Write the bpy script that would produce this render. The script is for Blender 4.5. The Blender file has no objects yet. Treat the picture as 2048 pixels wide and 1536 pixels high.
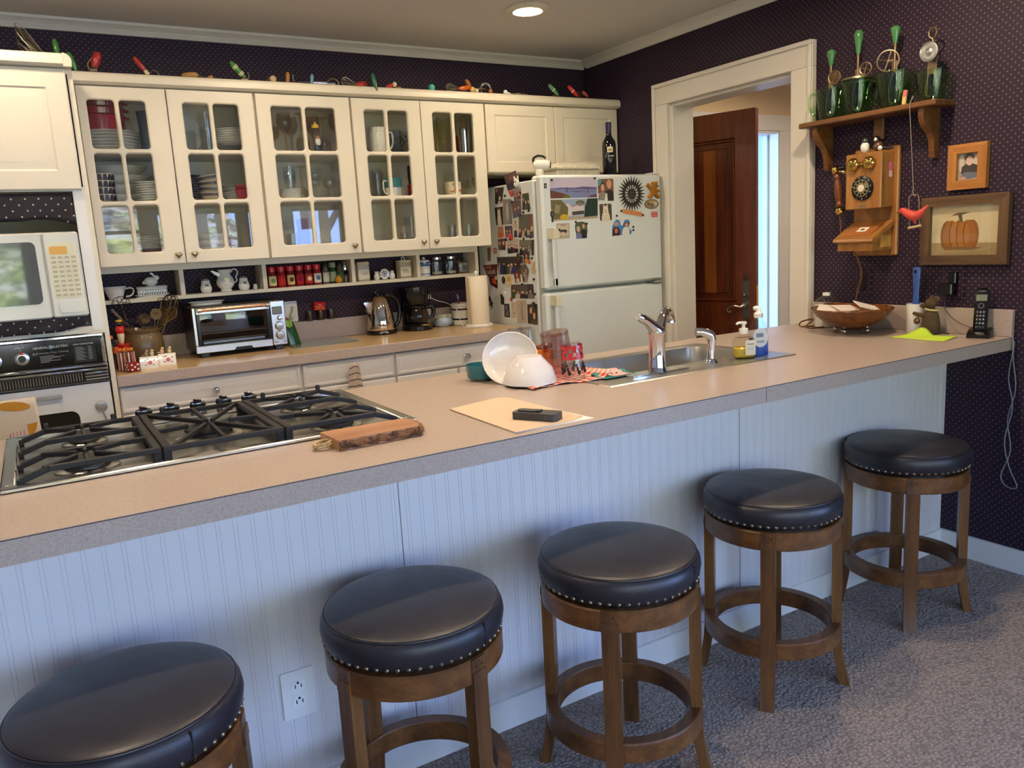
import bpy, math, random
from mathutils import Vector, Matrix
rnd = random.Random(11)
C = bpy.context.scene.collection
PI = math.pi
def lin(c):
    r = []
    for x in c[:3]:
        x = x / 255.0
        r.append(x / 12.92 if x <= .04045 else ((x + .055) / 1.055) ** 2.4)
    return (*r, 1.0)
# ---------------------------------------------------------------- materials
MATS = {}
class N:
    """small node builder"""
    def __init__(s, m):
        m.use_nodes = True
        s.t = m.node_tree; s.n = s.t.nodes; s.l = s.t.links
        s.n.clear()
    def a(s, typ, **kw):
        x = s.n.new(typ)
        for k, v in kw.items():
            if k in x.inputs: s.set(x, k, v)
            else: setattr(x, k, v)
        return x
    def set(s, x, k, v):
        if isinstance(v, bpy.types.NodeSocket): s.l.new(v, x.inputs[k])
        else: x.inputs[k].default_value = v
    def math(s, op, a, b=0.0):
        x = s.n.new('ShaderNodeMath'); x.operation = op
        s.set(x, 0, a); s.set(x, 1, b)
        return x.outputs[0]
    def mix(s, f, a, b):
        x = s.n.new('ShaderNodeMix'); x.data_type = 'RGBA'
        s.set(x, 0, f); s.set(x, 6, a); s.set(x, 7, b)
        return x.outputs[2]
    def ramp(s, f, stops):
        x = s.n.new('ShaderNodeValToRGB')
        e = x.color_ramp.elements
        while len(e) < len(stops): e.new(.5)
        for q, (p, c) in zip(e, stops): q.position = p; q.color = c
        s.l.new(f, x.inputs[0])
        return x.outputs[0]
    def coord(s, sc=(1, 1, 1)):
        g = s.n.new('ShaderNodeNewGeometry')
        m = s.n.new('ShaderNodeMapping')
        s.l.new(g.outputs['Position'], m.inputs[0]); m.inputs['Scale'].default_value = sc
        return m.outputs[0]
    def ocoord(s, sc=(1, 1, 1)):
        g = s.n.new('ShaderNodeTexCoord')
        m = s.n.new('ShaderNodeMapping')
        s.l.new(g.outputs['Object'], m.inputs[0]); m.inputs['Scale'].default_value = sc
        return m.outputs[0]
    def noise(s, v, scale, det=3.0, rough=.5):
        x = s.a('ShaderNodeTexNoise', Scale=scale, Detail=det, Roughness=rough)
        s.l.new(v, x.inputs['Vector'])
        return x.outputs[0]
    def bump(s, h, st, dist=.002):
        x = s.a('ShaderNodeBump', Strength=st, Distance=dist)
        s.l.new(h, x.inputs['Height'])
        return x.outputs[0]
    def bsdf(s, col, rough=.5, metal=0.0, normal=None, coat=0.0, spec=None, trans=0.0, sheen=0.0):
        b = s.n.new('ShaderNodeBsdfPrincipled')
        s.set(b, 'Base Color', col); s.set(b, 'Roughness', rough); s.set(b, 'Metallic', metal)
        if normal is not None: s.l.new(normal, b.inputs['Normal'])
        if coat: b.inputs['Coat Weight'].default_value = coat; b.inputs['Coat Roughness'].default_value = .08
        if spec is not None: b.inputs['Specular IOR Level'].default_value = spec
        if sheen: b.inputs['Sheen Weight'].default_value = sheen
        s.out(b.outputs[0])
        return b
    def out(s, sh):
        o = s.n.new('ShaderNodeOutputMaterial'); s.l.new(sh, o.inputs[0])
def mat(kind, c=(200, 200, 200), c2=None, r=None, sc=1.0):
    key = (kind, tuple(c), tuple(c2) if c2 else None, r, sc)
    if key in MATS: return MATS[key]
    m = bpy.data.materials.new(kind)
    n = N(m); L = lin(c); L2 = lin(c2) if c2 else L
    if kind == 'paint':
        v = n.coord(); h = n.noise(v, 60, 4)
        col = n.mix(n.noise(v, 3, 2), L, tuple(x * .93 for x in L[:3]) + (1,))
        n.bsdf(col, r or .42, normal=n.bump(h, .12, .001))
    elif kind == 'matte':
        v = n.coord(); h = n.noise(v, 300, 2)
        n.bsdf(L, r or .85, normal=n.bump(h, .15, .001), spec=.25)
    elif kind == 'gloss':
        v = n.ocoord(); col = n.mix(n.noise(v, 14, 2), L, tuple(x * .94 for x in L[:3]) + (1,))
        n.bsdf(col, r or .12, coat=.3)
    elif kind == 'plastic':
        v = n.ocoord(); h = n.noise(v, 400, 2)
        n.bsdf(L, r or .32, normal=n.bump(h, .06, .0005))
    elif kind == 'metal':
        v = n.ocoord(); rr = n.a('ShaderNodeMapRange', **{'To Min': (r or .2) * .8, 'To Max': (r or .2) * 1.25})
        n.l.new(n.noise(v, 40, 3), rr.inputs[0])
        n.bsdf(L, rr.outputs[0], 1.0)
    elif kind == 'brushed':
        v = n.ocoord((2, 260, 260)); h = n.noise(v, 3, 3)
        n.bsdf(L, r or .3, 1.0, normal=n.bump(h, .18, .0006))
    elif kind == 'wood':
        # grain runs along the object's z axis when sc > 0, x when sc < 0, y when |sc| == 2
        a = abs(sc)
        s3 = (28, 28, 2.2) if sc > 0 else (2.2, 28, 28)
        if a == 2: s3 = (28, 2.2, 28)
        v = n.ocoord(s3)
        f = n.noise(v, 1.0, 6, .62); g = n.noise(n.ocoord(tuple(4 * x for x in s3)), 1.6, 3, .7)
        f = n.math('ADD', n.math('MULTIPLY', f, .75), n.math('MULTIPLY', g, .25))
        col = n.ramp(f, [(.36, L2), (.5, tuple((x + y) / 2 for x, y in zip(L, L2))), (.62, L)])
        n.bsdf(col, r or .36, normal=n.bump(g, .12, .0008), coat=.12)
    elif kind == 'glass':
        tr = n.a('ShaderNodeBsdfTransparent', Color=tuple(x ** .34 for x in L[:3]) + (1,))
        gl = n.a('ShaderNodeBsdfGlossy', Roughness=r or .015)
        fa = n.a('ShaderNodeLayerWeight', Blend=.5).outputs[1]
        fr = n.math('ADD', n.math('MULTIPLY', n.math('POWER', fa, 4.0), .55), .045)
        mx = n.a('ShaderNodeMixShader')
        n.l.new(fr, mx.inputs[0]); n.l.new(tr.outputs[0], mx.inputs[1]); n.l.new(gl.outputs[0], mx.inputs[2])
        n.out(mx.outputs[0])
    elif kind == 'leather':
        v = n.ocoord()
        vo = n.a('ShaderNodeTexVoronoi', Scale=420); n.l.new(v, vo.inputs['Vector'])
        h = n.math('ADD', vo.outputs[0], n.math('MULTIPLY', n.noise(v, 14, 3), 1.4))
        rr = n.a('ShaderNodeMapRange', **{'From Min': .3, 'From Max': .7, 'To Min': .3, 'To Max': .46})
        n.l.new(n.noise(v, 9, 4), rr.inputs[0])
        n.bsdf(n.mix(n.noise(v, 7, 3), L, L2), rr.outputs[0], normal=n.bump(h, .16, .0012))
    elif kind == 'dots':
        # staggered lattice of small dots; c ground, c2 dots, sc pitch in m
        v = n.coord((1 / sc, 1 / sc, 1 / sc))
        sp = n.a('ShaderNodeSeparateXYZ'); n.l.new(v, sp.inputs[0])
        uu = n.math('ADD', sp.outputs[0], sp.outputs[1]); vv = n.math('MULTIPLY', sp.outputs[2], 1.0)
        def d(o):
            a = n.math('SUBTRACT', n.math('FRACT', n.math('ADD', uu, o + 50)), .5)
            b = n.math('SUBTRACT', n.math('FRACT', n.math('ADD', vv, o + 50)), .5)
            return n.math('SQRT', n.math('ADD', n.math('MULTIPLY', a, a), n.math('MULTIPLY', b, b)))
        k = n.math('MINIMUM', d(0.0), d(.5))
        msk = n.a('ShaderNodeMapRange', **{'From Min': r or .14, 'From Max': (r or .14) * .7})
        n.l.new(k, msk.inputs[0])
        n.bsdf(n.mix(msk.outputs[0], L, L2), .62, spec=.3)
    elif kind == 'laminate':
        v = n.coord(); f = n.noise(v, 260, 4, .7); g = n.noise(v, 5, 3)
        col = n.ramp(f, [(.3, L2), (.5, L), (.7, tuple(min(1, x * 1.18) for x in L[:3]) + (1,))])
        n.bsdf(n.mix(n.math('MULTIPLY', g, .25), col, L2), r or .34, normal=n.bump(f, .05, .0005))
    elif kind == 'carpet':
        v = n.coord()
        vo = n.a('ShaderNodeTexVoronoi', Scale=95, Randomness=.75); n.l.new(v, vo.inputs['Vector'])
        g = n.noise(v, 3, 3); k = n.noise(v, 130, 4, .7)
        base = n.mix(n.math('MULTIPLY', g, .6), L, L2)
        h = n.math('ADD', n.math('MULTIPLY', n.math('SUBTRACT', 1.0, vo.outputs[0]), 1.0), n.math('MULTIPLY', k, .5))
        dk = n.ramp(vo.outputs[0], [(.2, (1, 1, 1, 1)), (.75, (.52, .5, .5, 1))])
        mm = n.a('ShaderNodeMix', data_type='RGBA', blend_type='MULTIPLY'); n.set(mm, 0, 1.0)
        n.l.new(base, mm.inputs[6]); n.l.new(dk, mm.inputs[7])
        n.bsdf(mm.outputs[2], .95, normal=n.bump(h, .9, .012), spec=.1, sheen=.2)
    elif kind == 'fabric':
        v = n.ocoord(); h = n.noise(v, 220, 3)
        n.bsdf(n.mix(n.noise(v, 30, 3), L, L2), .92, normal=n.bump(h, .4, .002), spec=.15)
    elif kind == 'gingham':
        v = n.ocoord((1 / sc, 1 / sc, 1 / sc)); sp = n.a('ShaderNodeSeparateXYZ'); n.l.new(v, sp.inputs[0])
        a = n.math('GREATER_THAN', n.math('FRACT', n.math('ADD', sp.outputs[0], 50)), .5)
        b = n.math('GREATER_THAN', n.math('FRACT', n.math('ADD', sp.outputs[1], 50)), .5)
        n.bsdf(n.mix(n.math('MULTIPLY', n.math('ADD', a, b), .5), L2, L), .9, spec=.15)
    elif kind == 'bark':
        v = n.ocoord(); f = n.noise(v, 55, 6, .7)
        n.bsdf(n.ramp(f, [(.4, L2), (.6, L)]), .8, normal=n.bump(f, .8, .004))
    elif kind == 'hill':
        v = n.coord(); f = n.noise(v, 2.2, 8, .75); g = n.noise(v, .5, 4, .6)
        col = n.mix(n.ramp(g, [(.42, (0, 0, 0, 1)), (.58, (1, 1, 1, 1))]), n.ramp(f, [(.4, lin((50, 40, 44))), (.5, lin((160, 132, 118))), (.57, lin((245, 238, 230)))]), n.ramp(f, [(.4, lin((34, 52, 20))), (.5, lin((140, 160, 70))), (.6, lin((235, 228, 150)))]))
        n.bsdf(col, .9)
    elif kind == 'emit':
        e = n.a('ShaderNodeEmission', Color=L, Strength=r or 1.0); n.out(e.outputs[0])
    MATS[key] = m
    return m
# ---------------------------------------------------------------- mesh builder
def Rz(a): return Matrix.Rotation(a, 4, 'Z')
def Rx(a): return Matrix.Rotation(a, 4, 'X')
def Ry(a): return Matrix.Rotation(a, 4, 'Y')
def T(x, y=0, z=0): return Matrix.Translation((x, y, z) if not hasattr(x, '__len__') else x)
def aim(d, up=(0, 0, 1)):
    """rotation taking +z onto direction d"""
    return Vector(d).to_track_quat('Z', 'Y').to_matrix().to_4x4()
class MB:
    def __init__(s, M=None):
        s.v = []; s.f = []; s.m = []; s.M = M or Matrix.Identity(4); s.mats = []
    def mi(s, m):
        if m not in s.mats: s.mats.append(m)
        return s.mats.index(m)
    def add(s, vs, fs, m, M=None):
        k = len(s.v); X = s.M @ M if M is not None else s.M
        s.v += [X @ Vector(p) for p in vs]
        i = s.mi(m)
        for f in fs: s.f.append([k + q for q in f]); s.m.append(i)
        return s
    def box(s, a, b, m, bev=0.0, M=None):
        x0, y0, z0 = (min(a[i], b[i]) for i in range(3)); x1, y1, z1 = (max(a[i], b[i]) for i in range(3))
        e = min(bev, .49 * min(x1 - x0, y1 - y0, z1 - z0))
        if e <= 0:
            vs = [(x0, y0, z0), (x1, y0, z0), (x1, y1, z0), (x0, y1, z0), (x0, y0, z1), (x1, y0, z1), (x1, y1, z1), (x0, y1, z1)]
            fs = [(3, 2, 1, 0), (4, 5, 6, 7), (0, 1, 5, 4), (1, 2, 6, 5), (2, 3, 7, 6), (3, 0, 4, 7)]
            return s.add(vs, fs, m, M)
        vs = []; idx = {}
        X = (x0, x1); Y = (y0, y1); Z = (z0, z1); g = (e, -e)
        for i in (0, 1):
            for j in (0, 1):
                for k in (0, 1):
                    idx[i, j, k, 0] = len(vs); vs.append((X[i], Y[j] + g[j], Z[k] + g[k]))
                    idx[i, j, k, 1] = len(vs); vs.append((X[i] + g[i], Y[j], Z[k] + g[k]))
                    idx[i, j, k, 2] = len(vs); vs.append((X[i] + g[i], Y[j] + g[j], Z[k]))
        fs = []
        for i in (0, 1):
            q = [idx[i, 0, 0, 0], idx[i, 1, 0, 0], idx[i, 1, 1, 0], idx[i, 0, 1, 0]]; fs.append(q if i else q[::-1])
            q = [idx[0, i, 0, 1], idx[0, i, 1, 1], idx[1, i, 1, 1], idx[1, i, 0, 1]]; fs.append(q if i else q[::-1])
            q = [idx[0, 0, i, 2], idx[1, 0, i, 2], idx[1, 1, i, 2], idx[0, 1, i, 2]]; fs.append(q if i else q[::-1])
        for i in (0, 1):
            for j in (0, 1):
                fl = (i + j) % 2
                for q in ([idx[i, j, 0, 0], idx[i, j, 0, 1], idx[i, j, 1, 1], idx[i, j, 1, 0]],):
                    fs.append(q[::-1] if not fl else q)
                q = [idx[i, 0, j, 0], idx[i, 1, j, 0], idx[i, 1, j, 2], idx[i, 0, j, 2]]; fs.append(q[::-1] if fl else q)
                q = [idx[0, i, j, 1], idx[1, i, j, 1], idx[1, i, j, 2], idx[0, i, j, 2]]; fs.append(q if fl else q[::-1])
                for k in (0, 1):
                    q = [idx[i, j, k, 0], idx[i, j, k, 1], idx[i, j, k, 2]]; fs.append(q if (i + j + k) % 2 == 1 else q[::-1])
        return s.add(vs, fs, m, M)
    def lathe(s, prof, m, n=24, M=None, a0=0.0, a1=2 * PI):
        """prof [(r, z)] bottom to top, round local z"""
        full = abs(a1 - a0 - 2 * PI) < 1e-6
        vs = []; rows = []
        for r, z in prof:
            if r < 1e-6: rows.append([len(vs)]); vs.append((0, 0, z)); continue
            k = n if full else n + 1
            rows.append(list(range(len(vs), len(vs) + k)))
            vs += [(r * math.cos(a0 + (a1 - a0) * i / n), r * math.sin(a0 + (a1 - a0) * i / n), z) for i in range(k)]
        fs = []
        for A, B in zip(rows, rows[1:]):
            for i in range(n):
                j = (i + 1) % n if full else i + 1
                if len(A) == 1 and len(B) == 1: continue
                if len(A) == 1: fs.append((A[0], B[j], B[i]))
                elif len(B) == 1: fs.append((A[i], A[j], B[0]))
                else: fs.append((A[i], A[j], B[j], B[i]))
        return s.add(vs, fs, m, M)
    def cyl(s, a, b, r, m, n=16, r2=None):
        a = Vector(a); b = Vector(b); h = (b - a).length
        r2 = r if r2 is None else r2
        return s.lathe([(0, 0), (r, 0), (r2, h), (0, h)], m, n, T(a) @ aim(b - a))
    def ball(s, c, r, m, n=16, M=None):
        r = r if hasattr(r, '__len__') else (r, r, r)
        k = max(6, n // 2)
        X = T(c) @ (M or Matrix.Identity(4)) @ Matrix.Diagonal((*r, 1))
        return s.lathe([(math.sin(PI * i / k), -math.cos(PI * i / k)) for i in range(k + 1)], m, n, X)
    def tube(s, pts, r, m, n=8, closed=False, sub=0):
        P = [Vector(p) for p in pts]
        R = list(r) if hasattr(r, '__len__') else [r] * len(P)
        if sub:
            Q = []; S = []
            k = len(P)
            for i in range(k if closed else k - 1):
                p0 = P[(i - 1) % k] if closed or i else P[i]; p1 = P[i]; p2 = P[(i + 1) % k]; p3 = P[(i + 2) % k] if closed or i + 2 < k else P[i + 1]
                for j in range(sub):
                    t = j / sub
                    Q.append(.5 * (2 * p1 + (p2 - p0) * t + (2 * p0 - 5 * p1 + 4 * p2 - p3) * t * t + (3 * p1 - p0 - 3 * p2 + p3) * t ** 3))
                    S.append(R[i] + (R[(i + 1) % k] - R[i]) * t)
            if not closed: Q.append(P[-1]); S.append(R[-1])
            P, R = Q, S
        k = len(P); vs = []
        d = (P[1] - P[0]).normalized()
        u = d.orthogonal().normalized()
        for i in range(k):
            if closed: d = (P[(i + 1) % k] - P[i - 1])
            else: d = P[min(i + 1, k - 1)] - P[max(i - 1, 0)]
            if d.length < 1e-9: d = Vector((0, 0, 1))
            d.normalize()
            u = u - d * u.dot(d)
            if u.length < 1e-6: u = d.orthogonal()
            u.normalize(); w = d.cross(u)
            vs += [P[i] + (u * math.cos(2 * PI * j / n) + w * math.sin(2 * PI * j / n)) * R[i] for j in range(n)]
        fs = []
        for i in range(k if closed else k - 1):
            q = (i + 1) % k
            for j in range(n):
                o = (j + 1) % n
                fs.append((i * n + j, i * n + o, q * n + o, q * n + j))
        if not closed: fs.append(tuple(range(n))[::-1]); fs.append(tuple(range((k - 1) * n, k * n)))
        return s.add(vs, fs, m)
    def prism(s, poly, h0, h1, ax, m, M=None, cap=True):
        """2D outline pushed along an axis; ax z: (x,y), y: (x,z), x: (y,z)"""
        f = {'z': lambda p, h: (p[0], p[1], h), 'y': lambda p, h: (p[0], h, p[1]), 'x': lambda p, h: (h, p[0], p[1])}[ax]
        k = len(poly)
        A = sum(poly[i][0] * poly[(i + 1) % k][1] - poly[(i + 1) % k][0] * poly[i][1] for i in range(k))
        if (A < 0) != (ax == 'y'): poly = poly[::-1]
        if h0 > h1: h0, h1 = h1, h0
        vs = [f(p, h0) for p in poly] + [f(p, h1) for p in poly]
        fs = [(i, (i + 1) % k, k + (i + 1) % k, k + i) for i in range(k)]
        if cap: fs += [tuple(range(k))[::-1], tuple(range(k, 2 * k))]
        return s.add(vs, fs, m, M)
    def grid(s, fn, nu, nv, m, M=None):
        vs = [fn(i / nu, j / nv) for j in range(nv + 1) for i in range(nu + 1)]
        fs = [(j * (nu + 1) + i, j * (nu + 1) + i + 1, (j + 1) * (nu + 1) + i + 1, (j + 1) * (nu + 1) + i) for j in range(nv) for i in range(nu)]
        return s.add(vs, fs, m, M)
    def text(s, key, size, m, M):
        vs, fs = TEXT[key]
        return s.add([(x * size, y * size, z) for x, y, z in vs], fs, m, M)
    def build(s, name, parent=None, loc=None, label=None, cat=None, group=None, kind=None, smooth=38, rot=0.0, solid=0, bevel=0):
        """world coordinates in; made local to loc or to the parent's origin"""
        X = T(loc) @ Rz(rot) if loc is not None else (W(parent) if parent else Matrix.Identity(4))
        I = X.inverted()
        me = bpy.data.meshes.new(name)
        me.from_pydata([I @ p for p in s.v], [], s.f)
        for m in s.mats: me.materials.append(m)
        me.polygons.foreach_set('material_index', s.m)
        if smooth:
            me.polygons.foreach_set('use_smooth', [True] * len(s.f))
            me.set_sharp_from_angle(angle=math.radians(smooth))
        me.update()
        o = bpy.data.objects.new(name, me); C.objects.link(o)
        if parent:
            o.parent = parent
        if loc is not None:
            o.location = loc; o.rotation_euler = (0, 0, rot)
        if solid:
            q = o.modifiers.new('s', 'SOLIDIFY'); q.thickness = solid; q.offset = 0
        return tag(o, label, cat, group, kind)
def W(o):
    M = T(o.location) @ o.rotation_euler.to_matrix().to_4x4()
    return W(o.parent) @ M if o.parent else M
def tag(o, label=None, cat=None, group=None, kind=None):
    for k, v in (('label', label), ('category', cat), ('group', group), ('kind', kind)):
        if v: o[k] = v
    return o
def thing(name, label, cat, loc=(0, 0, 0), rot=0.0, group=None, kind=None):
    o = bpy.data.objects.new(name, None); C.objects.link(o)
    o.location = loc; o.rotation_euler = (0, 0, rot)
    o.empty_display_size = .05
    return tag(o, label, cat, group, kind)
def dup(root, loc, rot=0.0, label=None, group=None):
    def cp(o, par):
        c = o.copy(); C.objects.link(c)
        if par: c.parent = par
        for ch in [q for q in bpy.data.objects if q.parent == o and q != c]: cp(ch, c)
        return c
    r = cp(root, None); r.location = loc; r.rotation_euler = (0, 0, rot)
    if label: r['label'] = label
    if group: r['group'] = group
    return r
def rrect(x0, y0, x1, y1, r, k=4):
    o = []
    for cx, cy, a in ((x1 - r, y1 - r, 0), (x0 + r, y1 - r, 90), (x0 + r, y0 + r, 180), (x1 - r, y0 + r, 270)):
        o += [(cx + r * math.cos(math.radians(a + 90 * i / k)), cy + r * math.sin(math.radians(a + 90 * i / k))) for i in range(k + 1)]
    return o
def ell(cx, cy, a, b, n=20, t=0.0):
    return [(cx + a * math.cos(2 * PI * i / n) * math.cos(t) - b * math.sin(2 * PI * i / n) * math.sin(t), cy + a * math.cos(2 * PI * i / n) * math.sin(t) + b * math.sin(2 * PI * i / n) * math.cos(t)) for i in range(n)]
# lettering made once, while the scene is still empty
TEXT = {}
def lettering(*words):
    for w in words:
        cu = bpy.data.curves.new('letters', 'FONT'); cu.body = w; cu.size = 1.0; cu.align_x = 'CENTER'; cu.align_y = 'CENTER'; cu.resolution_u = 2; cu.extrude = 0
        o = bpy.data.objects.new('letters', cu); C.objects.link(o)
        bpy.context.view_layer.update()
        me = o.evaluated_get(bpy.context.evaluated_depsgraph_get()).to_mesh()
        TEXT[w] = ([tuple(v.co) for v in me.vertices], [tuple(p.vertices) for p in me.polygons])
        bpy.data.objects.remove(o); bpy.data.curves.remove(cu)
lettering('GENERAL', 'ELECTRIC', 'GE', 'OVEN TEMPERATURES', 'Automatic Oven Cleaning', 'P-7', 'OFF', 'TIMER', 'OVEN SET', 'MIXED', 'SPICES', 'COFFEE', 'SUNSHINE', 'WILD', 'LIBERTY CITY', 'AROMA', 'LOHR', 'J.', 'HOT', 'STUFF', 'prayer', 'to', 'Red', 'Raspberry', 'Mr', 'Cafe')
for _d in '1234567890*#': lettering(_d)
# ---------------------------------------------------------------- palette
CREAM = mat('paint', (224, 215, 194)); TRIM = mat('paint', (222, 216, 205)); WHITE = mat('paint', (228, 228, 224))
PANEL = mat('paint', (224, 222, 224), r=.5); CEIL = mat('matte', (206, 202, 196)); ROOM = mat('matte', (222, 220, 216)); HALL = mat('matte', (230, 208, 168))
PAPER = mat('dots', (39, 28, 45), (112, 76, 84), sc=.026); CUSH = mat('dots', (34, 28, 34), (186, 172, 150), sc=.044, r=.08)
LAM = mat('laminate', (180, 163, 152), (157, 141, 131)); LAMW = mat('laminate', (196, 166, 124), (172, 142, 102), r=.22)
CARP = mat('carpet', (178, 164, 152), (154, 140, 130)); CHROME = mat('metal', (225, 226, 228), r=.06); STEEL = mat('brushed', (196, 195, 192), r=.28)
IRON = mat('matte', (38, 38, 40), r=.5); BLACK = mat('plastic', (18, 18, 20), r=.18); BRASS = mat('metal', (214, 176, 96), r=.14); NICKEL = mat('metal', (190, 184, 172), r=.22)
GLASS = mat('glass', (244, 247, 245)); CLEAR = mat('glass', (240, 243, 242)); WHITEC = mat('gloss', (236, 234, 228)); CERAM = mat('gloss', (222, 220, 210))
WALNUT = mat('wood', (126, 84, 42), (76, 46, 22)); WALNUTX = mat('wood', (136, 84, 42), (82, 44, 22), sc=-1.0)
OAK = mat('wood', (178, 126, 66), (138, 88, 40)); OAKY = mat('wood', (172, 120, 62), (134, 86, 40), sc=2.0)
DOORW = mat('wood', (112, 52, 22), (78, 30, 12)); SHELFW = mat('wood', (124, 82, 44), (86, 52, 26), sc=2.0)
ZT = .914
# ---------------------------------------------------------------- camera
cd = bpy.data.cameras.new('camera'); cam = bpy.data.objects.new('camera', cd); C.objects.link(cam)
_y, _p, _r = 0.5343, -0.1763, -0.0563
_f = Vector((math.sin(_y) * math.cos(_p), math.cos(_y) * math.cos(_p), math.sin(_p)))
_s = Vector((math.cos(_y), -math.sin(_y), 0)); _u = _s.cross(_f)
_s2 = _s * math.cos(_r) + _u * math.sin(_r); _u2 = _u * math.cos(_r) - _s * math.sin(_r)
cam.matrix_world = Matrix(((_s2.x, _u2.x, -_f.x, -3.1128), (_s2.y, _u2.y, -_f.y, -4.1826), (_s2.z, _u2.z, -_f.z, 1.3642), (0, 0, 0, 1)))
cd.sensor_width = 36; cd.lens = 1584.68 / 2048 * 36; cd.clip_start = .02
bpy.context.scene.camera = cam
# ---------------------------------------------------------------- setting
def slab(name, m, *boxes, parent=None):
    b = MB()
    for q in boxes: b.box(q[:3], q[3:], m)
    return b.build(name, parent, kind=None if parent else 'structure', smooth=0)
slab('floor', CARP, (-6.2, -6.3, -.1, 3.7, 2.2, 0))
slab('ceiling', CEIL, (-6.2, -6.3, 2.44, 3.7, .2, 2.56))
slab('wall_back', PAPER, (-6.2, 0, 0, .13, .12, 2.44))
slab('wall_right', PAPER, (0, -4.4, 0, .012, -1.615, 2.44), (0, -.785, 0, .012, 0, 2.44), (0, -1.615, 2.06, .012, -.785, 2.44))
slab('wall_hall_side', HALL, (.0125, -4.4, 0, .13, -1.615, 2.44), (.0125, -.785, 0, .13, -.002, 2.44), (.0125, -1.615, 2.06, .13, -.785, 2.44))
slab('wall_hall_back', HALL, (.1305, 0, 0, .2, .12, 2.44), (.2, 0, 2.066, 1.761, .12, 2.44), (1.761, 0, 0, 3.6, .12, 2.44))
slab('wall_hall_far', HALL, (3.6, -4.4, 0, 3.7, .12, 2.44))
slab('wall_side', ROOM, (.131, -4.52, 0, 3.7, -4.4, 2.44))
slab('wall_left', ROOM, (-6.2, -6.3, 0, -6.1, 0, 2.44)); slab('wall_far_right', ROOM, (3.6, -6.3, 0, 3.7, -4.52, 2.44))
WINS = [(-4.5, -3.12, .55, 2.02), (-3.0, -1.97, .55, 2.02), (-1.84, -.92, .55, 1.92), (-.85, -.45, .55, 1.92), (-.32, .34, .55, 1.92), (.62, 2.2, .04, 2.05)]
b = MB(); xs = -6.1
for x0, x1, z0, z1 in WINS:
    b.box((xs, -6.3, 0), (x0, -6.2, 2.44), ROOM); b.box((x0, -6.3, 0), (x1, -6.2, z0), ROOM); b.box((x0, -6.3, z1), (x1, -6.2, 2.44), ROOM); xs = x1
b.box((xs, -6.3, 0), (3.6, -6.2, 2.44), ROOM); b.build('wall_front', kind='structure', smooth=0)
GREYF = mat('paint', (120, 116, 112))
for i, (x0, x1, z0, z1) in enumerate(WINS):
    b = MB(); t = .035
    b.box((x0, -6.29, z0), (x0 + t, -6.21, z1), GREYF); b.box((x1 - t, -6.29, z0), (x1, -6.21, z1), GREYF)
    b.box((x0 + t, -6.29, z0), (x1 - t, -6.21, z0 + t), GREYF); b.box((x0 + t, -6.29, z1 - t), (x1 - t, -6.21, z1), GREYF)
    if i < 2: b.box((x0 + t, -6.27, 1.69), (x1 - t, -6.23, 1.73), GREYF)
    b.build('window_%d' % (i + 1), kind='structure', smooth=0)
    L = bpy.data.lights.new('window_portal', 'AREA'); L.shape = 'RECTANGLE'; L.size = x1 - x0; L.size_y = z1 - z0; L.cycles.is_portal = True
    o = bpy.data.objects.new('window_portal', L); C.objects.link(o); o.location = ((x0 + x1) / 2, -6.32, (z0 + z1) / 2); o.rotation_euler = (PI / 2, 0, 0)
L = bpy.data.lights.new('doorway_portal', 'AREA'); L.shape = 'RECTANGLE'; L.size = 1.5; L.size_y = 2.05; L.cycles.is_portal = True
o = bpy.data.objects.new('doorway_portal', L); C.objects.link(o); o.location = (.98, .14, 1.03); o.rotation_euler = (-PI / 2, 0, 0)
# outside, seen only as reflections in the cabinet glass and through the hall doorway
b = MB(); hm = mat('hill')
b.grid(lambda u, v: (-16 + 17.2 * u, -8.5 - 16 * v, -.5 + 7.5 * v ** 1.15 - 4.5 * max(0, u - .72) * v + .4 * math.sin(9 * u) * v), 26, 18, hm)
b.build('hill', kind='structure')
slab('ground_outside', mat('matte', (150, 140, 120)), (-16, -9, -.6, 10, -6.3, -.15))
BARK = mat('bark', (120, 108, 100), (64, 56, 52))
def tree(x, y, z, h, seed):
    r = random.Random(seed); b = MB()
    def br(p, d, l, rad, k):
        q = p + d * l
        b.tube([p, p + d * l * .5 + Vector((r.uniform(-.1, .1), r.uniform(-.1, .1), 0)) * l * .3, q], [rad, rad * .8, rad * .6], BARK, 6)
        if k == 0: return
        for _ in range(3):
            e = (d + Vector((r.uniform(-.9, .9), r.uniform(-.6, .6), r.uniform(-.1, .6)))).normalized()
            br(p + d * l * r.uniform(.5, 1), e, l * r.uniform(.5, .75), rad * .55, k - 1)
    br(Vector((x, y, z)), Vector((r.uniform(-.12, .12), 0, 1)).normalized(), h, .13, 3)
    b.build('tree', loc=(x, y, z), label='bare tree outside, mirrored in the cabinet glass', cat='tree', group='bare trees outside the windows')
for i, (x, y) in enumerate([(-2.5, -10.3), (-.6, -9.4), (1.3, -10.2), (-2.0, -14), (.4, -13.5), (-4.6, -11.5), (2.4, -14.5)]):
    tree(x, y, -.5 + 7.5 * max(0, (-y - 8.5) / 16) ** 1.15, 2.4 + .3 * (i % 3), i + 3)
SID = mat('paint', (186, 204, 216))
b = MB()
for i in range(26): b.prism([(1.62, -.1 + i * .112), (1.598, -.1 + i * .112), (1.612, .012 + i * .112), (1.62, .012 + i * .112)], .2, 4.5, 'x', SID)
b.build('wall_outside', kind='structure', smooth=0)
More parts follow.
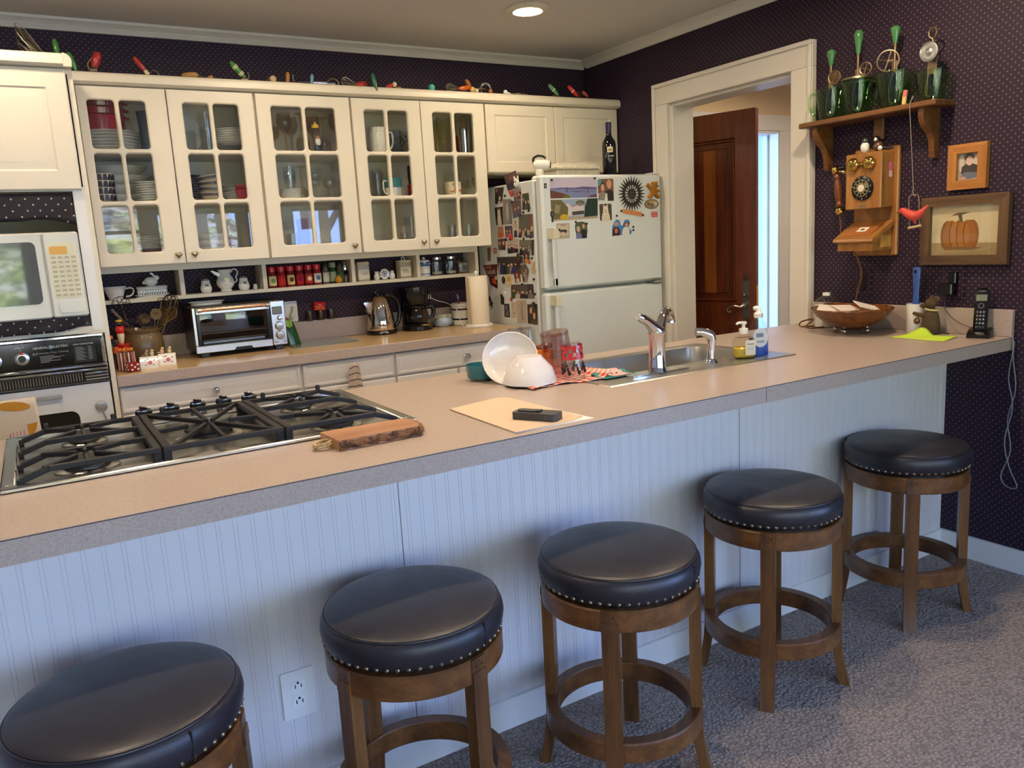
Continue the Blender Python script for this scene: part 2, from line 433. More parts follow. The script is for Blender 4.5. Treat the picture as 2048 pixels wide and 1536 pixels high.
# crown mouldings
cp = [(0, 2.392), (.012, 2.392), (.016, 2.398), (.02, 2.404), (.024, 2.408), (.026, 2.412), (.042, 2.425), (.05, 2.428), (.05, 2.44), (0, 2.44)]
b = MB(); b.prism([(-a, z) for a, z in cp], -6.1, 0, 'x', TRIM); b.build('trim_1', kind='structure', smooth=20)
b = MB(); b.prism([(-a, z) for a, z in cp], -4.4, -.05, 'y', TRIM); b.build('trim_2', kind='structure', smooth=20)
b = MB(); b.prism([(-a, z) for a, z in cp], .131, 3.6, 'x', WHITE); b.build('trim_3', kind='structure', smooth=20)
slab('baseboard_right', WHITE, (-.014, -4.4, 0, 0, -2.3711, .092))
# cased opening in the right wall
b = MB()
b.box((-.03, -.785, 0), (0, -.675, 2.06), TRIM, .003); b.box((-.03, -1.73, 0), (0, -1.612, 2.06), TRIM, .003); b.box((-.03, -1.73, 2.06), (0, -.675, 2.172), TRIM, .003)
b.box((-.042, -.695, 0), (-.03, -.675, 2.152), TRIM, .003); b.box((-.042, -1.73, 0), (-.03, -1.71, 2.152), TRIM, .003); b.box((-.042, -1.73, 2.152), (-.03, -.675, 2.172), TRIM, .003)
b.box((0, -.8, 0), (.15, -.785, 2.06), TRIM); b.box((0, -1.615, 0), (.15, -1.6, 2.06), TRIM); b.box((0, -1.6, 2.045), (.15, -.8, 2.06), TRIM)
b.box((-.006, -.79, 0), (0, -.775, 2.05), TRIM)
b.build('trim_4', kind='structure', smooth=0)
# casing of the outer doorway in the hall
b = MB()
for x0, x1, z0, z1 in ((1.76, 1.875, 0, 2.065), (.131, .205, 0, 2.065), (.131, 1.875, 2.065, 2.175)): b.box((x0, -.03, z0), (x1, 0, z1), WHITE, .003)
b.box((1.74, -.029, 0), (1.7595, .121, 2.06), mat('paint', (206, 218, 216))); b.box((.205, -.02, 2.045), (1.74, .12, 2.064), WHITE); b.box((1.855, -.042, 0), (1.875, -.03, 2.175), WHITE)  # jamb, and stop below: blue daylight put into the paint colour
b.box((1.722, .06, 0), (1.7395, .1, 2.044), mat('paint', (196, 214, 214)))
b.build('trim_5', kind='structure', smooth=0)
# the brown panelled door standing open in the hall
D = thing('door_1', 'brown panelled wooden door standing open in the hall', 'door', (.222, -.035, .01), math.radians(-71.3), kind='structure')
w, h, th = .925, 2.03, .042
DW = W(D); b = MB(DW)
b.box((0, 0, 0), (.11, th, h), DOORW, .002); b.box((w - .125, 0, 0), (w, th, h), DOORW, .002)
for z0, z1 in ((0, .22), (.72, .93), (h - .15, h)): b.box((.11, .0005, z0), (w - .125, th - .0005, z1), DOORW)
b.build('door_frame', D, smooth=0)
PANW = mat('wood', (104, 44, 20), (64, 24, 10)); LIGHTW = mat('wood', (150, 88, 36), (120, 62, 24))
for z0, z1 in ((.22, .72), (.93, h - .15)):
    b = MB(DW); x0, x1 = .11, w - .125
    b.box((x0, .016, z0), (x1, th - .016, z1), PANW)
    b.box((x0 + .05, .009, z0 + .05), (x1 - .05, th - .009, z1 - .05), PANW, .006)
    for q in ((x0, .003, z0, x0 + .022, th - .003, z1), (x1 - .022, .003, z0, x1, th - .003, z1), (x0, .003, z0, x1, th - .003, z0 + .022), (x0, .003, z1 - .022, x1, th - .003, z1)): b.box(q[:3], q[3:], DOORW, .008)
    if z0 > .5: b.box((x1 - .2, .0082, z0 + .055), (x1 - .125, th - .0082, z1 - .055), LIGHTW)
    b.build('panel', D, smooth=0)
# the lock sits on the face towards the kitchen
PEW = mat('metal', (112, 108, 100), r=.4); b = MB(DW @ T(w - .058, 0, 0))
b.box((-.025, -.004, .84), (.025, 0, 1.06), PEW, .002)
b.build('lock_plate', D)
for s, z in ((1, 1.06), (-1, .84)):
    b = MB(DW @ T(w - .058, -.003, 0))
    for k in (-1, 1):
        b.tube([(k * x, 0, z + s * y) for x, y in ((.003, .0), (.012, .002), (.02, .012), (.014, .03), (0, .042), (-.012, .05))], .0028, PEW, 6, sub=4)
        b.tube([(k * x, 0, z + s * y) for x, y in ((.004, .014), (.009, .01), (.012, .016), (.008, .022))], .0022, PEW, 6, sub=3)
    b.build('lock_scroll', D)
b = MB(DW @ T(w - .058, -.004, 0)); b.cyl((0, 0, .975), (0, -.022, .975), .009, NICKEL); b.ball((0, -.022, .975), .011, NICKEL); b.build('thumb_turn', D)
b = MB(DW @ T(w - .058, -.004, 0)); b.cyl((0, 0, .915), (0, -.03, .915), .013, NICKEL)
b.tube([(0, -.03, .915), (-.02, -.036, .905), (-.06, -.038, .912), (-.095, -.036, .9), (-.1, -.034, .878), (-.085, -.034, .872), (-.078, -.034, .884)], [.009, .008, .007, .006, .005, .005, .005], NICKEL, 8, sub=5)
b.build('door_handle', D)
b = MB(DW @ T(w - .058, -.004, 0)); b.cyl((0, 0, .76), (0, -.006, .76), .014, PEW); b.build('keyhole_rose', D)
b = MB(DW); b.box((w, .008, .86), (w + .003, .034, 1.03), BRASS); b.build('latch_plate', D)
# woodpecker ornament on the siding outside
k = Vector((1.955, 1.575, 1.27))
P = thing('woodpecker_ornament', 'red-headed black woodpecker ornament on the pale blue siding outside', 'ornament', k)
b = MB(); b.ball(k + Vector((0, 0, -.05)), (.03, .024, .07), mat('gloss', (30, 40, 44)), 14); b.tube([k + Vector((.002, 0, -.09)), k + Vector((.014, 0, -.15))], [.02, .004], mat('gloss', (30, 40, 44)), 8); b.build('body', P)
b = MB(); b.ball(k + Vector((-.008, -.004, .035)), (.03, .026, .032), mat('gloss', (168, 44, 44)), 14); b.build('head', P)
b = MB(); b.tube([k + Vector((-.015, -.02, -.03)), k + Vector((-.022, -.018, -.1))], .007, mat('gloss', (235, 235, 230)), 8); b.cyl(k + Vector((0, .0, .004)), k + Vector((0, .0, .012)), .026, mat('gloss', (235, 235, 230)), 12); b.build('white_stripe', P)
# ---------------------------------------------------------------- recessed lamps
LAMP = mat('emit', (255, 230, 196), r=285.0); LAMP2 = mat('emit', (255, 228, 192), r=610.0)
def downlight(x, y, lab, lm=LAMP):
    P = thing('recessed_light', lab, 'light', (x, y, 2.44), group='recessed lights')
    b = MB(T(x, y, 2.44)); b.lathe([(.068, -.001), (.104, -.001), (.104, -.008), (.07, -.016), (.066, -.012), (.066, .0)], CREAM, 36); b.build('trim_ring', P)
    b = MB(T(x, y, 2.438)); b.lathe([(.0, -.0055), (.05, -.0055), (.05, -.0025), (0, -.0025)], lm, 24); b.build('lamp_face', P)
downlight(-.944, -.855, 'round recessed ceiling light near the crown moulding')
for x, y, m in ((-2.05, -.95, LAMP), (-3.15, -.95, LAMP), (-.7, -2.41, LAMP2), (-1.95, -2.42, LAMP2), (-3.15, -2.42, LAMP2), (1.75, -1.75, LAMP2), (1.0, -.95, LAMP2)): downlight(x, y, 'round recessed ceiling light outside the picture, added if in the hall', m)  # last two: unseen hall lamps added to brighten the hall
# ---------------------------------------------------------------- world
sl_ = bpy.data.lights.new('sun', 'SUN'); sl_.energy = 28; sl_.angle = .01; sl_.color = (1, .95, .86); so_ = bpy.data.objects.new('sun', sl_); C.objects.link(so_); so_.rotation_euler = (math.radians(-52), 0, math.radians(12))
slab('light_block_roof', mat('matte', (170, 176, 180)), (-.5, .125, 2.62, 7, 2.4, 2.7))  # unseen roof added to cut the sky light on the siding
slab('wall_light_block', SID, (4.5, .125, -.1, 4.6, 1.6, 2.62))  # unseen wall added to block light from the open end
w_ = bpy.data.worlds.new('sky'); bpy.context.scene.world = w_; w_.use_nodes = True
bg = w_.node_tree.nodes['Background']; bg.inputs[0].default_value = (.325, .51, 1.0, 1); bg.inputs[1].default_value = 15.0
vs = bpy.context.scene.view_settings; vs.view_transform = 'Standard'; vs.look = 'None'; vs.exposure = 0; vs.gamma = 1; vs.use_curve_mapping = False
cy = bpy.context.scene.cycles
cy.max_bounces = 10; cy.transparent_max_bounces = 24; cy.glossy_bounces = 5; cy.diffuse_bounces = 5; cy.use_denoising = True; cy.sample_clamp_indirect = 6; cy.caustics_reflective = False; cy.caustics_refractive = False
# ---------------------------------------------------------------- upper cabinets
UY = -.312
def carcass(x0, x1, z0, z1, y0, name, lab, shelves=(), cat='cabinet'):
    P = thing(name, lab, cat, ((x0 + x1) / 2, 0, z0), group='white upper cabinets')
    b = MB(); t = .016
    b.box((x0, y0, z0), (x0 + t, -.004, z1), CREAM); b.box((x1 - t, y0, z0), (x1, -.004, z1), CREAM)
    b.box((x0 + t, y0, z0), (x1 - t, -.004, z0 + t), CREAM); b.box((x0 + t, y0, z1 - t), (x1 - t, -.004, z1), CREAM); b.box((x0 + t, -.012, z0 + t), (x1 - t, -.004, z1 - t), CREAM)
    b.build('carcass', P, smooth=0)
    for z in shelves:
        b = MB(); b.box((x0 + t, y0 + .01, z - .018), (x1 - t, -.012, z), CREAM, .002); b.build('shelf', P, smooth=0)
    return P
def heart(P, x, y, z, s=.0155):
    o = []
    for i in range(28):
        t = 2 * PI * i / 28
        o.append((16 * math.sin(t) ** 3 / 16, (13 * math.cos(t) - 5 * math.cos(2 * t) - 2 * math.cos(3 * t) - math.cos(4 * t)) / 16))
    vs = []; rings = [(1.0, 0), (1.0, .3), (.86, .62), (.55, .85), (.2, .95)]
    for k, d in rings: vs += [(a * k, -d * .75, (c - .05) * k + .05) for a, c in o]
    vs.append((0, -.73, .05)); fs = []
    for r in range(len(rings) - 1):
        for i in range(28): fs.append((r * 28 + i, r * 28 + (i + 1) % 28, (r + 1) * 28 + (i + 1) % 28, (r + 1) * 28 + i))
    q = (len(rings) - 1) * 28
    fs += [(q + i, q + (i + 1) % 28, len(vs) - 1) for i in range(28)]
    b = MB(T(x, y - .012, z)); b.add([(a * s, d * s, c * s) for a, d, c in vs], [f[::-1] for f in fs], mat('metal', (176, 160, 138), r=.25)); b.cyl((0, .012, 0), (0, .0, 0), .006, NICKEL, 10)
    b.build('heart_knob', P)
ZR = [(1.412, 1.614), (1.632, 1.832), (1.85, 2.05)]
def glass_door(P, x0, x1, z0, z1, xm0, xm1, rows, knob):
    """one board with six round-cornered openings"""
    D = thing('door', '', '', (x0, 0, z0)); del_empty = D
    bpy.data.objects.remove(del_empty)
    b = MB(); y1, y0 = UY, UY - .02
    xc = (xm0 + xm1) / 2; hw = .0085; r = .014; k = 4
    xs = [x0, None, xc, None, x1]
    cells = []
    zc = [z0] + [(rows[i][1] + rows[i + 1][0]) / 2 for i in range(len(rows) - 1)] + [z1]
    for c, (a, d) in enumerate(((x0, xc), (xc, x1))):
        ha, hd = (xm0, xc - hw) if c == 0 else (xc + hw, xm1)
        for i, (ra, rd) in enumerate(rows): cells.append((a, zc[i], d, zc[i + 1], ha, ra, hd, rd))
    for ax, az, bx, bz, hx0, hz0, hx1, hz1 in cells:
        inn = rrect(hx0, hz0, hx1, hz1, r, k); inn2 = rrect(hx0 - .005, hz0 - .005, hx1 + .005, hz1 + .005, r + .004, k)
        out = []
        for x, z in inn:
            # matching point on the cell border
            dx = bx if x > (hx0 + hx1) / 2 else ax; dz = bz if z > (hz0 + hz1) / 2 else az
            out.append([x, z, dx, dz])
        n = len(inn); O = []
        for i, (x, z, dx, dz) in enumerate(out):
            q = i % (k + 1)
            t = q / k; s = i // (k + 1)
            if s in (0, 2): a = (dx, z) if t < .5 else (x, dz)
            else: a = (x, dz) if t < .5 else (dx, z)
            if abs(t - .5) < .01: a = (dx, dz)
            O.append(a)
        vs = [(x, y0, z) for x, z in O] + [(x, y0, z) for x, z in inn2] + [(x, y0 + .004, z) for x, z in inn] + [(x, y1, z) for x, z in inn] + [(x, y1, z) for x, z in O]
        fs = []
        for lv in range(4):
            for i in range(n):
                j = (i + 1) % n; fs.append((lv * n + i, lv * n + j, (lv + 1) * n + j, (lv + 1) * n + i))
        b.add(vs, fs, CREAM)
    for q in ((x0, z0, x0, z1), (x1, z0, x1, z1), (x0, z0, x1, z0), (x0, z1, x1, z1)):
        e = .0015
        b.box((min(q[0], q[2]) - (e if q[0] == q[2] == x0 else 0), y0 + .004, min(q[1], q[3]) - (e if q[1] == q[3] == z0 else 0)), (max(q[0], q[2]) + (e if q[0] == q[2] == x1 else 0), y1, max(q[1], q[3]) + (e if q[1] == q[3] == z1 else 0)), CREAM)
    d = b.build('door', P, smooth=30)
    g = MB(); g.box((xm0 - .008, UY - .0095, rows[0][0] - .008), (xm1 + .008, UY - .0065, rows[-1][1] + .008), GLASS); g.build('glass_pane', d, smooth=0)
    heart(d, knob[0], y0, knob[1])
def raised_panel(b, x0, x1, z0, z1, y, m, fr=.055):
    """raised centre field on a flat door face at y (facing -y)"""
    st = [(0, 0), (.006, .005), (.012, .005), (.034, -.001), (.036, -.001)]
    vs = []
    for d, dy in st:
        a = fr + d
        vs += [(x0 + a, y + dy, z0 + a), (x1 - a, y + dy, z0 + a), (x1 - a, y + dy, z1 - a), (x0 + a, y + dy, z1 - a)]
    fs = []
    for i in range(len(st) - 1):
        for j in range(4): q = (j + 1) % 4; fs.append((i * 4 + j, i * 4 + q, i * 4 + 4 + q, i * 4 + 4 + j))
    k = (len(st) - 1) * 4; fs.append((k, k + 1, k + 2, k + 3))
    b.add(vs, fs, m)
    o = [(x0, z0), (x1, z0), (x1, z1), (x0, z1)]; e = .004
    vs = [(x0 + fr, y, z0 + fr), (x1 - fr, y, z0 + fr), (x1 - fr, y, z1 - fr), (x0 + fr, y, z1 - fr)] + [(x + (e if x == x0 else -e), y, z + (e if z == z0 else -e)) for x, z in o] + [(x, y + .004, z) for x, z in o] + [(x, y + .02, z) for x, z in o]
    fs = []
    for i in range(3):
        for j in range(4): q = (j + 1) % 4; fs.append((i * 4 + 4 + j, i * 4 + 4 + q, i * 4 + q, i * 4 + j))
    b.add(vs, fs, m)
A1 = carcass(-2.86, -2.123, 1.362, 2.106, UY, 'wall_cabinet', 'white two-door glass-fronted upper cabinet beside the oven tower, plates inside', (1.63, 1.85))
glass_door(A1, -2.845, -2.503, 1.358, 2.102, -2.812, -2.586, ZR, (-2.53, 1.392)); glass_door(A1, -2.496, -2.13, 1.358, 2.102, -2.437, -2.197, ZR, (-2.462, 1.392))
A2 = carcass(-2.121, -1.664, 1.362, 2.106, UY, 'wall_cabinet', 'white single-door glass-fronted upper cabinet full of stemware', (1.63, 1.85))
glass_door(A2, -2.116, -1.668, 1.358, 2.102, -2.051, -1.743, ZR, (-1.703, 1.392))
A3 = carcass(-1.662, -.911, 1.362, 2.106, UY, 'wall_cabinet', 'white two-door glass-fronted upper cabinet beside the fridge, mugs inside', (1.63, 1.85))
glass_door(A3, -1.657, -1.291, 1.358, 2.102, -1.594, -1.361, ZR, (-1.325, 1.392)); glass_door(A3, -1.287, -.916, 1.358, 2.102, -1.221, -.983, ZR, (-1.252, 1.392))
A4 = carcass(-.909, -.002, 1.742, 2.106, UY, 'wall_cabinet', 'white short upper cabinet with two solid doors above the fridge')
for x0, x1 in ((-.905, -.46), (-.456, -.008)):
    b = MB(); raised_panel(b, x0, x1, 1.745, 2.104, UY - .02, CREAM); b.build('door', A4, smooth=20)
b = MB(); b.prism([(-.004, 2.108), (-.338, 2.108), (-.35, 2.113), (-.357, 2.118), (-.357, 2.138), (-.352, 2.15), (-.342, 2.157), (-.004, 2.157)], -2.876, 0, 'x', CREAM)
b.build('cabinet_cornice', loc=(-1.4, 0, 2.108), label='long white rounded cornice board running along the top of the upper cabinets', cat='cornice', smooth=50)
# ---------------------------------------------------------------- open pigeonhole shelf below
S = thing('cubby_shelf', 'long narrow white cubby shelf mounted under the glass cabinets', 'shelf', (-1.88, 0, 1.19))
b = MB(); b.box((-2.86, -.15, 1.188), (-.905, -.001, 1.206), CREAM, .002); b.build('shelf_board', S, smooth=0)
b = MB(); b.box((-2.86, -.15, 1.325), (-.905, -.001, 1.361), CREAM, .002); b.build('top_rail', S, smooth=0)
for x in (-2.852, -2.501, -2.115, -1.654, -1.279, -.914):
    b = MB(); b.box((x - .01, -.148, 1.206), (x + .01, -.001, 1.325), CREAM); b.build('divider', S, smooth=0)
# ---------------------------------------------------------------- base cabinets and back worktop
BX0, BX1 = -2.862, -.935; BASEW = mat('paint', (228, 225, 224))
P = thing('base_cabinet', 'white base cabinet run with drawers under the back worktop', 'cabinet', (-1.9, -.28, 0))
b = MB(); b.box((BX0, -.54, .09), (BX1, -.004, .868), BASEW); b.box((BX0, -.5, 0), (BX1, -.004, .09), BASEW); b.build('carcass', P, smooth=0)
xs = [(-2.858, -2.102), (-2.09, -1.636), (-1.624, -.942)]
CRY = mat('glass', (205, 212, 216))
for i, (x0, x1) in enumerate(xs):
    b = MB(); raised_panel(b, x0, x1, .752, .86, -.56, BASEW, .012); d = b.build('drawer', P, smooth=20)
    x = (-2.483, -1.857, -1.236)[i]
    b = MB(T(x, -.56, .8)); b.lathe([(0, 0), (.012, 0), (.012, .004), (.006, .006), (.006, .012), (.014, .018), (.016, .026), (.011, .034), (0, .036)], mat('metal', (210, 214, 220), r=.12), 8, Rx(PI / 2)); b.build('crystal_knob', d, smooth=10)
    n = 1 if i != 2 else 2
    for j in range(n):
        a0 = x0 + (x1 - x0) / n * j + (.004 if j else 0); a1 = x0 + (x1 - x0) / n * (j + 1) - (.004 if j < n - 1 else 0)
        b = MB(); raised_panel(b, a0, a1, .1, .742, -.56, BASEW, .055); b.build('cupboard_door', P, smooth=20)
b = MB(); b.box((-2.864, -.583, .868), (-.872, -.003, ZT), LAM, .002)
b.box((-2.862, -.581, ZT - .001), (-.874, -.022, ZT + .0005), LAMW); b.build('worktop', loc=(-1.9, -.3, .868), label='tan laminate worktop with grey edge along the back wall', cat='worktop', smooth=0)
b = MB(); b.box((-2.864, -.021, ZT), (-.872, -.002, 1.016), LAM, .002); b.build('backsplash', loc=(-1.9, -.01, ZT), label='low grey laminate upstand along the back worktop', cat='backsplash', smooth=0)
# ---------------------------------------------------------------- oven tower
OX = -2.868; OY = -.6
K = thing('oven_cabinet', 'tall white oven tower with raised-panel door on top', 'cabinet', (-3.2, -.3, 0))
b = MB(); x0 = -3.62
b.box((x0, OY, 0), (x0 + .03, -.003, 2.108), CREAM); b.box((OX - .018, OY, 0), (OX, -.003, 2.108), CREAM)
b.box((OX - .058, OY - .001, 1.115), (OX - .018, OY + .02, 1.66), WHITE)
for z0, z1 in ((0, .12), (.405, .42), (1.1, 1.13), (1.655, 1.67), (2.09, 2.108)): b.box((x0 + .03, OY, z0), (OX - .018, -.003, z1), CREAM)
b.box((x0 + .03, -.02, .12), (OX - .018, -.003, 2.09), CREAM); b.build('carcass', K, smooth=0)
b = MB(); raised_panel(b, -3.3, -2.892, 1.66, 2.106, OY - .02, CREAM, .07); b.build('door', K, smooth=20)
b = MB(); raised_panel(b, -3.6, -3.305, 1.66, 2.106, OY - .02, CREAM, .07); b.build('door', K, smooth=20)
b = MB(); b.prism([(-.004, 2.109), (OY - .024, 2.109), (OY - .04, 2.113), (OY - .046, 2.118), (OY - .046, 2.14), (OY - .04, 2.152), (OY - .03, 2.158), (-.004, 2.158)], x0, -2.896, 'x', CREAM)
ce = []
for i in range(7):
    a = PI / 2 * i / 6; ce.append((-2.896 + .03 * math.sin(a), 2.128 + .03 * math.cos(a)))
b.prism([(-2.896, 2.109)] + ce[::1] + [(-2.868, 2.109)], OY - .044, -.358, 'y', CREAM)
b.build('cornice', K, smooth=50)
b = MB(); b.box((-2.867, -.34, 1.02), (-2.853, -.33, 1.35), mat('wood', (206, 184, 140), (186, 160, 112))); b.box((-2.867, -.33, 1.02), (-2.853, -.022, 1.187), mat('wood', (206, 184, 140), (186, 160, 112))); b.build('side_strip', K, smooth=0)
# wall oven
O = thing('wall_oven', 'vintage built-in wall oven with black control panel and white door', 'oven', (-3.2, -.3, .42))
ox0, ox1 = -3.56, -2.892
b = MB(); b.box((ox0, OY + .012, .421), (ox1, -.05, 1.099), WHITE); b.build('oven_body', O, smooth=0)
b = MB(); f0 = OY - .012
for q in ((ox0, 1.086, ox1, 1.104), (ox0, .966, ox1, .981), (ox1 - .014, .981, ox1, 1.086)): b.box((q[0], f0 - .012, q[1]), (q[2], OY + .012, q[3]), CHROME, .006)
b.build('chrome_frame', O)
b = MB(); b.box((ox0, f0, .981), (ox1 - .014, OY + .012, 1.086), mat('plastic', (14, 15, 15), r=.1)); d = b.build('control_panel', O, smooth=0)
SIL = mat('metal', (205, 205, 205), r=.25); WT = mat('matte', (226, 226, 222)); GREY = mat('matte', (150, 152, 150))
def flat(x, z, y): return T(x, y, z) @ Rx(PI / 2)
b = MB(); fy = f0 - .0008
b.text('GENERAL', .0125, WT, flat(-3.116, 1.063, fy)); b.text('ELECTRIC', .0125, WT, flat(-3.047, 1.063, fy)); b.text('P-7', .012, WT, flat(-3.136, 1.04, fy)); b.text('Automatic Oven Cleaning', .0105, GREY, flat(-3.077, 1.042, fy))
b.prism(ell(-3.081, 1.063, .0085, .0085), fy, fy + .0005, 'y', mat('matte', (110, 130, 150))); b.text('GE', .008, WT, flat(-3.081, 1.063, fy - .0006))
for i in range(6): b.box((-3.122, fy, 1.029 - i * .0048), (-3.122 + (.05, .085, .07, .04, .07, .03)[i], fy + .0005, 1.0306 - i * .0048), GREY)
b.box((-3.006, fy + .0003, .99), (-2.928, fy + .0008, 1.058), mat('matte', (46, 50, 48)))
b.text('OVEN TEMPERATURES', .0072, WT, flat(-2.968, 1.063, fy))
for i in range(11): b.box((-2.998, fy, 1.051 - i * .005), (-2.998 + .024 + .006 * (i * 7 % 3), fy + .0005, 1.0525 - i * .005), GREY); b.box((-2.954, fy, 1.051 - i * .005), (-2.94, fy + .0005, 1.0525 - i * .005), GREY)
b.text('TIMER', .007, WT, flat(-3.275, 1.071, fy)); b.text('OVEN SET', .007, WT, flat(-3.184, 1.071, fy)); b.box((-3.1848, fy, 1.059), (-3.1835, fy + .0005, 1.067), WT)
b.build('panel_lettering', d, smooth=0)
for x in (-3.272, -3.182):
    b = MB(T(x, f0, 1.028)); b.lathe([(.014, 0), (.026, 0), (.025, .006), (.016, .009), (.014, .009)], SIL, 32, Rx(PI / 2)); b.prism(rrect(-.007, .0172, .007, .0245, .002), -.0095, -.0075, 'y', mat('matte', (196, 60, 48))); dl = b.build('dial', d)
    b = MB(T(x, f0, 1.028)); b.lathe([(0, 0), (.0145, 0), (.0135, .016), (0, .016)], BLACK, 24, Rx(PI / 2)); b.box((-.0025, -.024, -.013), (.0025, -.014, .013), BLACK, .001, Ry(.25 if x < -3.25 else .1)); b.build('knob', dl)
b = MB(); b.box((ox0, f0 - .006, .906), (ox1 - .002, OY + .012, .965), BLACK); b.box((ox0, f0 - .012, .953), (ox1, f0 - .006, .963), CHROME, .002); b.box((ox0, f0 - .016, .906), (ox1 + .004, f0 - .006, .914), mat('plastic', (40, 40, 42)), .002)
for i in range(58):
    x = ox0 + .01 + i * .0098
    b.box((x, f0 - .014, .917), (x + .0035, f0 - .006, .95), CHROME, .001)
for z in (.92, .932, .944): b.box((-2.978, f0 - .013, z - .004), (ox1 - .002, f0 - .006, z + .004), CHROME, .002)
b.build('vent_grille', O)
b = MB(); dz0, dz1 = .43, .902; wx0, wx1, wz0, wz1 = -3.46, -3.018, .55, .802
ring = rrect(wx0, wz0, wx1, wz1, .03, 5)
# door face with a round-cornered window hole
k = 5; Oo = []
for i, (x, z) in enumerate(ring):
    dx = ox1 - .004 if x > (wx0 + wx1) / 2 else ox0; dz = dz1 if z > (wz0 + wz1) / 2 else dz0; q = (i % 6) / 5; s = i // 6
    if abs(q - .5) < .15: a = (dx, dz)
    elif s in (0, 2): a = (dx, z) if q < .5 else (x, dz)
    else: a = (x, dz) if q < .5 else (dx, z)
    Oo.append(a)
n = len(ring); OVD = mat('gloss', (224, 226, 226), r=.2)
vs = [(x, OY + .011, z) for x, z in Oo] + [(x, f0 - .008, z) for x, z in Oo] + [(x, f0 - .008, z) for x, z in ring] + [(x, f0 + .004, z) for x, z in ring]
b.add(vs, [(l * n + i, l * n + (i + 1) % n, (l + 1) * n + (i + 1) % n, (l + 1) * n + i) for l in range(3) for i in range(n)], OVD)
dd = b.build('oven_door', O, smooth=30)
b = MB(); b.prism(ring, f0 + .004, f0 + .009, 'y', mat('plastic', (24, 22, 16), r=.08)); b.build('door_window', dd, smooth=0)
b = MB(); b.box((-3.5, f0 - .034, .86), (-3.068, f0 - .024, .875), STEEL, .003)
for x in (-3.48, -3.088): b.box((x, f0 - .026, .861), (x + .018, f0 - .008, .874), STEEL)
b.build('handle', dd)
# ---------------------------------------------------------------- microwave with dotted cloth above and below
M_ = thing('microwave_oven', 'off-white microwave oven in the tower niche above the wall oven', 'microwave', (-3.2, -.35, 1.17))
mx0, mx1, mz0, mz1, my = -3.44, -2.93, 1.172, 1.502, OY - .03
MW = mat('gloss', (206, 206, 198), r=.16)
b = MB(); b.box((mx0, my + .02, mz0), (mx1, -.08, mz1), MW, .008); b.build('housing', M_)
b = MB(); b.box((mx0, my, mz0 + .002), (-3.057, my + .022, mz1 - .002), MW, .006); dd = b.build('door', M_)
b = MB(); b.prism(rrect(mx0 + .03, mz0 + .06, -3.08, mz1 - .035, .02), my - .0015, my + .001, 'y', mat('gloss', (84, 88, 90), r=.03)); b.build('door_window', dd)
b = MB(); b.box((-3.054, my, mz0 + .002), (mx1 - .002, my + .022, mz1 - .002), MW, .006); dp = b.build('control_panel', M_)
b = MB(); b.prism(rrect(-3.042, mz0 + .075, -2.944, mz1 - .04, .012), my - .001, my + .001, 'y', mat('plastic', (214, 208, 178))); b.prism(rrect(-3.036, mz1 - .085, -2.975, mz1 - .055, .006), my - .002, my, 'y', mat('plastic', (214, 160, 60)))
for r_ in range(9):
    for c_ in range(4): b.box((-3.034 + c_ * .023, my - .0022, mz0 + .085 + r_ * .018), (-3.018 + c_ * .023, my - .0008, mz0 + .093 + r_ * .018), mat('plastic', (170, 164, 140)))
b.build('key_pad', dp, smooth=0)
b = MB(); b.prism(rrect(-3.028, mz0 + .02, -2.948, mz0 + .062, .008), my - .006, my + .001, 'y', MW); b.build('door_button', dp)
b = MB(); b.box((mx0 - .1, OY + .04, 1.13), (OX - .02, -.1, 1.1715), mat('plastic', (22, 22, 22))); b.build('microwave_shelf', K, smooth=0)
def cloth(name, lab, x0, x1, z0, z1, y, sag, sk):
    b = MB(); b.grid(lambda u, v: (x0 + (x1 - x0) * u, y + .006 * math.sin(u * 21 + 2 * v) * v, z1 - (z1 - z0 + sag(u)) * v), 40, 6, CUSH)
    return b.build(name, loc=((x0 + x1) / 2, y, z0), label=lab, cat='cloth', solid=.003)
cloth('cloth_valance', 'black dotted cloth valance hanging above the microwave', -3.56, -2.93, 1.545, 1.648, OY - .006, lambda u: .04 * math.sin(PI * min(1, max(0, (u - .72) / .28))) * -.3 + (.02 if u > .75 else 0) * (u - .75) * 4, 0)
cloth('cloth_runner', 'black dotted cloth runner hanging under the microwave onto the oven', -3.56, -2.935, 1.118, 1.18, OY - .016, lambda u: -.03 * max(0, (u - .8) / .2) ** 2, 0)
# ---------------------------------------------------------------- island
b = MB(); X0 = -4.3
prof = [(X0, 0)]
pts = [(X0, -2.371)]; x = X0 + .01
while x < -.008:
    for q in (0, .0085):
        xx = x + q
        if xx < -.004: pts += [(xx - .0009, -2.371), (xx, -2.3698), (xx + .0009, -2.371)]
    x += .0383
pts += [(-.001, -2.371), (-.001, -2.352), (X0, -2.352)]
b.prism(pts, .0, .866, 'z', PANEL)
I_ = thing('kitchen_island', 'long white beadboard breakfast bar island', 'island', (-2, -2.1, 0))
b.build('beadboard_panel', I_, smooth=0)
b = MB()
for xx in (-2.392, -1.18): b.box((xx - .0008, -2.3722, .09), (xx + .0008, -2.3705, .866), mat('matte', (120, 118, 116)))
b.build('panel_seam', I_, smooth=0)
b = MB(); b.prism([(-2.371, 0), (-2.383, 0), (-2.383, .082), (-2.38, .089), (-2.371, .091)], X0, -.001, 'x', WHITE); b.build('baseboard', I_, smooth=30)
b = MB(); b.box((X0, -2.352, 0), (-.002, -2.3, .866), WHITE); b.box((X0, -1.72, .0), (-1.7, -1.70, .866), WHITE); b.box((-.83, -1.72, 0), (-.002, -1.70, .866), WHITE); b.box((-1.7, -1.72, 0), (-.83, -1.7, .866), WHITE); b.build('carcass', I_, smooth=0)
IX0, IX1, IY0, IY1 = -4.3, -.002, -2.622, -1.668
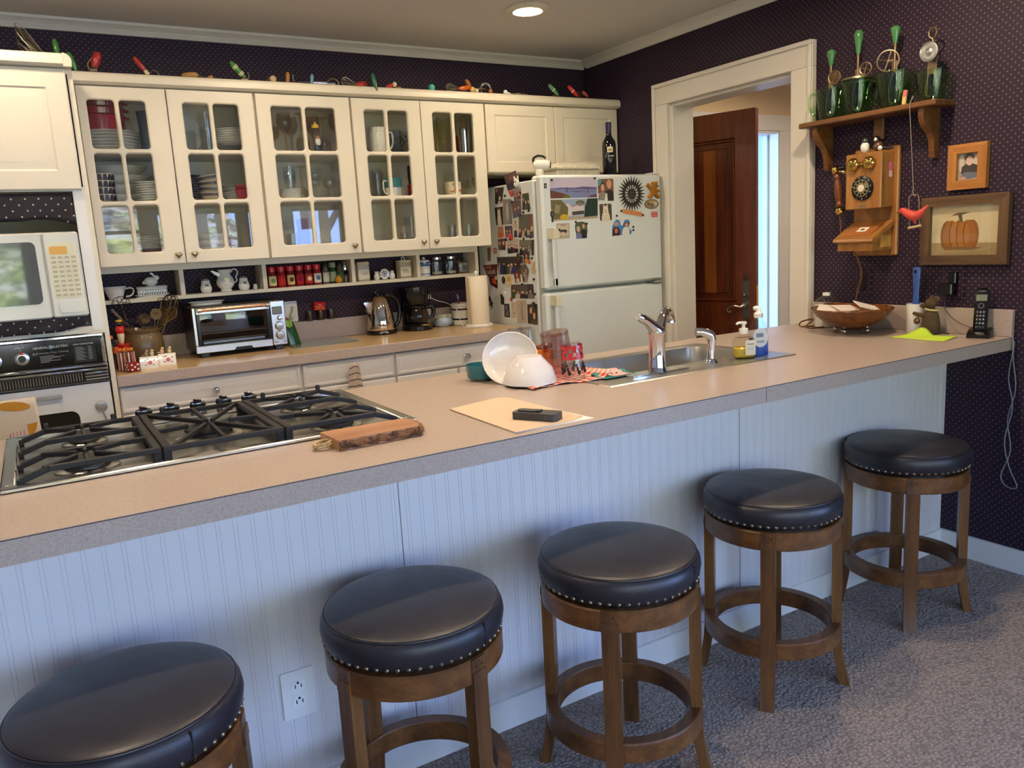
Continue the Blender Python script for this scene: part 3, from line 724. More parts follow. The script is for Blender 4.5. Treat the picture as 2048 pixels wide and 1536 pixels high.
SX0, SX1, SY0, SY1 = -1.63, -.83, -2.275, -1.8
b = MB(); e = .0015
b.box((IX0, IY0, .866), (IX1, SY0, ZT), LAM, 0); b.box((IX0, SY1, .866), (IX1, IY1, ZT), LAM); b.box((IX0, SY0, .866), (SX0, SY1, ZT), LAM); b.box((SX1, SY0, .866), (IX1, SY1, ZT), LAM)
b.box((-1.3378, IY0 - .0006, .868), (-1.3362, IY0 + .01, ZT - .001), mat('matte', (90, 84, 80)))
b.box((IX0, IY0 - .0004, ZT - .003), (IX1, IY0 + .002, ZT - .0012), mat('matte', (84, 68, 58)))
b.build('bar_worktop', loc=(-2, -2.15, .866), label='long taupe laminate bar worktop on the island', cat='worktop', smooth=0)
b = MB(); b.box((-.022, IY0, ZT), (-.001, -1.735, 1.016), LAM, .002); b.build('backsplash', loc=(-.01, -2.2, ZT), label='low taupe laminate upstand where the bar meets the purple wall', cat='backsplash', smooth=0)
# white duplex outlet in the beadboard
Q = thing('power_outlet', 'white double wall socket in the beadboard panel', 'outlet', (-2.694, -2.371, .317))
b = MB(T(-2.694, -2.372, .317)); b.prism(rrect(-.0395, -.061, .0395, .061, .004), -.0055, .0, 'y', mat('plastic', (232, 232, 228))); b.build('cover_plate', Q)
for s in (-1, 1):
    b = MB(T(-2.694, -2.3775, .317 + s * .02)); b.prism(rrect(-.017, -.0145, .017, .0145, .009), -.002, .001, 'y', mat('plastic', (238, 238, 234))); b.prism(rrect(-.0085, -.004, -.0062, .006, .0005), -.0024, 0, 'y', BLACK); b.prism(rrect(.0062, -.004, .0085, .005, .0005), -.0024, 0, 'y', BLACK); b.prism(ell(0, .0095 , .003, .003, 10), -.0024, 0, 'y', BLACK); b.build('socket', Q)
# ---------------------------------------------------------------- fridge
F = thing('fridge', 'white top-freezer fridge covered in photos', 'fridge', (-.45, -.4, 0))
FW = mat('paint', (220, 226, 226), r=.34); FX0, FX1 = -.845, -.05
b = MB(); b.box((FX0, -.672, .03), (FX1, -.05, 1.675), FW, .006); b.box((FX0 + .03, -.64, 0), (FX1 - .03, -.1, .03), BLACK); b.build('cabinet_body', F)
b = MB(); b.box((FX0 + .01, -.69, .06), (FX1 - .01, -.672, 1.665), mat('plastic', (170, 174, 170))); b.build('door_gasket', F, smooth=0)
for nm, z0, z1 in (('freezer_door', 1.113, 1.692), ('fridge_door', .06, 1.097)):
    b = MB(); b.box((FX0, -.75, z0), (FX1, -.69, z1), FW, .012); d = b.build(nm, F)
    b = MB(); hx = FX0 + .035
    HM = mat('gloss', (222, 216, 190), r=.25)
    if nm[2] == 'e': zt, zb = 1.425, 1.13
    else: zt, zb = 1.085, .62
    up = nm[2] == 'e'
    b.box((hx - .012, -.8, zb), (hx + .012, -.785, zt), FW, .005)
    b.prism([(hx - .014, zt), (hx + .02, zt - .01), (hx + .026, zt - .05), (hx - .012, zt - .055)], -.806, -.752, 'y', HM); b.prism([(hx - .012, zb + .0), (hx + .018, zb + .004), (hx + .012, zb + .04), (hx - .012, zb + .04)], -.8, -.752, 'y', FW)
    b.box((hx + .012, -.79, zb + .03), (hx + .016, -.776, zt - .05), CHROME)
    b.build('door_handle', d, smooth=25)
b = MB(); b.box((FX1 - .06, -.74, 1.692), (FX1 - .002, -.68, 1.7), FW, .003); b.box((FX1 - .075, -.76, 1.1), (FX1 - .005, -.69, 1.109), CHROME, .002); b.build('hinge', F)
# ---------------------------------------------------------------- stools
LEA = mat('leather', (35, 34, 42), (42, 39, 45)); NAIL = mat('metal', (150, 138, 118), r=.35)
RINGW = mat('wood', (120, 78, 38), (76, 44, 20), sc=-1.0)
def stool(x, y, a, lab):
    P = thing('bar_stool', lab, 'stool', (x, y, 0), a, group='leather bar stools along the island')
    M = W(P)
    b = MB(M); prof = [(0, .536), (.186, .536), (.193, .541), (.199, .556), (.2015, .572), (.199, .588), (.193, .598), (.189, .6005), (.1895, .603), (.187, .6045), (.18, .607), (.15, .612), (.1, .615), (.05, .616), (0, .616)]
    b.lathe(prof, LEA, 72); cu = b.build('cushion', P, smooth=60)
    b = MB(M); b.tube([(.1915 * math.cos(2 * PI * i / 64), .1915 * math.sin(2 * PI * i / 64), .6005) for i in range(64)], .0019, LEA, 6, closed=True)
    for q in range(2): b.box((.196, -.0012, .54), (.2025, .0012, .598), LEA, .001, Rz(q * PI - a - 1.15))
    b.build('seam_piping', cu)
    nb = MB(M @ Rz(0)); nb.lathe([(0, .0035), (.003, .003), (.0045, .0012), (.005, 0)][::-1], NAIL, 10, T(.1952, 0, .5455) @ Ry(PI / 2 + .3)); n0 = nb.build('nail_head', P)
    for i in range(1, 56):
        c = n0.copy(); C.objects.link(c); c.parent = P; c.rotation_euler = (0, 0, 2 * PI * i / 56)
    b = MB(M); b.lathe([(.14, .525), (.178, .525), (.178, .536), (.14, .536)], BLACK, 40); b.build('swivel_plate', P)
    b = MB(M); b.lathe([(.165, .476), (.193, .476), (.1955, .479), (.1955, .526), (.192, .53), (.165, .53), (.165, .476)], RINGW, 64); b.build('seat_ring', P, smooth=30)
    b = MB(M); b.lathe([(.168, .148), (.196, .148), (.199, .151), (.199, .195), (.196, .199), (.168, .199), (.166, .196), (.166, .151), (.168, .148)], RINGW, 64); b.build('foot_ring', P, smooth=30)
    for k in range(4):
        R = M @ Rz(k * PI / 2); b = MB(R)
        pr = [(.172, .5), (.1985, .5), (.1985, .478), (.199, .3), (.2, .15), (.204, .1), (.212, .05), (.225, 0), (.196, 0), (.186, .05), (.178, .1), (.173, .15), (.17, .3), (.17, .478)]
        b.prism(pr, -.0205, .0205, 'y', WALNUT); b.prism([(.1985, .478), (.2, .478), (.1985, .5)], -.0205, .0205, 'y', WALNUT)
        lg = b.build('leg', P, smooth=25)
        b = MB(R)
        for s in (-.008, .008): b.cyl((.195, s, .513), (.1962, s, .513), .0035, mat('wood', (60, 32, 16), (40, 22, 12)), 8)
        b.build('peg', lg)
        b = MB(R); b.box((.185, -.0205, .476), (.1962, .0205, .529), WALNUT); b.build('tenon', lg, smooth=0)
for x, y, a, lab in ((-.58, -2.577, -140, 'black leather bar stool nearest the purple wall'), (-1.302, -2.613, -142, 'black leather bar stool second from the purple wall'),
                     (-1.956, -2.699, -135, 'black leather bar stool in the middle of the row of five'), (-2.492, -2.647, -72, 'black leather bar stool standing just beside the white wall socket'), (-3.07, -2.68, -20, 'black leather bar stool furthest from the purple wall, cut by the picture edge')):
    stool(x, y, math.radians(a), lab)
# ---------------------------------------------------------------- shapes shared by crockery and glass
def plate(b, M, r, m, h=.016): b.lathe([(0, 0), (r * .52, 0), (r * .58, .003), (r * .96, h), (r, h + .001), (r * .98, h + .003), (r * .6, .007), (0, .005)], m, 32, M)
def bowl(b, M, r, h, m, foot=.5): b.lathe([(0, 0), (r * foot, 0), (r * (foot + .04), h * .06), (r * .84, h * .45), (r * .97, h * .85), (r, h), (r * .965, h), (r * .93, h * .84), (r * .79, h * .47), (r * foot, h * .12), (0, h * .09)], m, 32, M)
def tumbler(b, M, r0, r1, h, m, w=.0022): b.lathe([(0, 0), (r0, 0), (r0 + (r1 - r0) * .5, h * .5), (r1, h), (r1 - w, h), (r0 + (r1 - r0) * .5 - w, h * .5), (r0 - w, .006), (0, .006)], m, 24, M)
def goblet(b, M, r, h, m, st=.5):
    c = h * st
    b.lathe([(0, 0), (r * .85, 0), (r * .85, .002), (.008, .008), (.0055, c * .4), (.006, c * .92), (r * .4, c + .004), (r * .82, c + (h - c) * .25), (r, c + (h - c) * .55), (r * .86, h), (r * .84, h), (r * .97, c + (h - c) * .55), (r * .78, c + (h - c) * .28), (0, c + .008)], m, 24, M)
def mugbody(b, M, r, h, m): b.lathe([(0, 0), (r * .86, 0), (r * .96, .006), (r, h * .5), (r, h), (r - .004, h), (r - .005, h * .5), (r * .84, .008), (0, .007)], m, 28, M)
def hand(b, M, r, h, m, w=.024, t=.0042): b.tube([M @ Vector(p) for p in ((r - .002, 0, h * .82), (r + w * .8, 0, h * .84), (r + w, 0, h * .55), (r + w * .6, 0, h * .25), (r - .003, 0, h * .18))], t, m, 8, sub=5)
def one(name, label, cat, loc, fn, group=None, **k):
    b = MB(T(loc)); fn(b); return b.build(name, loc=loc, label=label, cat=cat, group=group, **k)
def more(o, locs, label=None):
    for l in locs:
        c = o.copy(); C.objects.link(c); c.location = l
        if label: c['label'] = label
I4 = Matrix.Identity(4)
def stack(name, label, cat, loc, n, dz, fn, group):
    o = one(name, label, cat, loc, fn, group)
    more(o, [(loc[0] + rnd.uniform(-.0015, .0015), loc[1] + rnd.uniform(-.0015, .0015), loc[2] + dz * i) for i in range(1, n)])
Z1, Z2, Z3 = 1.3785, 1.6305, 1.8505
RED = mat('gloss', (150, 22, 30)); BRED = mat('gloss', (186, 22, 44)); BLUEK = mat('plastic', (66, 84, 104), r=.5); AMB = mat('glass', (214, 196, 160)); DKP = mat('gloss', (96, 90, 92)); NAVY = mat('gloss', (34, 36, 56))
# left-hand pair of doors
stack('dinner_plate', 'white dinner plate in the stack under the red bowls', 'plate', (-2.735, -.165, Z3), 6, .0135, lambda b: plate(b, I4, .132, WHITEC), 'plates under the red bowls')
zt = Z3 + 5 * .0135 + .0195
def rb(i, z, lab):
    P = thing('red_bowl', lab, 'bowl', (-2.748, -.165, z), group='red bowls on the white plates')
    h = (.068, .03, .03)[i]; b = MB(W(P)); b.lathe([(0, 0), (.082, 0), (.09, .004), (.094, h - .004), (.1, h), (.094, h), (.088, h - .004), (.078, .006), (0, .005)], RED, 36); b.build('bowl_body', P)
    b = MB(W(P)); b.box((.088, -.016, h - .013), (.112, .016, h - .002), RED, .004); b.build('handle', P)
rb(0, zt, 'deep red bowl at the bottom of the red stack'); rb(1, zt + .069, 'red bowl in the middle of the red stack'); rb(2, zt + .1, 'red bowl on top of the red stack')
stack('blue_tumbler', 'blue textured cup in the stack beside the red bowls', 'cup', (-2.566, -.16, Z3), 2, .088, lambda b: tumbler(b, I4, .034, .04, .094, BLUEK, .003), 'blue stacked cups')
CHK = [mat('gloss', (226, 214, 190)), mat('gloss', (52, 44, 66))]
def chk(b):
    bowl(b, I4, .05, .036, CHK[0])
    for i in range(14):
        a = 2 * PI * i / 14
        b.box((.041, -.0068, .009), (.0505, .0068, .033), CHK[1], .001, Rz(a) @ T(0, 0, 0))
stack('checked_bowl', 'small checked cream and navy bowl stacked in front of large plates', 'bowl', (-2.79, -.247, Z2), 4, .029, chk, 'small checked bowls')
for i, r in enumerate((.15, .145, .14, .13)):
    one('platter', ('large oval cream platter lying at the bottom behind the checked bowls', 'second cream platter up, behind the checked bowls', 'third cream platter up, behind the checked bowls', 'topmost cream platter behind the checked bowls')[i], 'platter', (-2.71, -.1, Z2 + i * .043), lambda b: bowl(b, Matrix.Diagonal((1, .56, 1, 1)), r, .042, CERAM, .6), 'cream platters')
stack('side_plate', 'cream side plate in the middle-shelf stack beside the checked bowls', 'plate', (-2.6, -.236, Z2 + .0001), 8, .0105, lambda b: plate(b, I4, .062, WHITEC, .012), 'cream side plates')
stack('dark_plate', 'dark grey plate stacked on the middle shelf behind the banded bowls', 'plate', (-2.445, -.16, Z2), 10, .0115, lambda b: plate(b, I4, .085, DKP, .014), 'dark grey plates')
stack('bread_plate', 'grey-white bread plate in the bottom-shelf stack', 'plate', (-2.62, -.18, Z1 + .04), 7, .0085, lambda b: plate(b, I4, .06, WHITEC, .011), 'bottom shelf bread plates')
one('red_tray', 'dark red dish under the bread plates on the bottom shelf', 'dish', (-2.62, -.18, Z1), lambda b: bowl(b, I4, .07, .039, RED, .7))
# second door
BAND = [mat('gloss', (222, 208, 178)), mat('gloss', (96, 88, 92))]
def bandb(b):
    bowl(b, I4, .05, .042, BAND[0]); b.lathe([(.0488, .025), (.0505, .037), (.0495, .037), (.047, .025)], BAND[1], 32)
for i in range(4):
    o = one('banded_bowl', 'cream bowl with dark decorated band in the tilted middle-shelf stack', 'bowl', (-2.335, -.2 , Z2 + i * .026), bandb, 'cream banded bowls'); o.rotation_euler = (0, (0, .04, -.05, -.16)[i], 0)
stack('small_plate', 'pale small plate stacked behind the bright red ramekins', 'plate', (-2.2, -.12, Z2), 7, .0105, lambda b: plate(b, I4, .07, WHITEC, .012), 'pale small plates')
stack('red_ramekin', 'bright red ramekin nested on the middle shelf', 'ramekin', (-2.18, -.21, Z2), 2, .022, lambda b: b.lathe([(0, 0), (.034, 0), (.036, .004), (.042, .045), (.048, .052), (.044, .052), (.038, .045), (.03, .006), (0, .005)], BRED, 24), 'bright red ramekins')
stack('glass_tumbler', 'tall clear glass nested in the top shelf stack', 'glass', (-2.32, -.2, Z3), 2, .068, lambda b: tumbler(b, I4, .026, .036, .112, CLEAR), 'nested clear glasses')
one('glass_mug', 'clear glass mug beside the nested glasses', 'mug', (-2.4, -.19, Z3), lambda b: (tumbler(b, I4, .03, .032, .1, CLEAR, .003), hand(b, Rz(.3), .032, .1, CLEAR)))
one('glass_bowl', 'clear glass bowl under the white salad plates', 'bowl', (-2.2, -.17, Z3), lambda b: bowl(b, I4, .1, .04, CLEAR, .7))
stack('salad_plate', 'white salad plate in the stack on the clear glass bowl', 'plate', (-2.2, -.17, Z3 + .041), 6, .0105, lambda b: plate(b, I4, .088, WHITEC, .014), 'white salad plates')
one('leaning_platter', 'pale platter leaning at the back of the top shelf', 'platter', (-2.41, -.03, Z3), lambda b: plate(b, T(0, 0, .1) @ Rx(PI / 2 - .2), .1, WHITEC))
stack('stoneware_bowl', 'pale bowl on the bottom shelf behind the second door', 'bowl', (-2.33, -.12, Z1), 3, .03, lambda b: bowl(b, I4, .09, .045, CERAM), 'bottom shelf pale bowls')
# third door: stemware
for i, (x, y, h, lab) in enumerate(((-1.957, -.2, .19, 'amber wine glass with big round bowl at the front of the top shelf'), (-1.9, -.11, .19, 'amber wine glass at the back of the top shelf'), (-1.992, -.1, .14, 'short amber glass in the top shelf corner'), (-1.782, -.1, .195, 'amber wine glass behind the bear-shaped bottle'), (-1.712, -.245, .19, 'amber wine glass at the far end of the stemware shelf'))):
    one('wine_glass', lab, 'glass', (x, y, Z3), lambda b: goblet(b, I4, .036, h, AMB, .5), 'amber wine glasses')
for x, y, h, lab in ((-1.876, -.21, .19, 'amber wine glass standing upside down between the wine glasses'), (-1.752, -.165, .18, 'upside-down amber wine glass near the end of the stemware shelf')):
    one('wine_glass', lab, 'glass', (x, y, Z3), lambda b: goblet(b, T(0, 0, h) @ Rx(PI), .034, h, AMB, .52), 'amber wine glasses')
P = thing('squeeze_bottle', 'small squeeze bottle with yellow cap and white-bearded figure', 'bottle', (-1.815, -.235, Z3))
b = MB(W(P)); b.lathe([(0, 0), (.024, 0), (.026, .006), (.024, .04), (.021, .06), (.022, .1), (.016, .118), (0, .118)], mat('glass', (228, 214, 180)), 20); b.build('bottle_body', P)
b = MB(W(P)); b.lathe([(0, .118), (.0185, .118), (.0185, .134), (.008, .137), (.004, .15), (0, .15)], mat('plastic', (226, 178, 50)), 20); b.build('cap', P)
b = MB(W(P)); b.ball((0, -.014, .02), (.02, .014, .022), NAVY, 14); b.ball((.002, -.016, .052), (.014, .012, .022), mat('gloss', (238, 234, 226)), 14); b.ball((.002, -.016, .072), (.013, .011, .01), mat('gloss', (206, 140, 96)), 12); b.build('figure', P)
stack('cut_glass', 'ribbed glass tumbler nested on the blue-rimmed bowls', 'glass', (-1.957, -.2, Z2 + .0545), 3, .022, lambda b: tumbler(b, I4, .024, .03, .062, CLEAR), 'nested ribbed tumblers')
stack('rippled_bowl', 'white rippled-edge bowl stacked below the ribbed tumblers', 'bowl', (-1.955, -.2, Z2), 4, .011, lambda b: bowl(b, I4, .052, .02, WHITEC), 'rippled white bowls')
one('amber_goblet', 'amber stem glass upside down in the centre of the middle shelf', 'glass', (-1.898, -.2, Z2), lambda b: goblet(b, T(0, 0, .162) @ Rx(PI), .03, .162, AMB, .6))
for i, (x, y, h, lab) in enumerate(((-1.845, -.22, .1, 'squat clear glass with narrow waist beside the amber stem glass'), (-1.765, -.22, .1, 'hobnail clear glass with round lower half'), (-1.805, -.12, .16, 'tall clear goblet behind the hobnail glass'), (-1.7, -.16, .14, 'clear goblet at the far end of the middle shelf'))):
    one('clear_goblet', lab, 'glass', (x, y, Z2), lambda b: goblet(b, I4, .034, h, CLEAR, .45 if h < .12 else .5), 'clear goblets')
one('jam_jar', 'small clear jar in the corner of the bottom shelf', 'jar', (-1.965, -.18, Z1), lambda b: tumbler(b, I4, .03, .032, .09, CLEAR))
P = thing('box_stack', 'dark patterned box standing on the bottom shelf behind the third door', 'box', (-1.915, -.2, Z1)); b = MB(W(P)); b.box((-.025, -.03, 0), (.025, .03, .1), mat('matte', (70, 50, 56)), .002); b.build('lower_box', P); b = MB(W(P)); b.box((-.022, -.026, .1), (.022, .026, .16), mat('matte', (112, 52, 52)), .002); b.build('upper_box', P)
# fourth door: mugs
P = thing('textured_mug', 'tall white mug with raised chevron texture', 'mug', (-1.475, -.2, Z3)); M = W(P)
b = MB(M); b.lathe([(0, 0), (.04, 0), (.043, .006), (.046, .05), (.0455, .12), (.044, .134), (.041, .134), (.0425, .12), (.04, .01), (0, .008)], WHITEC, 32)
for i in range(20):
    for j in range(7):
        a = 2 * PI * i / 20; b.box((.0448, -.0055, -.0012), (.0465, .0055, .0012), WHITEC, .0004, Rz(a) @ T(0, 0, .018 + j * .015) @ Rx(.6 if i % 2 else -.6))
b.build('mug_body', P); b = MB(M @ Rz(-.3)); hand(b, b.M.inverted() @ b.M, .045, .13, WHITEC, .03, .005); b.build('handle', P)
one('wire_rack_glass', 'clear glass in the corner behind the textured mug', 'glass', (-1.55, -.1, Z3), lambda b: tumbler(b, I4, .033, .036, .16, CLEAR))
one('patterned_glass', 'clear glass with blue tint beside the textured mug handle', 'glass', (-1.372, -.17, Z3), lambda b: tumbler(b, I4, .033, .036, .125, mat('glass', (176, 190, 208))))
def speck(b):
    tumbler(b, I4, .033, .037, .125, mat('glass', (206, 208, 204)))
    for i in range(40): b.box((.0355, -.004, 0), (.0375, .004, .008), mat('plastic', (60, 58, 66)), 0, Rz(i * 2.4) @ T(0, 0, .012 + i * .0027) @ Rx(i))
one('speckled_glass', 'clear glass printed with dark speckles on the mug shelf', 'glass', (-1.305, -.18, Z3), speck)
for x, y, h, lab in ((-1.502, -.2, .148, 'tall ribbed clear glass on the mug shelf'), (-1.45, -.1, .142, 'second tall clear glass, behind the teal mug')): one('ribbed_glass', lab, 'glass', (x, y, Z2), lambda b: tumbler(b, I4, .026, .03, h, CLEAR, .003))
def up_mug(name, lab, loc, r, h, m, m2, ang):
    P = thing(name, lab, 'mug', loc); b = MB(W(P)); mugbody(b, I4, r, h * .5, m); 
    b = MB(W(P)); b.lathe([(0, 0), (r * .86, 0), (r * .98, .005), (r, h * .5), (r - .003, h * .5), (0, .006)], m2, 28); b.lathe([(r, h * .5), (r, h - .003), (r - .004, h), (r - .005, h * .5), ], m, 28); b.lathe([(0, h * .985), (r - .004, h)], m, 28); b.build('mug_body', P); b = MB(W(P) @ Rz(ang)); hand(b, I4, r, h, m2); b.build('handle', P)
TEAL = mat('gloss', (76, 146, 156))
up_mug('teal_mug', 'teal and white mug with curly handle on the middle shelf', (-1.418, -.215, Z2), .045, .1, TEAL, WHITEC, PI + .3)
one('white_cup', 'white patterned cup behind the teal mug', 'cup', (-1.355, -.15, Z2), lambda b: b.lathe([(0, 0), (.036, 0), (.04, .01), (.022, .085), (0, .085)], WHITEC, 24))
up_mug('red_mug', 'red mug standing on the middle shelf under the navy mug', (-1.296, -.2, Z2), .034, .068, RED, RED, 1.2); up_mug('navy_mug', 'navy mug stacked on the red mug', (-1.294, -.2, Z2 + .0695), .03, .095, NAVY, NAVY, 1.2)
one('beer_glass', 'clear printed glass on the bottom shelf of the mug cabinet', 'glass', (-1.325, -.2, Z1), lambda b: tumbler(b, I4, .034, .042, .15, CLEAR, .003)); one('shot_glass', 'small clear glass low on the bottom shelf near the window reflection', 'glass', (-1.385, -.23, Z1), lambda b: tumbler(b, I4, .018, .022, .07, CLEAR))
# fifth door
for x, y, h, lab in ((-1.095, -.2, .2, 'tall gold-tinted glass vase in the top shelf corner'), (-1.14, -.12, .19, 'tall gold-tinted glass behind the front vase')): one('gold_glass', lab, 'glass', (x, y, Z3), lambda b: tumbler(b, I4, .034, .042, h, mat('glass', (226, 218, 176)), .003))
P = thing('cocktail_shaker', 'polished steel cocktail shaker on the top shelf', 'shaker', (-.965, -.19, Z3)); b = MB(W(P)); b.lathe([(0, 0), (.024, 0), (.028, .004), (.036, .12), (.037, .135), (.0, .135)], CHROME, 32); b.build('shaker_body', P)
b = MB(W(P)); b.lathe([(.0372, .134), (.0365, .15), (.02, .17), (.019, .176), (0, .176)], CHROME, 32); b.build('shoulder', P); b = MB(W(P)); b.lathe([(.0195, .176), (.0195, .198), (.012, .206), (0, .208)], CHROME, 28); b.build('cap', P)
one('orange_glass', 'orange-red printed glass in the corner beside the shaker', 'glass', (-.942, -.08, Z3), lambda b: tumbler(b, I4, .026, .03, .12, mat('glass', (236, 130, 100))))
P = thing('coffee_jar', 'clear jar with orange coffee lettering standing upside down', 'jar', (-1.068, -.21, Z2)); M = W(P)
b = MB(M); b.lathe([(0, 0), (.038, 0), (.044, .006), (.046, .07), (.04, .088), (.044, .092), (.046, .122), (.0, .124)], mat('glass', (236, 236, 232)), 28); b.build('jar_body', P)
b = MB(M); b.lathe([(.0445, .008), (.0468, .07), (.044, .076), (.0462, .07), (.044, .008)], mat('matte', (232, 216, 186)), 28); lb = b.build('paper_label', P)
b = MB(M)
b.text('COFFEE', .017, mat('matte', (50, 32, 40)), T(.0, -.0478, .062) @ Rx(PI / 2) @ Rz(PI)); b.tube([(-.034, -.0335, .03), (-.02, -.042, .024), (-.008, -.0465, .036), (.006, -.0468, .02), (.02, -.0425, .034), (.032, -.0345, .022)], .0028, mat('matte', (222, 104, 40)), 6, sub=4); b.build('lettering', lb)
for x, y, h, lab in ((-.972, -.18, .09, 'clear cordial glass on the middle shelf near the coffee jar'), (-.935, -.23, .1, 'clear cordial glass at the cabinet end of the middle shelf'), (-.995, -.09, .085, 'clear cordial glass behind the others near the coffee jar')): one('cordial_glass', lab, 'glass', (x, y, Z2), lambda b: goblet(b, I4, .02, h, CLEAR, .45))
PINK = mat('glass', (236, 150, 150))
for x, y, h, lab in ((-1.08, -.19, .1, 'red-footed glass on the bottom shelf, nearest the mugs'), (-1.03, -.16, .11, 'red-footed glass second from the mugs on the bottom shelf'), (-.98, -.2, .1, 'red-footed glass third from the mugs on the bottom shelf'), (-.94, -.15, .09, 'red-footed glass at the fridge end of the bottom shelf')):
    P = thing('footed_glass', lab, 'glass', (x, y, Z1), group='red-footed glasses'); b = MB(W(P)); b.lathe([(0, 0), (.024, 0), (.024, .004), (.006, .012), (0, .012)], mat('glass', (206, 40, 60)), 20); b.build('foot', P); b = MB(W(P)); b.lathe([(.006, .012), (.022, .03), (.024, h), (.022, h), (.02, .032), (0, .016)], CLEAR, 20); b.build('glass_bowl', P)
# ---------------------------------------------------------------- kitchen tools lying along the cornice
ZC = 2.1572
WIRE = mat('metal', (150, 140, 118), r=.35); GRN = mat('gloss', (72, 132, 60), r=.25); DGRN = mat('gloss', (52, 110, 80), r=.25); REDW = mat('gloss', (176, 40, 30), r=.3); TANW = mat('wood', (170, 124, 62), (130, 88, 38)); CRM = mat('gloss', (220, 208, 170)); RUST = mat('metal', (120, 104, 84), r=.45)
def knobby(b, A, B, r, m): 
    A = Vector(A); B = Vector(B); h = (B - A).length
    b.lathe([(0, 0), (r * .5, 0), (r * .62, h * .1), (r * .9, h * .3), (r, h * .55), (r * .95, h * .8), (r * .6, h * .96), (0, h)], m, 16, T(A) @ aim(B - A))
def whisk(name, lab, loc, A, B, r, n, hm=None, H=None, hr=.011):
    """balloon of wires from A to B, handle on from A to H"""
    P = thing(name, lab, 'whisk', loc); A = Vector(A); B = Vector(B); d = (B - A); L = d.length; R = T(A) @ aim(d)
    b = MB()
    for i in range(n):
        a = PI * i / n; ca, sa = math.cos(a), math.sin(a)
        b.tube([R @ Vector((x * ca, x * sa, z)) for x, z in ((.004, 0), (r * .7, L * .45), (r, L * .75), (r * .6, L * .97), (0, L), (-r * .6, L * .97), (-r, L * .75), (-r * .7, L * .45), (-.004, 0))], .0011, WIRE, 5, sub=4)
    b.build('wire_balloon', P)
    b = MB()
    if hm: knobby(b, A, H, hr, hm)
    else: b.cyl(A, H, hr * .5, WIRE, 10)
    b.build('handle', P)
P = thing('wire_beater', 'large old wire beater with looped wires lying on the oven tower', 'beater', (-2.95, -.33, 2.1582))
b = MB(); base = Vector((-2.915, -.34, 2.168))
for i in range(7):
    a = (i - 3) * .3; tip = Vector((-3.012, -.33 + .02 * math.sin(i * 2), 2.25 + .022 * (i % 4))); s = Vector((-.015 * math.cos(a), .05 * math.sin(a), .04 * math.sin(a)))
    b.tube([base, base * .6 + tip * .4 + s, tip + s * .7, tip + Vector((-.012, 0, .01)), tip - s * .6, base * .55 + tip * .45 - s * .6, base], .0016, WIRE, 5, sub=5)
b.build('wire_loops', P); b = MB(); b.lathe([(0, 0), (.016, 0), (.026, .012), (.024, .012), (.0, .003)], RUST, 20, T(-2.893, -.34, 2.1655) @ Ry(.3)); b.build('metal_cup', P)
def tool(name, lab, A, B, r, m, extra=None, cat='utensil', bands=None):
    P = thing(name, lab, cat, (A[0], A[1], ZC)); b = MB(); knobby(b, A, B, r, m); b.build('handle', P)
    if bands:
        b = MB(); A_ = Vector(A); B_ = Vector(B)
        for f, c in bands: q = A_.lerp(B_, f); e = (B_ - A_).normalized() * .0022; b.cyl(q - e, q + e, r * 1.03, c, 16)
        b.build('painted_band', P)
    if extra: b = MB(); extra(b); b.build('metal_end', P)
    return P
tool('green_handled_tool', 'kitchen tool with upright green handle behind the oven tower corner', (-2.885, -.27, 2.192), (-2.893, -.27, 2.296), .012, GRN, lambda b: b.cyl((-2.885, -.27, ZC), (-2.885, -.27, 2.195), .003, RUST))
tool('green_handled_masher', 'kitchen tool with long light green handle leaning at the oven tower corner', (-2.828, -.27, 2.172), (-2.852, -.27, 2.245), .0135, GRN, lambda b: b.tube([(-2.83, -.27, 2.172), (-2.8, -.26, 2.168), (-2.782, -.26, 2.164)], .006, RUST, 8))
tool('red_handled_scraper', 'thick red-handled tool with metal collar standing near the oven tower', (-2.762, -.28, 2.182), (-2.736, -.28, 2.25), .018, REDW, lambda b: (b.cyl((-2.778, -.29, 2.172), (-2.752, -.29, 2.176), .014, RUST), b.tube([(-2.775, -.28, 2.17), (-2.782, -.28, 2.2), (-2.755, -.28, 2.232)], .004, RUST, 6, sub=3)))
tool('red_handled_beater', 'slim red-handled tool leaning to one side above the second glass door', (-2.557, -.29, 2.176), (-2.603, -.29, 2.238), .0105, REDW, lambda b: (b.cyl((-2.552, -.29, 2.168), (-2.564, -.29, 2.184), .009, CRM, 10), b.tube([(-2.552, -.29, 2.17), (-2.53, -.28, 2.19), (-2.508, -.27, 2.18), (-2.515, -.27, 2.165), (-2.54, -.28, 2.163)], .003, RUST, 6, sub=4)))
P = tool('rolling_cutter', 'small wooden rolling tool lying along the cornice', (-2.415, -.29, 2.1725), (-2.345, -.29, 2.1785), .0135, TANW, lambda b: b.tube([(-2.345, -.29, 2.178), (-2.32, -.29, 2.165), (-2.302, -.29, 2.172)], .0025, RUST, 6)); b = MB(); knobby(b, (-2.305, -.29, 2.171), (-2.283, -.29, 2.172), .0085, TANW); b.build('end_knob', P)
tool('banded_handle_opener', 'green handle with yellow bands leaning above the second glass door', (-2.146, -.31, 2.172), (-2.206, -.31, 2.24), .013, GRN, lambda b: (b.cyl((-2.165, -.31, 2.165), (-2.136, -.31, 2.165), .007, RUST), b.tube([(-2.14, -.3, 2.16), (-2.125, -.3, 2.178), (-2.128, -.3, 2.2)], .0025, WIRE, 6)), bands=[(.22, CRM), (.3, CRM), (.62, CRM), (.7, CRM)])
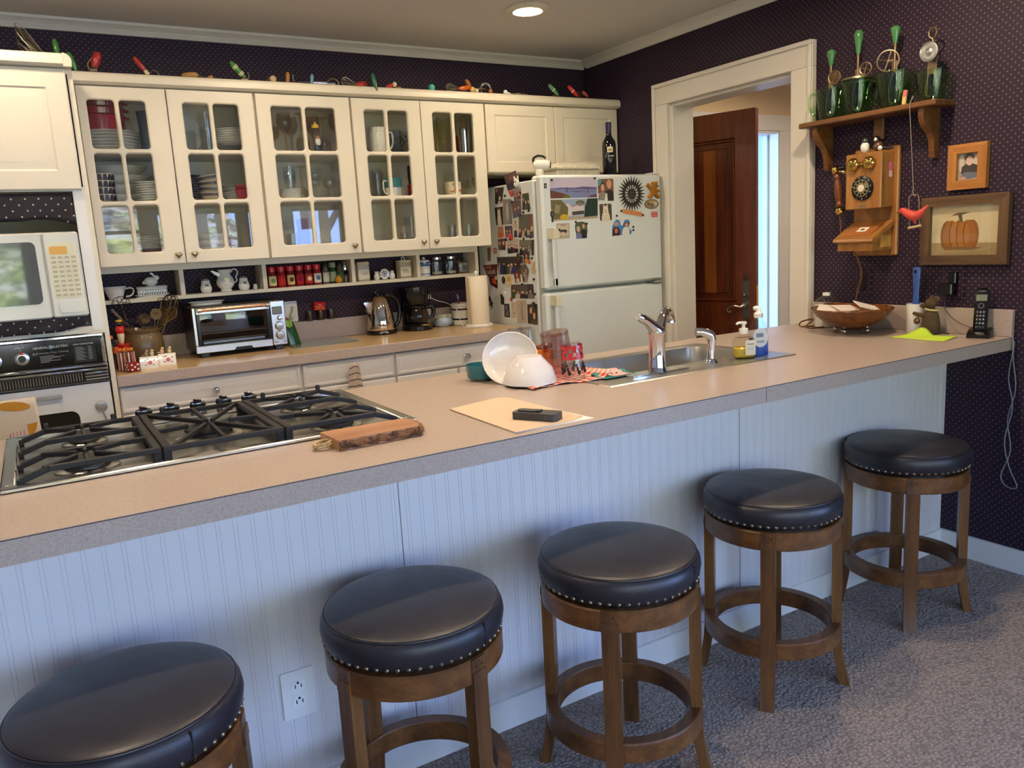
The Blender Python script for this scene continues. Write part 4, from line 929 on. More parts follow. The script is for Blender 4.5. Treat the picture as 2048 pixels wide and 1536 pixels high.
one('round_pommel', 'round wooden handle end pointing out from the cornice', 'utensil', (-2.019, -.3, ZC + .0005), lambda b: (b.cyl((0, .05, .0165), (0, -.012, .0165), .0162, mat('wood', (150, 120, 84), (110, 80, 52)), 20), b.cyl((0, -.012, .0165), (0, -.014, .0165), .012, mat('matte', (186, 160, 120)), 16)))
tool('amber_pestle', 'short amber wooden handle standing on the cornice', (-1.95, -.3, ZC + .0004), (-1.944, -.3, 2.212), .0105, mat('wood', (160, 108, 40), (120, 76, 24)))
P = thing('can_opener', 'long flat metal can opener lying on the cornice above the stemware', 'opener', (-1.88, -.3, ZC)); b = MB(); b.tube([(-1.921, -.3, 2.2), (-1.92, -.3, 2.17), (-1.905, -.3, 2.166), (-1.86, -.3, 2.172), (-1.835, -.3, 2.17)], .0035, mat('metal', (90, 88, 84), r=.4), 8, sub=4); b.tube([(-1.9, -.3, 2.164), (-1.87, -.3, 2.161), (-1.84, -.3, 2.162)], .004, WIRE, 6); b.build('opener_arm', P)
tool('blue_tipped_handle', 'small upright tool with pale blue tip', (-1.834, -.3, 2.162), (-1.827, -.3, 2.208), .0085, mat('gloss', (110, 150, 172)))
P = thing('chrome_slicer', 'bright chrome cylinder tool with wire loop on the cornice', 'utensil', (-1.79, -.3, ZC)); b = MB(); b.cyl((-1.826, -.3, 2.1695), (-1.758, -.3, 2.1705), .0085, CHROME, 16); b.build('chrome_barrel', P); b = MB(); b.tube([(-1.758, -.3, 2.172), (-1.735, -.3, 2.192), (-1.707, -.3, 2.188), (-1.702, -.3, 2.166), (-1.74, -.3, 2.163)], .002, WIRE, 6, sub=4); b.cyl((-1.755, -.3, 2.168), (-1.718, -.3, 2.169), .007, NICKEL, 14); b.build('wire_loop', P)
whisk('egg_whisk', 'flat wire whisk with glossy red handle on the cornice', (-1.6, -.3, ZC), (-1.61, -.3, 2.171), (-1.682, -.3, 2.189), .02, 5, REDW, (-1.553, -.3, 2.176), .0145)
tool('teal_stick', 'tapered dark teal handle hanging over the cornice edge', (-1.526, -.352, 2.142), (-1.537, -.335, 2.222), .0115, DGRN, lambda b: b.cyl((-1.5255, -.353, 2.136), (-1.526, -.352, 2.143), .007, RUST, 12))
tool('red_and_white_handle', 'small red handle with rounded cream end', (-1.455, -.31, 2.166), (-1.415, -.31, 2.178), .0105, REDW, lambda b: b.ball((-1.41, -.31, 2.18), .0125, CRM, 14))
one('wood_peg', 'tiny brown wooden peg beside the red and cream handle', 'peg', (-1.39, -.31, ZC), lambda b: b.cyl((-.015, 0, .006), (.015, 0, .006), .006, TANW, 10))
one('aqua_ball', 'round aqua blue knob resting on the cornice', 'knob', (-1.203, -.31, ZC), lambda b: b.ball((0, 0, .0175), .0175, mat('gloss', (70, 176, 160)), 20))
whisk('rotary_whisk', 'looped wire whisk with orange banded handle above the fifth glass door', (-1.05, -.3, ZC), (-1.04, -.3, 2.18), (-1.112, -.3, 2.186), .018, 5, mat('gloss', (196, 92, 30)), (-.975, -.3, 2.188), .012)
one('amber_bead', 'yellowish round knob at the end of the orange handle', 'bead', (-.963, -.31, ZC), lambda b: b.ball((0, 0, .0195), .0145, mat('gloss', (206, 166, 90)), 16))
P = tool('pastry_wheel', 'pastry cutter with amber handle and toothed wheel', (-.948, -.27, 2.18), (-.978, -.27, 2.236), .0125, mat('wood', (176, 106, 36), (136, 72, 20)), lambda b: b.cyl((-.925, -.3, 2.171), (-.945, -.3, 2.178), .01, CRM, 12))
b = MB(); 
for i in range(22): b.tube([(-.87 + (.026 + .008 * 0) * math.cos(a), -.29, 2.184 + .026 * math.sin(a)) if q else (-.87 + .037 * math.cos(a), -.29, 2.184 + .037 * math.sin(a)) for a in [2 * PI * i / 44] for q in (0, 1)], .0016, NICKEL, 5)
b.tube([(-.87 + .03 * math.cos(2 * PI * i / 30), -.29, 2.1875 + .03 * math.sin(2 * PI * i / 30)) for i in range(30)], .0022, NICKEL, 6, closed=True); b.tube([(-.94, -.285, 2.178), (-.905, -.285, 2.19), (-.87, -.287, 2.187)], .003, NICKEL, 6); b.build('toothed_wheel', P)
one('orange_bead', 'small amber knob just in front of the pastry wheel', 'bead', (-.865, -.33, ZC), lambda b: (b.ball((0, 0, .0115), .0115, mat('wood', (176, 106, 36), (136, 72, 20)), 14)))
one('white_scoop', 'short white handled tool lying on the cornice', 'utensil', (-.765, -.32, ZC), lambda b: (b.ball((0, 0, .0125), .0125, WHITEC, 14), b.tube([(0, 0, .011), (.02, 0, .007), (.034, 0, .005)], [.008, .006, .004], WHITEC, 10)))
one('coiled_wire_beater', 'low coiled wire beater between the white and green handles', 'beater', (-.66, -.3, ZC), lambda b: b.tube([((.012 + .0022 * i) * math.cos(i * .8), .5 * (.012 + .0022 * i) * math.sin(i * .8), .006 + .004 * math.sin(i)) for i in range(26)], .0016, WIRE, 5))
tool('pale_green_handle', 'pale green handle leaning over the cornice above the fridge', (-.43, -.34, 2.166), (-.488, -.33, 2.222), .012, mat('gloss', (84, 140, 96)), lambda b: b.tube([(-.43, -.33, 2.17), (-.455, -.31, 2.1625), (-.42, -.3, 2.19)], .0025, RUST, 6), bands=[(.5, CRM)])
tool('bright_red_handle', 'bright red handle leaning over the cornice above the fridge', (-.297, -.34, 2.166), (-.355, -.33, 2.222), .0125, mat('gloss', (196, 36, 36)), lambda b: b.lathe([(0, 0), (.018, .002), (.019, .006), (0, .006)], RUST, 16, T(-.275, -.31, 2.18) @ Rx(1.2)), bands=[(.5, CRM)])
tool('brown_red_handle', 'short brownish red handle beside the bright red one', (-.222, -.34, 2.166), (-.258, -.33, 2.196), .0105, mat('gloss', (150, 62, 44)))
# ---------------------------------------------------------------- cubby shelf contents
ZS = 1.2062; yq = -.085
P = thing('white_teacup', 'large white china cup in the first cubby', 'cup', (-2.786, yq, ZS)); b = MB(W(P)); b.lathe([(0, 0), (.028, 0), (.03, .004), (.048, .056), (.052, .06), (.046, .056), (.026, .006), (0, .005)], WHITEC, 28); b.build('cup_bowl', P); b = MB(W(P)); hand(b, I4, .046, .058, WHITEC, .032, .0038); b.build('handle', P)
P = thing('butter_dish', 'white covered butter dish with a rabbit on its lid', 'butter dish', (-2.63, yq, ZS)); M = W(P)
b = MB(M); b.prism(rrect(-.078, -.045, .078, .045, .012), 0, .003, 'z', WHITEC); b.lathe([(.06, .002), (.08, .012), (.078, .013), (.058, .004)], WHITEC, 28, Matrix.Diagonal((1, .58, 1, 1))); b.build('base_plate', P)
b = MB(M); b.box((-.064, -.034, .004), (.064, .034, .042), mat('gloss', (206, 214, 224)), .006); b.box((-.068, -.038, .038), (.068, .038, .052), WHITEC, .007)
for i in range(11): b.tube([(-.058 + .011 * i, -.0345, .012), (-.052 + .011 * i, -.0345, .03), (-.047 + .011 * i, -.0345, .014)], .0016, NAVY, 5)
b.box((-.062, -.0348, .033), (.062, -.034, .036), NAVY); ld = b.build('lid', P)
b = MB(M); b.ball((0, 0, .072), (.031, .018, .022), WHITEC, 18); b.ball((.026, 0, .088), (.014, .011, .012), WHITEC, 14); b.tube([(.018, -.004, .095), (.008, -.005, .107), (.0, -.005, .112)], [.004, .0045, .002], WHITEC, 7); b.tube([(.02, .004, .096), (.012, .005, .108), (.006, .005, .114)], [.004, .0045, .002], WHITEC, 7); b.ball((-.03, 0, .068), .008, WHITEC, 10); b.build('rabbit', ld)
def shaker(x, lab):
    P = thing('china_shaker', lab, 'shaker', (x, yq, ZS)); b = MB(W(P)); b.lathe([(0, 0), (.019, 0), (.026, .01), (.027, .024), (.02, .048), (.019, .062), (.014, .066), (0, .066)], WHITEC, 24); b.build('shaker_body', P)
    b = MB(W(P)); b.lathe([(.0192, .06), (.0196, .061), (.0196, .0635), (.0185, .064)], NAVY, 24); b.tube([(-.008, -.0262, .03), (0, -.0236, .042), (.008, -.0262, .03), (-.006, -.0245, .038), (.006, -.0245, .038)], .0013, NAVY, 5, sub=3); b.build('painted_motif', P)
shaker(-2.386, 'white china shaker with dark motif, before the pitcher'); shaker(-2.206, 'white china shaker with dark motif, past the pitcher handle')
P = thing('china_pitcher', 'white china pitcher with gold oval emblem', 'pitcher', (-2.293, yq, ZS)); M = W(P)
b = MB(M); b.lathe([(0, 0), (.027, 0), (.028, .005), (.024, .01), (.04, .03), (.043, .045), (.038, .062), (.027, .08), (.027, .094), (.034, .106), (.032, .106), (.024, .092), (0, .09)], WHITEC, 32)
b.prism([(-.02, .088), (-.058, .105), (-.066, .103), (-.05, .086), (-.028, .07)], -.012, .012, 'y', WHITEC); b.build('pitcher_body', P)
b = MB(M); b.tube([(.03, 0, .09), (.038, 0, .104), (.055, 0, .104), (.062, 0, .086), (.052, 0, .066), (.056, 0, .052), (.045, 0, .04), (.038, 0, .044)], .0036, WHITEC, 8, sub=5); b.build('handle', P)
b = MB(M); b.prism(ell(0, .058, .015, .011, 20), -.0425, -.0395, 'y', mat('gloss', (196, 160, 70))); b.build('gold_emblem', P)
one('thimble', 'tiny white china piece with dark mark beside the last shaker', 'ornament', (-2.152, yq, ZS), lambda b: (b.lathe([(0, 0), (.0105, 0), (.009, .022), (.005, .026), (0, .0265)], WHITEC, 16), b.prism(ell(0, .012, .003, .005, 10), -.0106, -.009, 'y', NAVY)))
# spice jars
def spice(x, lab, cap, body, lab_c, h=.104, r=.0215, extra=None):
    P = thing('spice_jar', lab, 'jar', (x, -.1, ZS), group='spice jars in the middle cubby'); b = MB(W(P)); b.lathe([(0, 0), (r * .96, 0), (r, .003), (r, h * .62), (r * .82, h * .7), (r * .8, h * .78), (0, h * .78)], mat('plastic', body, r=.15), 20); b.build('jar_body', P)
    b = MB(W(P)); b.lathe([(0, h * .76), (r * .98, h * .76), (r * .98, h * .98), (r * .9, h), (0, h)], mat('plastic', cap, r=.3), 20); b.build('cap', P)
    b = MB(W(P)); b.lathe([(r * 1.005, h * .1), (r * 1.02, h * .11), (r * 1.02, h * .55), (r * 1.005, h * .56)], mat('matte', lab_c), 16, None, PI * 1.15, PI * 1.85)
    if extra: b.prism(ell(0, h * .34, r * .5, r * .55, 14), -r * 1.06, -r * .9, 'y', mat('matte', extra))
    b.build('jar_label', P)
RC = (186, 24, 36)
sp = [(-2.068, 'red-capped spice jar with green and cream label, first in the row', RC, (120, 30, 30), (214, 206, 160), (120, 140, 80)), (-2.022, 'red-capped spice jar with plain red label, second in the row', RC, (150, 28, 30), (190, 44, 48), None), (-1.975, 'red-capped spice jar with cream and brown label, third in the row', RC, (130, 28, 30), (206, 190, 130), (96, 50, 30)),
      (-1.928, 'red-capped spice jar with deep red label, fourth in the row', RC, (120, 24, 30), (176, 36, 44), (120, 20, 60)), (-1.882, 'red-capped spice jar with round cream label, fifth in the row', RC, (112, 24, 26), (186, 60, 50), (226, 210, 160)), (-1.836, 'red-capped spice jar with white berry label, last of the red caps', RC, (140, 36, 34), (222, 218, 206), (84, 110, 150))]
for x, l, c, bo, la, ex in sp: spice(x, l, c, bo, la, extra=ex)
spice(-1.79, 'black-capped spice jar with pale label beside the red caps', (26, 34, 28), (110, 96, 80), (206, 202, 190), .106, .019); spice(-1.752, 'dark green spice jar with silver-green cap', (128, 150, 122), (28, 66, 36), (150, 166, 140), .108, .019); spice(-1.712, 'black-capped spice jar with green label', (24, 24, 26), (96, 78, 60), (60, 96, 60), .106, .02)
P = thing('pepper_grinder', 'clear pepper grinder with chrome top at the end of the spice row', 'grinder', (-1.684, -.1, ZS)); b = MB(W(P)); b.lathe([(0, 0), (.017, 0), (.018, .05), (.014, .066), (0, .066)], mat('glass', (150, 120, 100)), 18); b.build('glass_body', P); b = MB(W(P)); b.lathe([(0, .066), (.0145, .066), (.015, .09), (.011, .1), (.006, .108), (0, .11)], CHROME, 18); b.build('grinder_top', P); b = MB(W(P)); b.lathe([(0, .002), (.0155, .002), (.0155, .045), (0, .045)], mat('matte', (120, 70, 54)), 14); b.build('peppercorn_fill', P)
one('onion', 'small brown onion lying in front of the green spice jars', 'onion', (-1.735, -.136, ZS), lambda b: (b.lathe([(0, .0), (.01, .001), (.019, .01), (.02, .02), (.012, .032), (.004, .038), (.0, .046)], mat('gloss', (196, 140, 40)), 18)))
def tin(x, lab, word, ring):
    P = thing('canister', lab, 'canister', (x, yq, ZS)); M = W(P); CT = mat('gloss', (222, 212, 182), r=.3)
    b = MB(M); b.box((-.033, -.033, 0), (.033, .033, .088), CT, .004)
    for i in range(9):
        for j in range(4): b.prism(ell(-.028 + .007 * i, .062 + .006 * j + (.003 if i % 2 else 0), .0026, .0022, 6), -.0336, -.032, 'y', NAVY)
    for i in range(8): b.box((-.03 + .008 * i, -.0336, .004), (-.026 + .008 * i, -.032, .008), NAVY)
    if word: b.text(word, .0125, mat('matte', (40, 36, 36)), T(.004, -.0338, .036) @ Rx(PI / 2))
    else:
        for k in range(3): b.box((-.018, -.0336, .03 + k * .007), (.02 - .006 * k, -.032, .0325 + k * .007), mat('matte', (90, 84, 80)))
    b.build('tin_body', P, smooth=0)
    b = MB(M); b.box((-.035, -.035, .088), (.035, .035, .096), CT, .003)
    if ring: b.tube([(.009 * math.cos(2 * PI * i / 20), 0, .104 + .009 * math.sin(2 * PI * i / 20)) for i in range(20)], .0035, WHITEC, 8, closed=True)
    else: b.box((-.03, -.03, .096), (.03, .03, .101), CT, .002)
    b.build('lid', P)
tin(-1.585, 'cream tin with black checks and dark lettering beside the spices', 'MIXED', False); tin(-1.342, 'cream checked tin with a ring handle on its lid', None, True)
for x, lab, s in ((-1.508, 'tiny white china jug before the little blue plate', 1), (-1.418, 'tiny white china jug with handle past the little blue plate', -1)):
    P = thing('mini_jug', lab, 'jug', (x, -.1, ZS)); b = MB(W(P)); b.lathe([(0, 0), (.012, 0), (.0165, .012), (.015, .025), (.009, .034), (.012, .045), (.0, .044)], WHITEC, 20); b.build('jug_body', P); b = MB(W(P) @ Rz(PI if s < 0 else 0)); hand(b, I4, .012, .042, WHITEC, .012, .0022); b.build('handle', P)
P = thing('delft_plate', 'little white plate with blue flowers standing on its edge', 'plate', (-1.463, -.1, ZS)); b = MB(W(P)); b.lathe([(0, 0), (.026, 0), (.027, .003), (.02, .002), (0, .0025)], WHITEC, 28, T(0, 0, .03) @ Rx(PI / 2)); b.box((-.015, -.006, 0), (.015, .008, .01), WHITEC, .003); b.build('plate_disc', P)
b = MB(W(P))
for i in range(7): a = i * .9; b.prism(ell(.013 * math.cos(a), .03 + .013 * math.sin(a), .0042, .003, 8, a), -.0036, -.002, 'y', mat('gloss', (70, 96, 160)))
b.prism(ell(0, .03, .006, .005, 10), -.0036, -.002, 'y', mat('gloss', (70, 96, 160))); b.build('blue_flowers', P)
P = thing('ginger_jar', 'white lidded jar with blue bands in the last cubby', 'jar', (-1.217, yq, ZS)); b = MB(W(P)); b.lathe([(0, 0), (.03, 0), (.033, .006), (.034, .08), (.0, .08)], WHITEC, 28); b.build('jar_body', P); BLU = mat('gloss', (52, 84, 156)); b = MB(W(P)); b.lathe([(.0335, .01), (.0345, .011), (.0345, .014), (.0335, .015)], BLU, 28); b.build('thin_blue_band', P)
b = MB(W(P)); b.lathe([(.0345, .056), (.0352, .058), (.035, .078), (.0338, .079)], BLU, 28)
for i in range(16): a = 2 * PI * i / 16; b.ball((.0352 * math.cos(a), .0352 * math.sin(a), .067), (.003, .003, .0035), WHITEC, 8)
b.build('blue_band', P); b = MB(W(P)); b.lathe([(.034, .08), (.034, .085), (.02, .092), (.006, .095), (.008, .104), (0, .107)], WHITEC, 24); b.build('lid', P)
for x, lab in ((-1.139, 'glass mason jar mug next to the blue-banded jar'), (-1.05, 'glass mason jar mug next to the small framed picture')):
    P = thing('mason_jar_mug', lab, 'mug', (x, yq, ZS)); b = MB(W(P)); tumbler(b, I4, .031, .034, .075, CLEAR, .003); b.lathe([(.034, .075), (.026, .084), (.026, .09), (.024, .09), (.024, .083), (.031, .074)], CLEAR, 24); b.lathe([(0, .007), (.028, .007), (.028, .02), (0, .02)], mat('matte', (190, 180, 160)), 16); b.build('jar_body', P)
    b = MB(W(P)); b.lathe([(.027, .087), (.028, .088), (.028, .1), (0, .1), (0, .099), (.0265, .098)], NICKEL, 24); b.build('tin_lid', P); b = MB(W(P) @ Rz(-.2)); hand(b, I4, .034, .085, CLEAR, .026, .0048); b.build('handle', P)
P = thing('small_picture_frame', 'small brown framed grey picture at the end of the cubby shelf', 'picture frame', (-.955, -.06, ZS)); M = W(P) @ Rx(-.12); b = MB(M)
for q in ((-.037, 0, .037, .009), (-.037, .058, .037, .067), (-.037, .009, -.028, .058), (.028, .009, .037, .058)): b.box((q[0], -.006, q[1]), (q[2], .004, q[3]), WALNUT, .001)
b.build('frame', P); b = MB(M); b.box((-.028, -.002, .009), (.028, .003, .058), mat('matte', (170, 176, 176))); b.box((-.006, -.0026, .014), (.024, -.002, .046), mat('matte', (110, 112, 112))); b.box((-.022, -.0026, .05), (.012, -.002, .054), mat('matte', (80, 80, 80))); b.build('picture', P)
# ---------------------------------------------------------------- back worktop
ZB = ZT + .0006
STONE = mat('wood', (108, 88, 58), (88, 70, 46), r=.35, sc=-1.0); BWIRE = mat('metal', (34, 32, 34), r=.5); GWIRE = mat('metal', (126, 104, 66), r=.4)
P = thing('stoneware_crock', 'brown stoneware crock with flared rim holding wire kitchen tools', 'crock', (-2.715, -.27, ZB)); b = MB(W(P))
b.lathe([(0, 0), (.066, 0), (.074, .01), (.086, .06), (.087, .09), (.08, .13), (.074, .142), (.076, .148), (.085, .158), (.086, .163), (.08, .162), (.07, .145), (.078, .1), (.07, .02), (0, .012)], STONE, 40); b.build('crock_body', P)
def ring(b, c, r, t, m, n=22, tilt=None):
    R = T(c) @ (tilt or Rx(PI / 2)); b.tube([R @ Vector((r * math.cos(2 * PI * i / n), r * math.sin(2 * PI * i / n), 0)) for i in range(n)], t, m, 6, closed=True)
c0 = Vector((-2.715, -.27, ZB + .02))
def inpot(name, lab, head, fn):
    P = thing(name, lab, 'utensil', c0, group='wire tools in the brown crock'); b = MB(); h = Vector(head); b.tube([c0 + Vector(((h.x + 2.715) * .3, 0, 0)), h], .0024, GWIRE, 6); b.build('shaft', P); b = MB(); fn(b, h); b.build('wire_head', P)
def holes(r, seed):
    def f(b, h):
        q = random.Random(seed); ring(b, h, r, .0016, BWIRE)
        for i in range(7): a = i * .9; ring(b, h + Vector((r * .62 * math.cos(a), 0, r * .62 * math.sin(a))), r * .25, .0013, BWIRE, 14)
        ring(b, h, r * .3, .0013, BWIRE, 14)
    return f
inpot('wire_skimmer', 'round black wire skimmer with ringed head beside the oven tower', (-2.785, -.29, 1.19), holes(.037, 1)); inpot('wire_skimmer', 'round black wire skimmer with ringed head nearest the toaster oven', (-2.575, -.25, 1.185), holes(.034, 2))
inpot('small_wire_skimmer', 'small black wire loop with inner arc poking up from the crock', (-2.617, -.26, 1.19), lambda b, h: (ring(b, h, .016, .0014, BWIRE), ring(b, h + Vector((0, 0, -.004)), .009, .0012, BWIRE)))
inpot('coil_whisk', 'brass spiral coil whisk with concentric rings', (-2.651, -.29, 1.136), lambda b, h: b.tube([h + Vector((.0255 * i / 80 * math.cos(i * .5), -.004 * i / 80, .0255 * i / 80 * math.sin(i * .5))) for i in range(2, 81)], .0014, GWIRE, 5))
inpot('flower_whisk', 'whisk with flower-shaped ring of wire petals facing out', (-2.706, -.31, 1.12), lambda b, h: [b.tube([h, h + Vector((.015 * math.cos(a - .16), -.004, .015 * math.sin(a - .16))), h + Vector((.029 * math.cos(a), 0, .026 * math.sin(a))), h + Vector((.015 * math.cos(a + .16), .004, .015 * math.sin(a + .16))), h], .001, GWIRE, 5, sub=3) for a in [2 * PI * i / 15 for i in range(15)]])
def ball_w(r, L, d, n=6):
    def f(b, h):
        R = T(h) @ aim(Vector(d))
        for i in range(n):
            a = PI * i / n; ca, sa = math.cos(a), math.sin(a)
            b.tube([R @ Vector((x * ca, x * sa, z)) for x, z in ((.003, -L * .5), (r * .7, -.1 * L), (r, L * .2), (r * .6, L * .45), (0, L * .5), (-r * .6, L * .45), (-r, L * .2), (-r * .7, -.1 * L), (-.003, -L * .5))], .001, GWIRE, 5, sub=3)
    return f
inpot('balloon_whisk', 'wide wire balloon whisk leaning towards the toaster oven', (-2.6, -.28, 1.12), ball_w(.026, .1, (.6, 0, .6))); inpot('large_balloon_whisk', 'large thin-wired balloon whisk rising behind the crock rim', (-2.59, -.24, 1.15), ball_w(.036, .13, (.35, 0, .9)))
inpot('bundle_whisk', 'bundle of thin dark wires leaning towards the oven tower', (-2.755, -.3, 1.1), lambda b, h: [b.tube([h + Vector((.035, 0, -.02)), h + Vector((-.0 + .004 * i, .004 * (i % 3), .0)), h + Vector((-.032 + .008 * i, .006 * (i % 2), .03 - .006 * i))], .0009, BWIRE, 5, sub=3) for i in range(8)])
inpot('steel_skewer', 'pair of bright straight steel rods leaning against the wall strip', (-2.8, -.29, 1.14), lambda b, h: (b.tube([h + Vector((.03, 0, -.04)), h + Vector((-.024, 0, .036))], .0016, CHROME, 6), b.tube([h + Vector((.022, 0, -.04)), h + Vector((-.029, 0, .032))], .0012, CHROME, 6)))
# figurine, striped glass, dice cup
P = thing('figurine', 'red and white painted wooden figure with gold hat behind the striped glass', 'figurine', (-2.808, -.34, ZB)); M = W(P)
b = MB(M); b.lathe([(0, 0), (.03, 0), (.034, .006), (.03, .09), (.034, .1), (.036, .108), (.02, .112), (0, .112)], mat('gloss', (176, 24, 22)), 24); b.build('red_base', P)
b = MB(M); b.lathe([(0, .112), (.008, .112), (.013, .13), (.0155, .15), (.013, .156), (0, .156)], mat('gloss', (214, 200, 160)), 20); b.build('trousers', P)
b = MB(M); b.lathe([(0, .154), (.014, .154), (.019, .166), (.019, .178), (.013, .186), (0, .188)], mat('gloss', (190, 24, 24)), 20); b.build('jacket', P)
b = MB(M); b.ball((0, 0, .198), .012, mat('gloss', (34, 26, 26)), 16); b.lathe([(.0115, .206), (.014, .206), (.013, .214), (0, .216)], mat('gloss', (200, 160, 60)), 16); b.build('head_and_hat', P)
P = thing('striped_glass', 'clear glass with red and white stripes holding orange picks', 'glass', (-2.806, -.425, ZB)); M = W(P)
b = MB(M); tumbler(b, I4, .03, .035, .085, mat('glass', (226, 196, 190)), .002)
for i in range(14): b.box((.0325, -.0026, .004), (.0352, .0026, .08), mat('gloss', (220, 214, 210) if i % 2 else (200, 120, 96)), 0, Rz(2 * PI * i / 14))
b.build('glass_body', P)
OR = mat('plastic', (214, 120, 20)); 
for i, (x, y) in enumerate(((-.02, 0), (-.006, -.014), (.008, -.006), (.022, -.01), (.0, .014))):
    Q = thing('cocktail_pick', 'amber-topped pick standing in the striped glass', 'pick', (-2.806 + x * .4, -.425 + y * .4, ZB + .007), group='amber picks in the striped glass')
    b = MB(); b.tube([(-2.806 + x * .3, -.425 + y * .3, ZB + .008), (-2.806 + x, -.425 + y, ZB + .085)], .0014, SIL, 6); b.build('stem', Q); b = MB(); b.box((-.008, -.006, 0), (.008, .006, .014), OR, .003, T(-2.806 + x, -.425 + y, ZB + .084) @ Rz(i)); b.build('amber_top', Q)
P = thing('lighter', 'black and orange long lighter leaning beside the striped glass', 'lighter', (-2.824, -.36, ZB)); b = MB(); b.tube([(-2.824, -.372, ZB + .006), (-2.838, -.375, ZB + .075)], .009, BLACK, 10); b.tube([(-2.836, -.375, ZB + .1), (-2.85, -.378, ZB + .14)], .009, BLACK, 10); b.build('black_grip', P); b = MB(); b.tube([(-2.838, -.375, ZB + .074), (-2.8365, -.375, ZB + .101)], .0105, mat('plastic', (232, 96, 30)), 10); b.tube([(-2.85, -.378, ZB + .139), (-2.853, -.379, ZB + .15)], .009, mat('plastic', (232, 96, 30)), 10); b.build('orange_band', P)
P = thing('dice_cup', 'small dark red cup with white dots in front of the striped glass', 'cup', (-2.792, -.49, ZB), .3); M = W(P); b = MB(M); b.box((-.024, -.024, 0), (.024, .024, .042), mat('gloss', (132, 18, 26)), .007); b.build('cup_body', P); b = MB(M)
for k in range(4):
    for x, z in ((-.012, .011), (.012, .011), (0, .021), (-.012, .031), (.012, .031)): b.lathe([(0, 0), (.0042, 0), (.0042, .001), (0, .0012)], mat('gloss', (236, 228, 220)), 12, Rz(k * PI / 2) @ T(x, -.0236, z) @ Rx(PI / 2))
b.build('white_dots', P)
def birds(x, y, a, lab, cs):
    P = thing('china_shaker_block', lab, 'salt shaker', (x, y, ZB), a); M = W(P); b = MB(M)
    b.prism([(-.021, 0), (.021, 0), (.019, .006), (.013, .045), (.009, .05), (-.009, .05), (-.013, .045), (-.019, .006)], -.036, .036, 'x', WHITEC); b.build('china_base', P, smooth=60)
    b = MB(M); 
    for i in range(5): t = i * 1.26; b.ball((.004 + .0055 * math.cos(t), -.0178, .024 + .0055 * math.sin(t)), (.004, .002, .004), mat('gloss', (214, 110, 140)), 8)
    for x_, z in ((-.014, .036), (-.004, .04), (.02, .034), (.018, .014), (-.012, .016)): b.ball((x_, -.0175 + (z - .024) * .12, z), (.005, .0018, .0018), mat('gloss', (110, 110, 96)), 8)
    b.build('painted_flower', P)
    for k, (bx, c) in enumerate(cs):
        b = MB(M); b.ball((bx, 0, .06), (.009, .008, .011), mat('gloss', c), 12); b.ball((bx + .003, -.002, .073), .0065, mat('gloss', tuple(min(255, q + 20) for q in c)), 12); b.cyl((bx + .003, -.008, .073), (bx + .003, -.013, .072), .002, mat('gloss', (206, 150, 60)), 8, .0004); b.tube([(bx - .004, .002, .056), (bx - .02 + .012 * k, .004, .056)], [.005, .0015], mat('gloss', c), 8); b.build('bird', P)
birds(-2.718, -.42, -.15, 'white china block with two grey birds beside the dice cup', [(-.008, (150, 138, 116)), (.014, (196, 190, 160))]); birds(-2.638, -.375, -.15, 'white china block with two yellow birds nearest the toaster oven', [(-.018, (222, 180, 140)), (.012, (214, 196, 130))])
# toaster oven
P = thing('toaster_oven', 'silver countertop toaster oven with glass door and three dials', 'toaster oven', (-2.29, -.16, ZB)); tx0, tx1, ty0, ty1, tz0, tz1 = -2.5, -2.075, -.3, -.03, ZB + .022, 1.152
DKM = mat('metal', (92, 84, 76), r=.35)
b = MB(); b.box((tx0, ty0 + .012, tz0), (tx1, ty1, tz1), DKM, .008); b.build('housing', P)
SLV = mat('brushed', (206, 205, 203), r=.3)
b = MB(); b.box((tx0, ty0, tz0), (-2.148, ty0 + .014, tz0 + .034), SLV, .002); b.box((tx0, ty0, tz0 + .034), (tx0 + .014, ty0 + .014, tz1 - .004), SLV, .002); b.prism([(-2.33, tz0), (-2.24, tz0), (-2.25, tz0 + .014), (-2.32, tz0 + .014)], ty0 - .001, ty0 + .002, 'y', BLACK); b.build('front_frame', P)
b = MB(); b.box((tx0 + .02, ty0 + .012, tz0 + .036), (-2.15, ty0 + .2, tz1 - .012), mat('plastic', (26, 28, 32), r=.3)); b.build('oven_cavity', P, smooth=0)
b = MB(); dx0, dx1 = tx0 + .016, -2.15
b.box((dx0, ty0 - .004, tz1 - .036), (dx1, ty0 + .01, tz1 - .004), SLV, .002); b.box((dx0, ty0 - .004, tz0 + .036), (dx0 + .014, ty0 + .01, tz1 - .036), BLACK, .001); b.box((dx1 - .014, ty0 - .004, tz0 + .036), (dx1, ty0 + .01, tz1 - .036), BLACK, .001); dr = b.build('door', P)
b = MB(); b.box((dx0 + .014, ty0 - .002, tz0 + .037), (dx1 - .014, ty0 + .002, tz1 - .037), mat('glass', (176, 186, 196))); b.build('door_glass', dr, smooth=0)
b = MB(); b.cyl((dx0 + .01, ty0 - .034, tz1 - .014), (dx1 - .006, ty0 - .034, tz1 - .014), .0085, mat('metal', (196, 150, 116), r=.2), 16); b.cyl((dx0 + .004, ty0 - .034, tz1 - .014), (dx0 + .022, ty0 - .034, tz1 - .014), .011, NICKEL, 16); b.cyl((dx1 - .02, ty0 - .034, tz1 - .014), (dx1 - .002, ty0 - .034, tz1 - .014), .011, NICKEL, 16)
for x in (dx0 + .013, dx1 - .011): b.tube([(x, ty0 - .034, tz1 - .014), (x, ty0 - .002, tz1 - .022)], .008, NICKEL, 10)
b.build('door_handle', dr)
b = MB(); 
for z in (tz0 + .058, tz0 + .088):
    b.tube([(dx0 + .016, ty0 + .011, z), (dx1 - .016, ty0 + .011, z)], .0018, CHROME, 6)
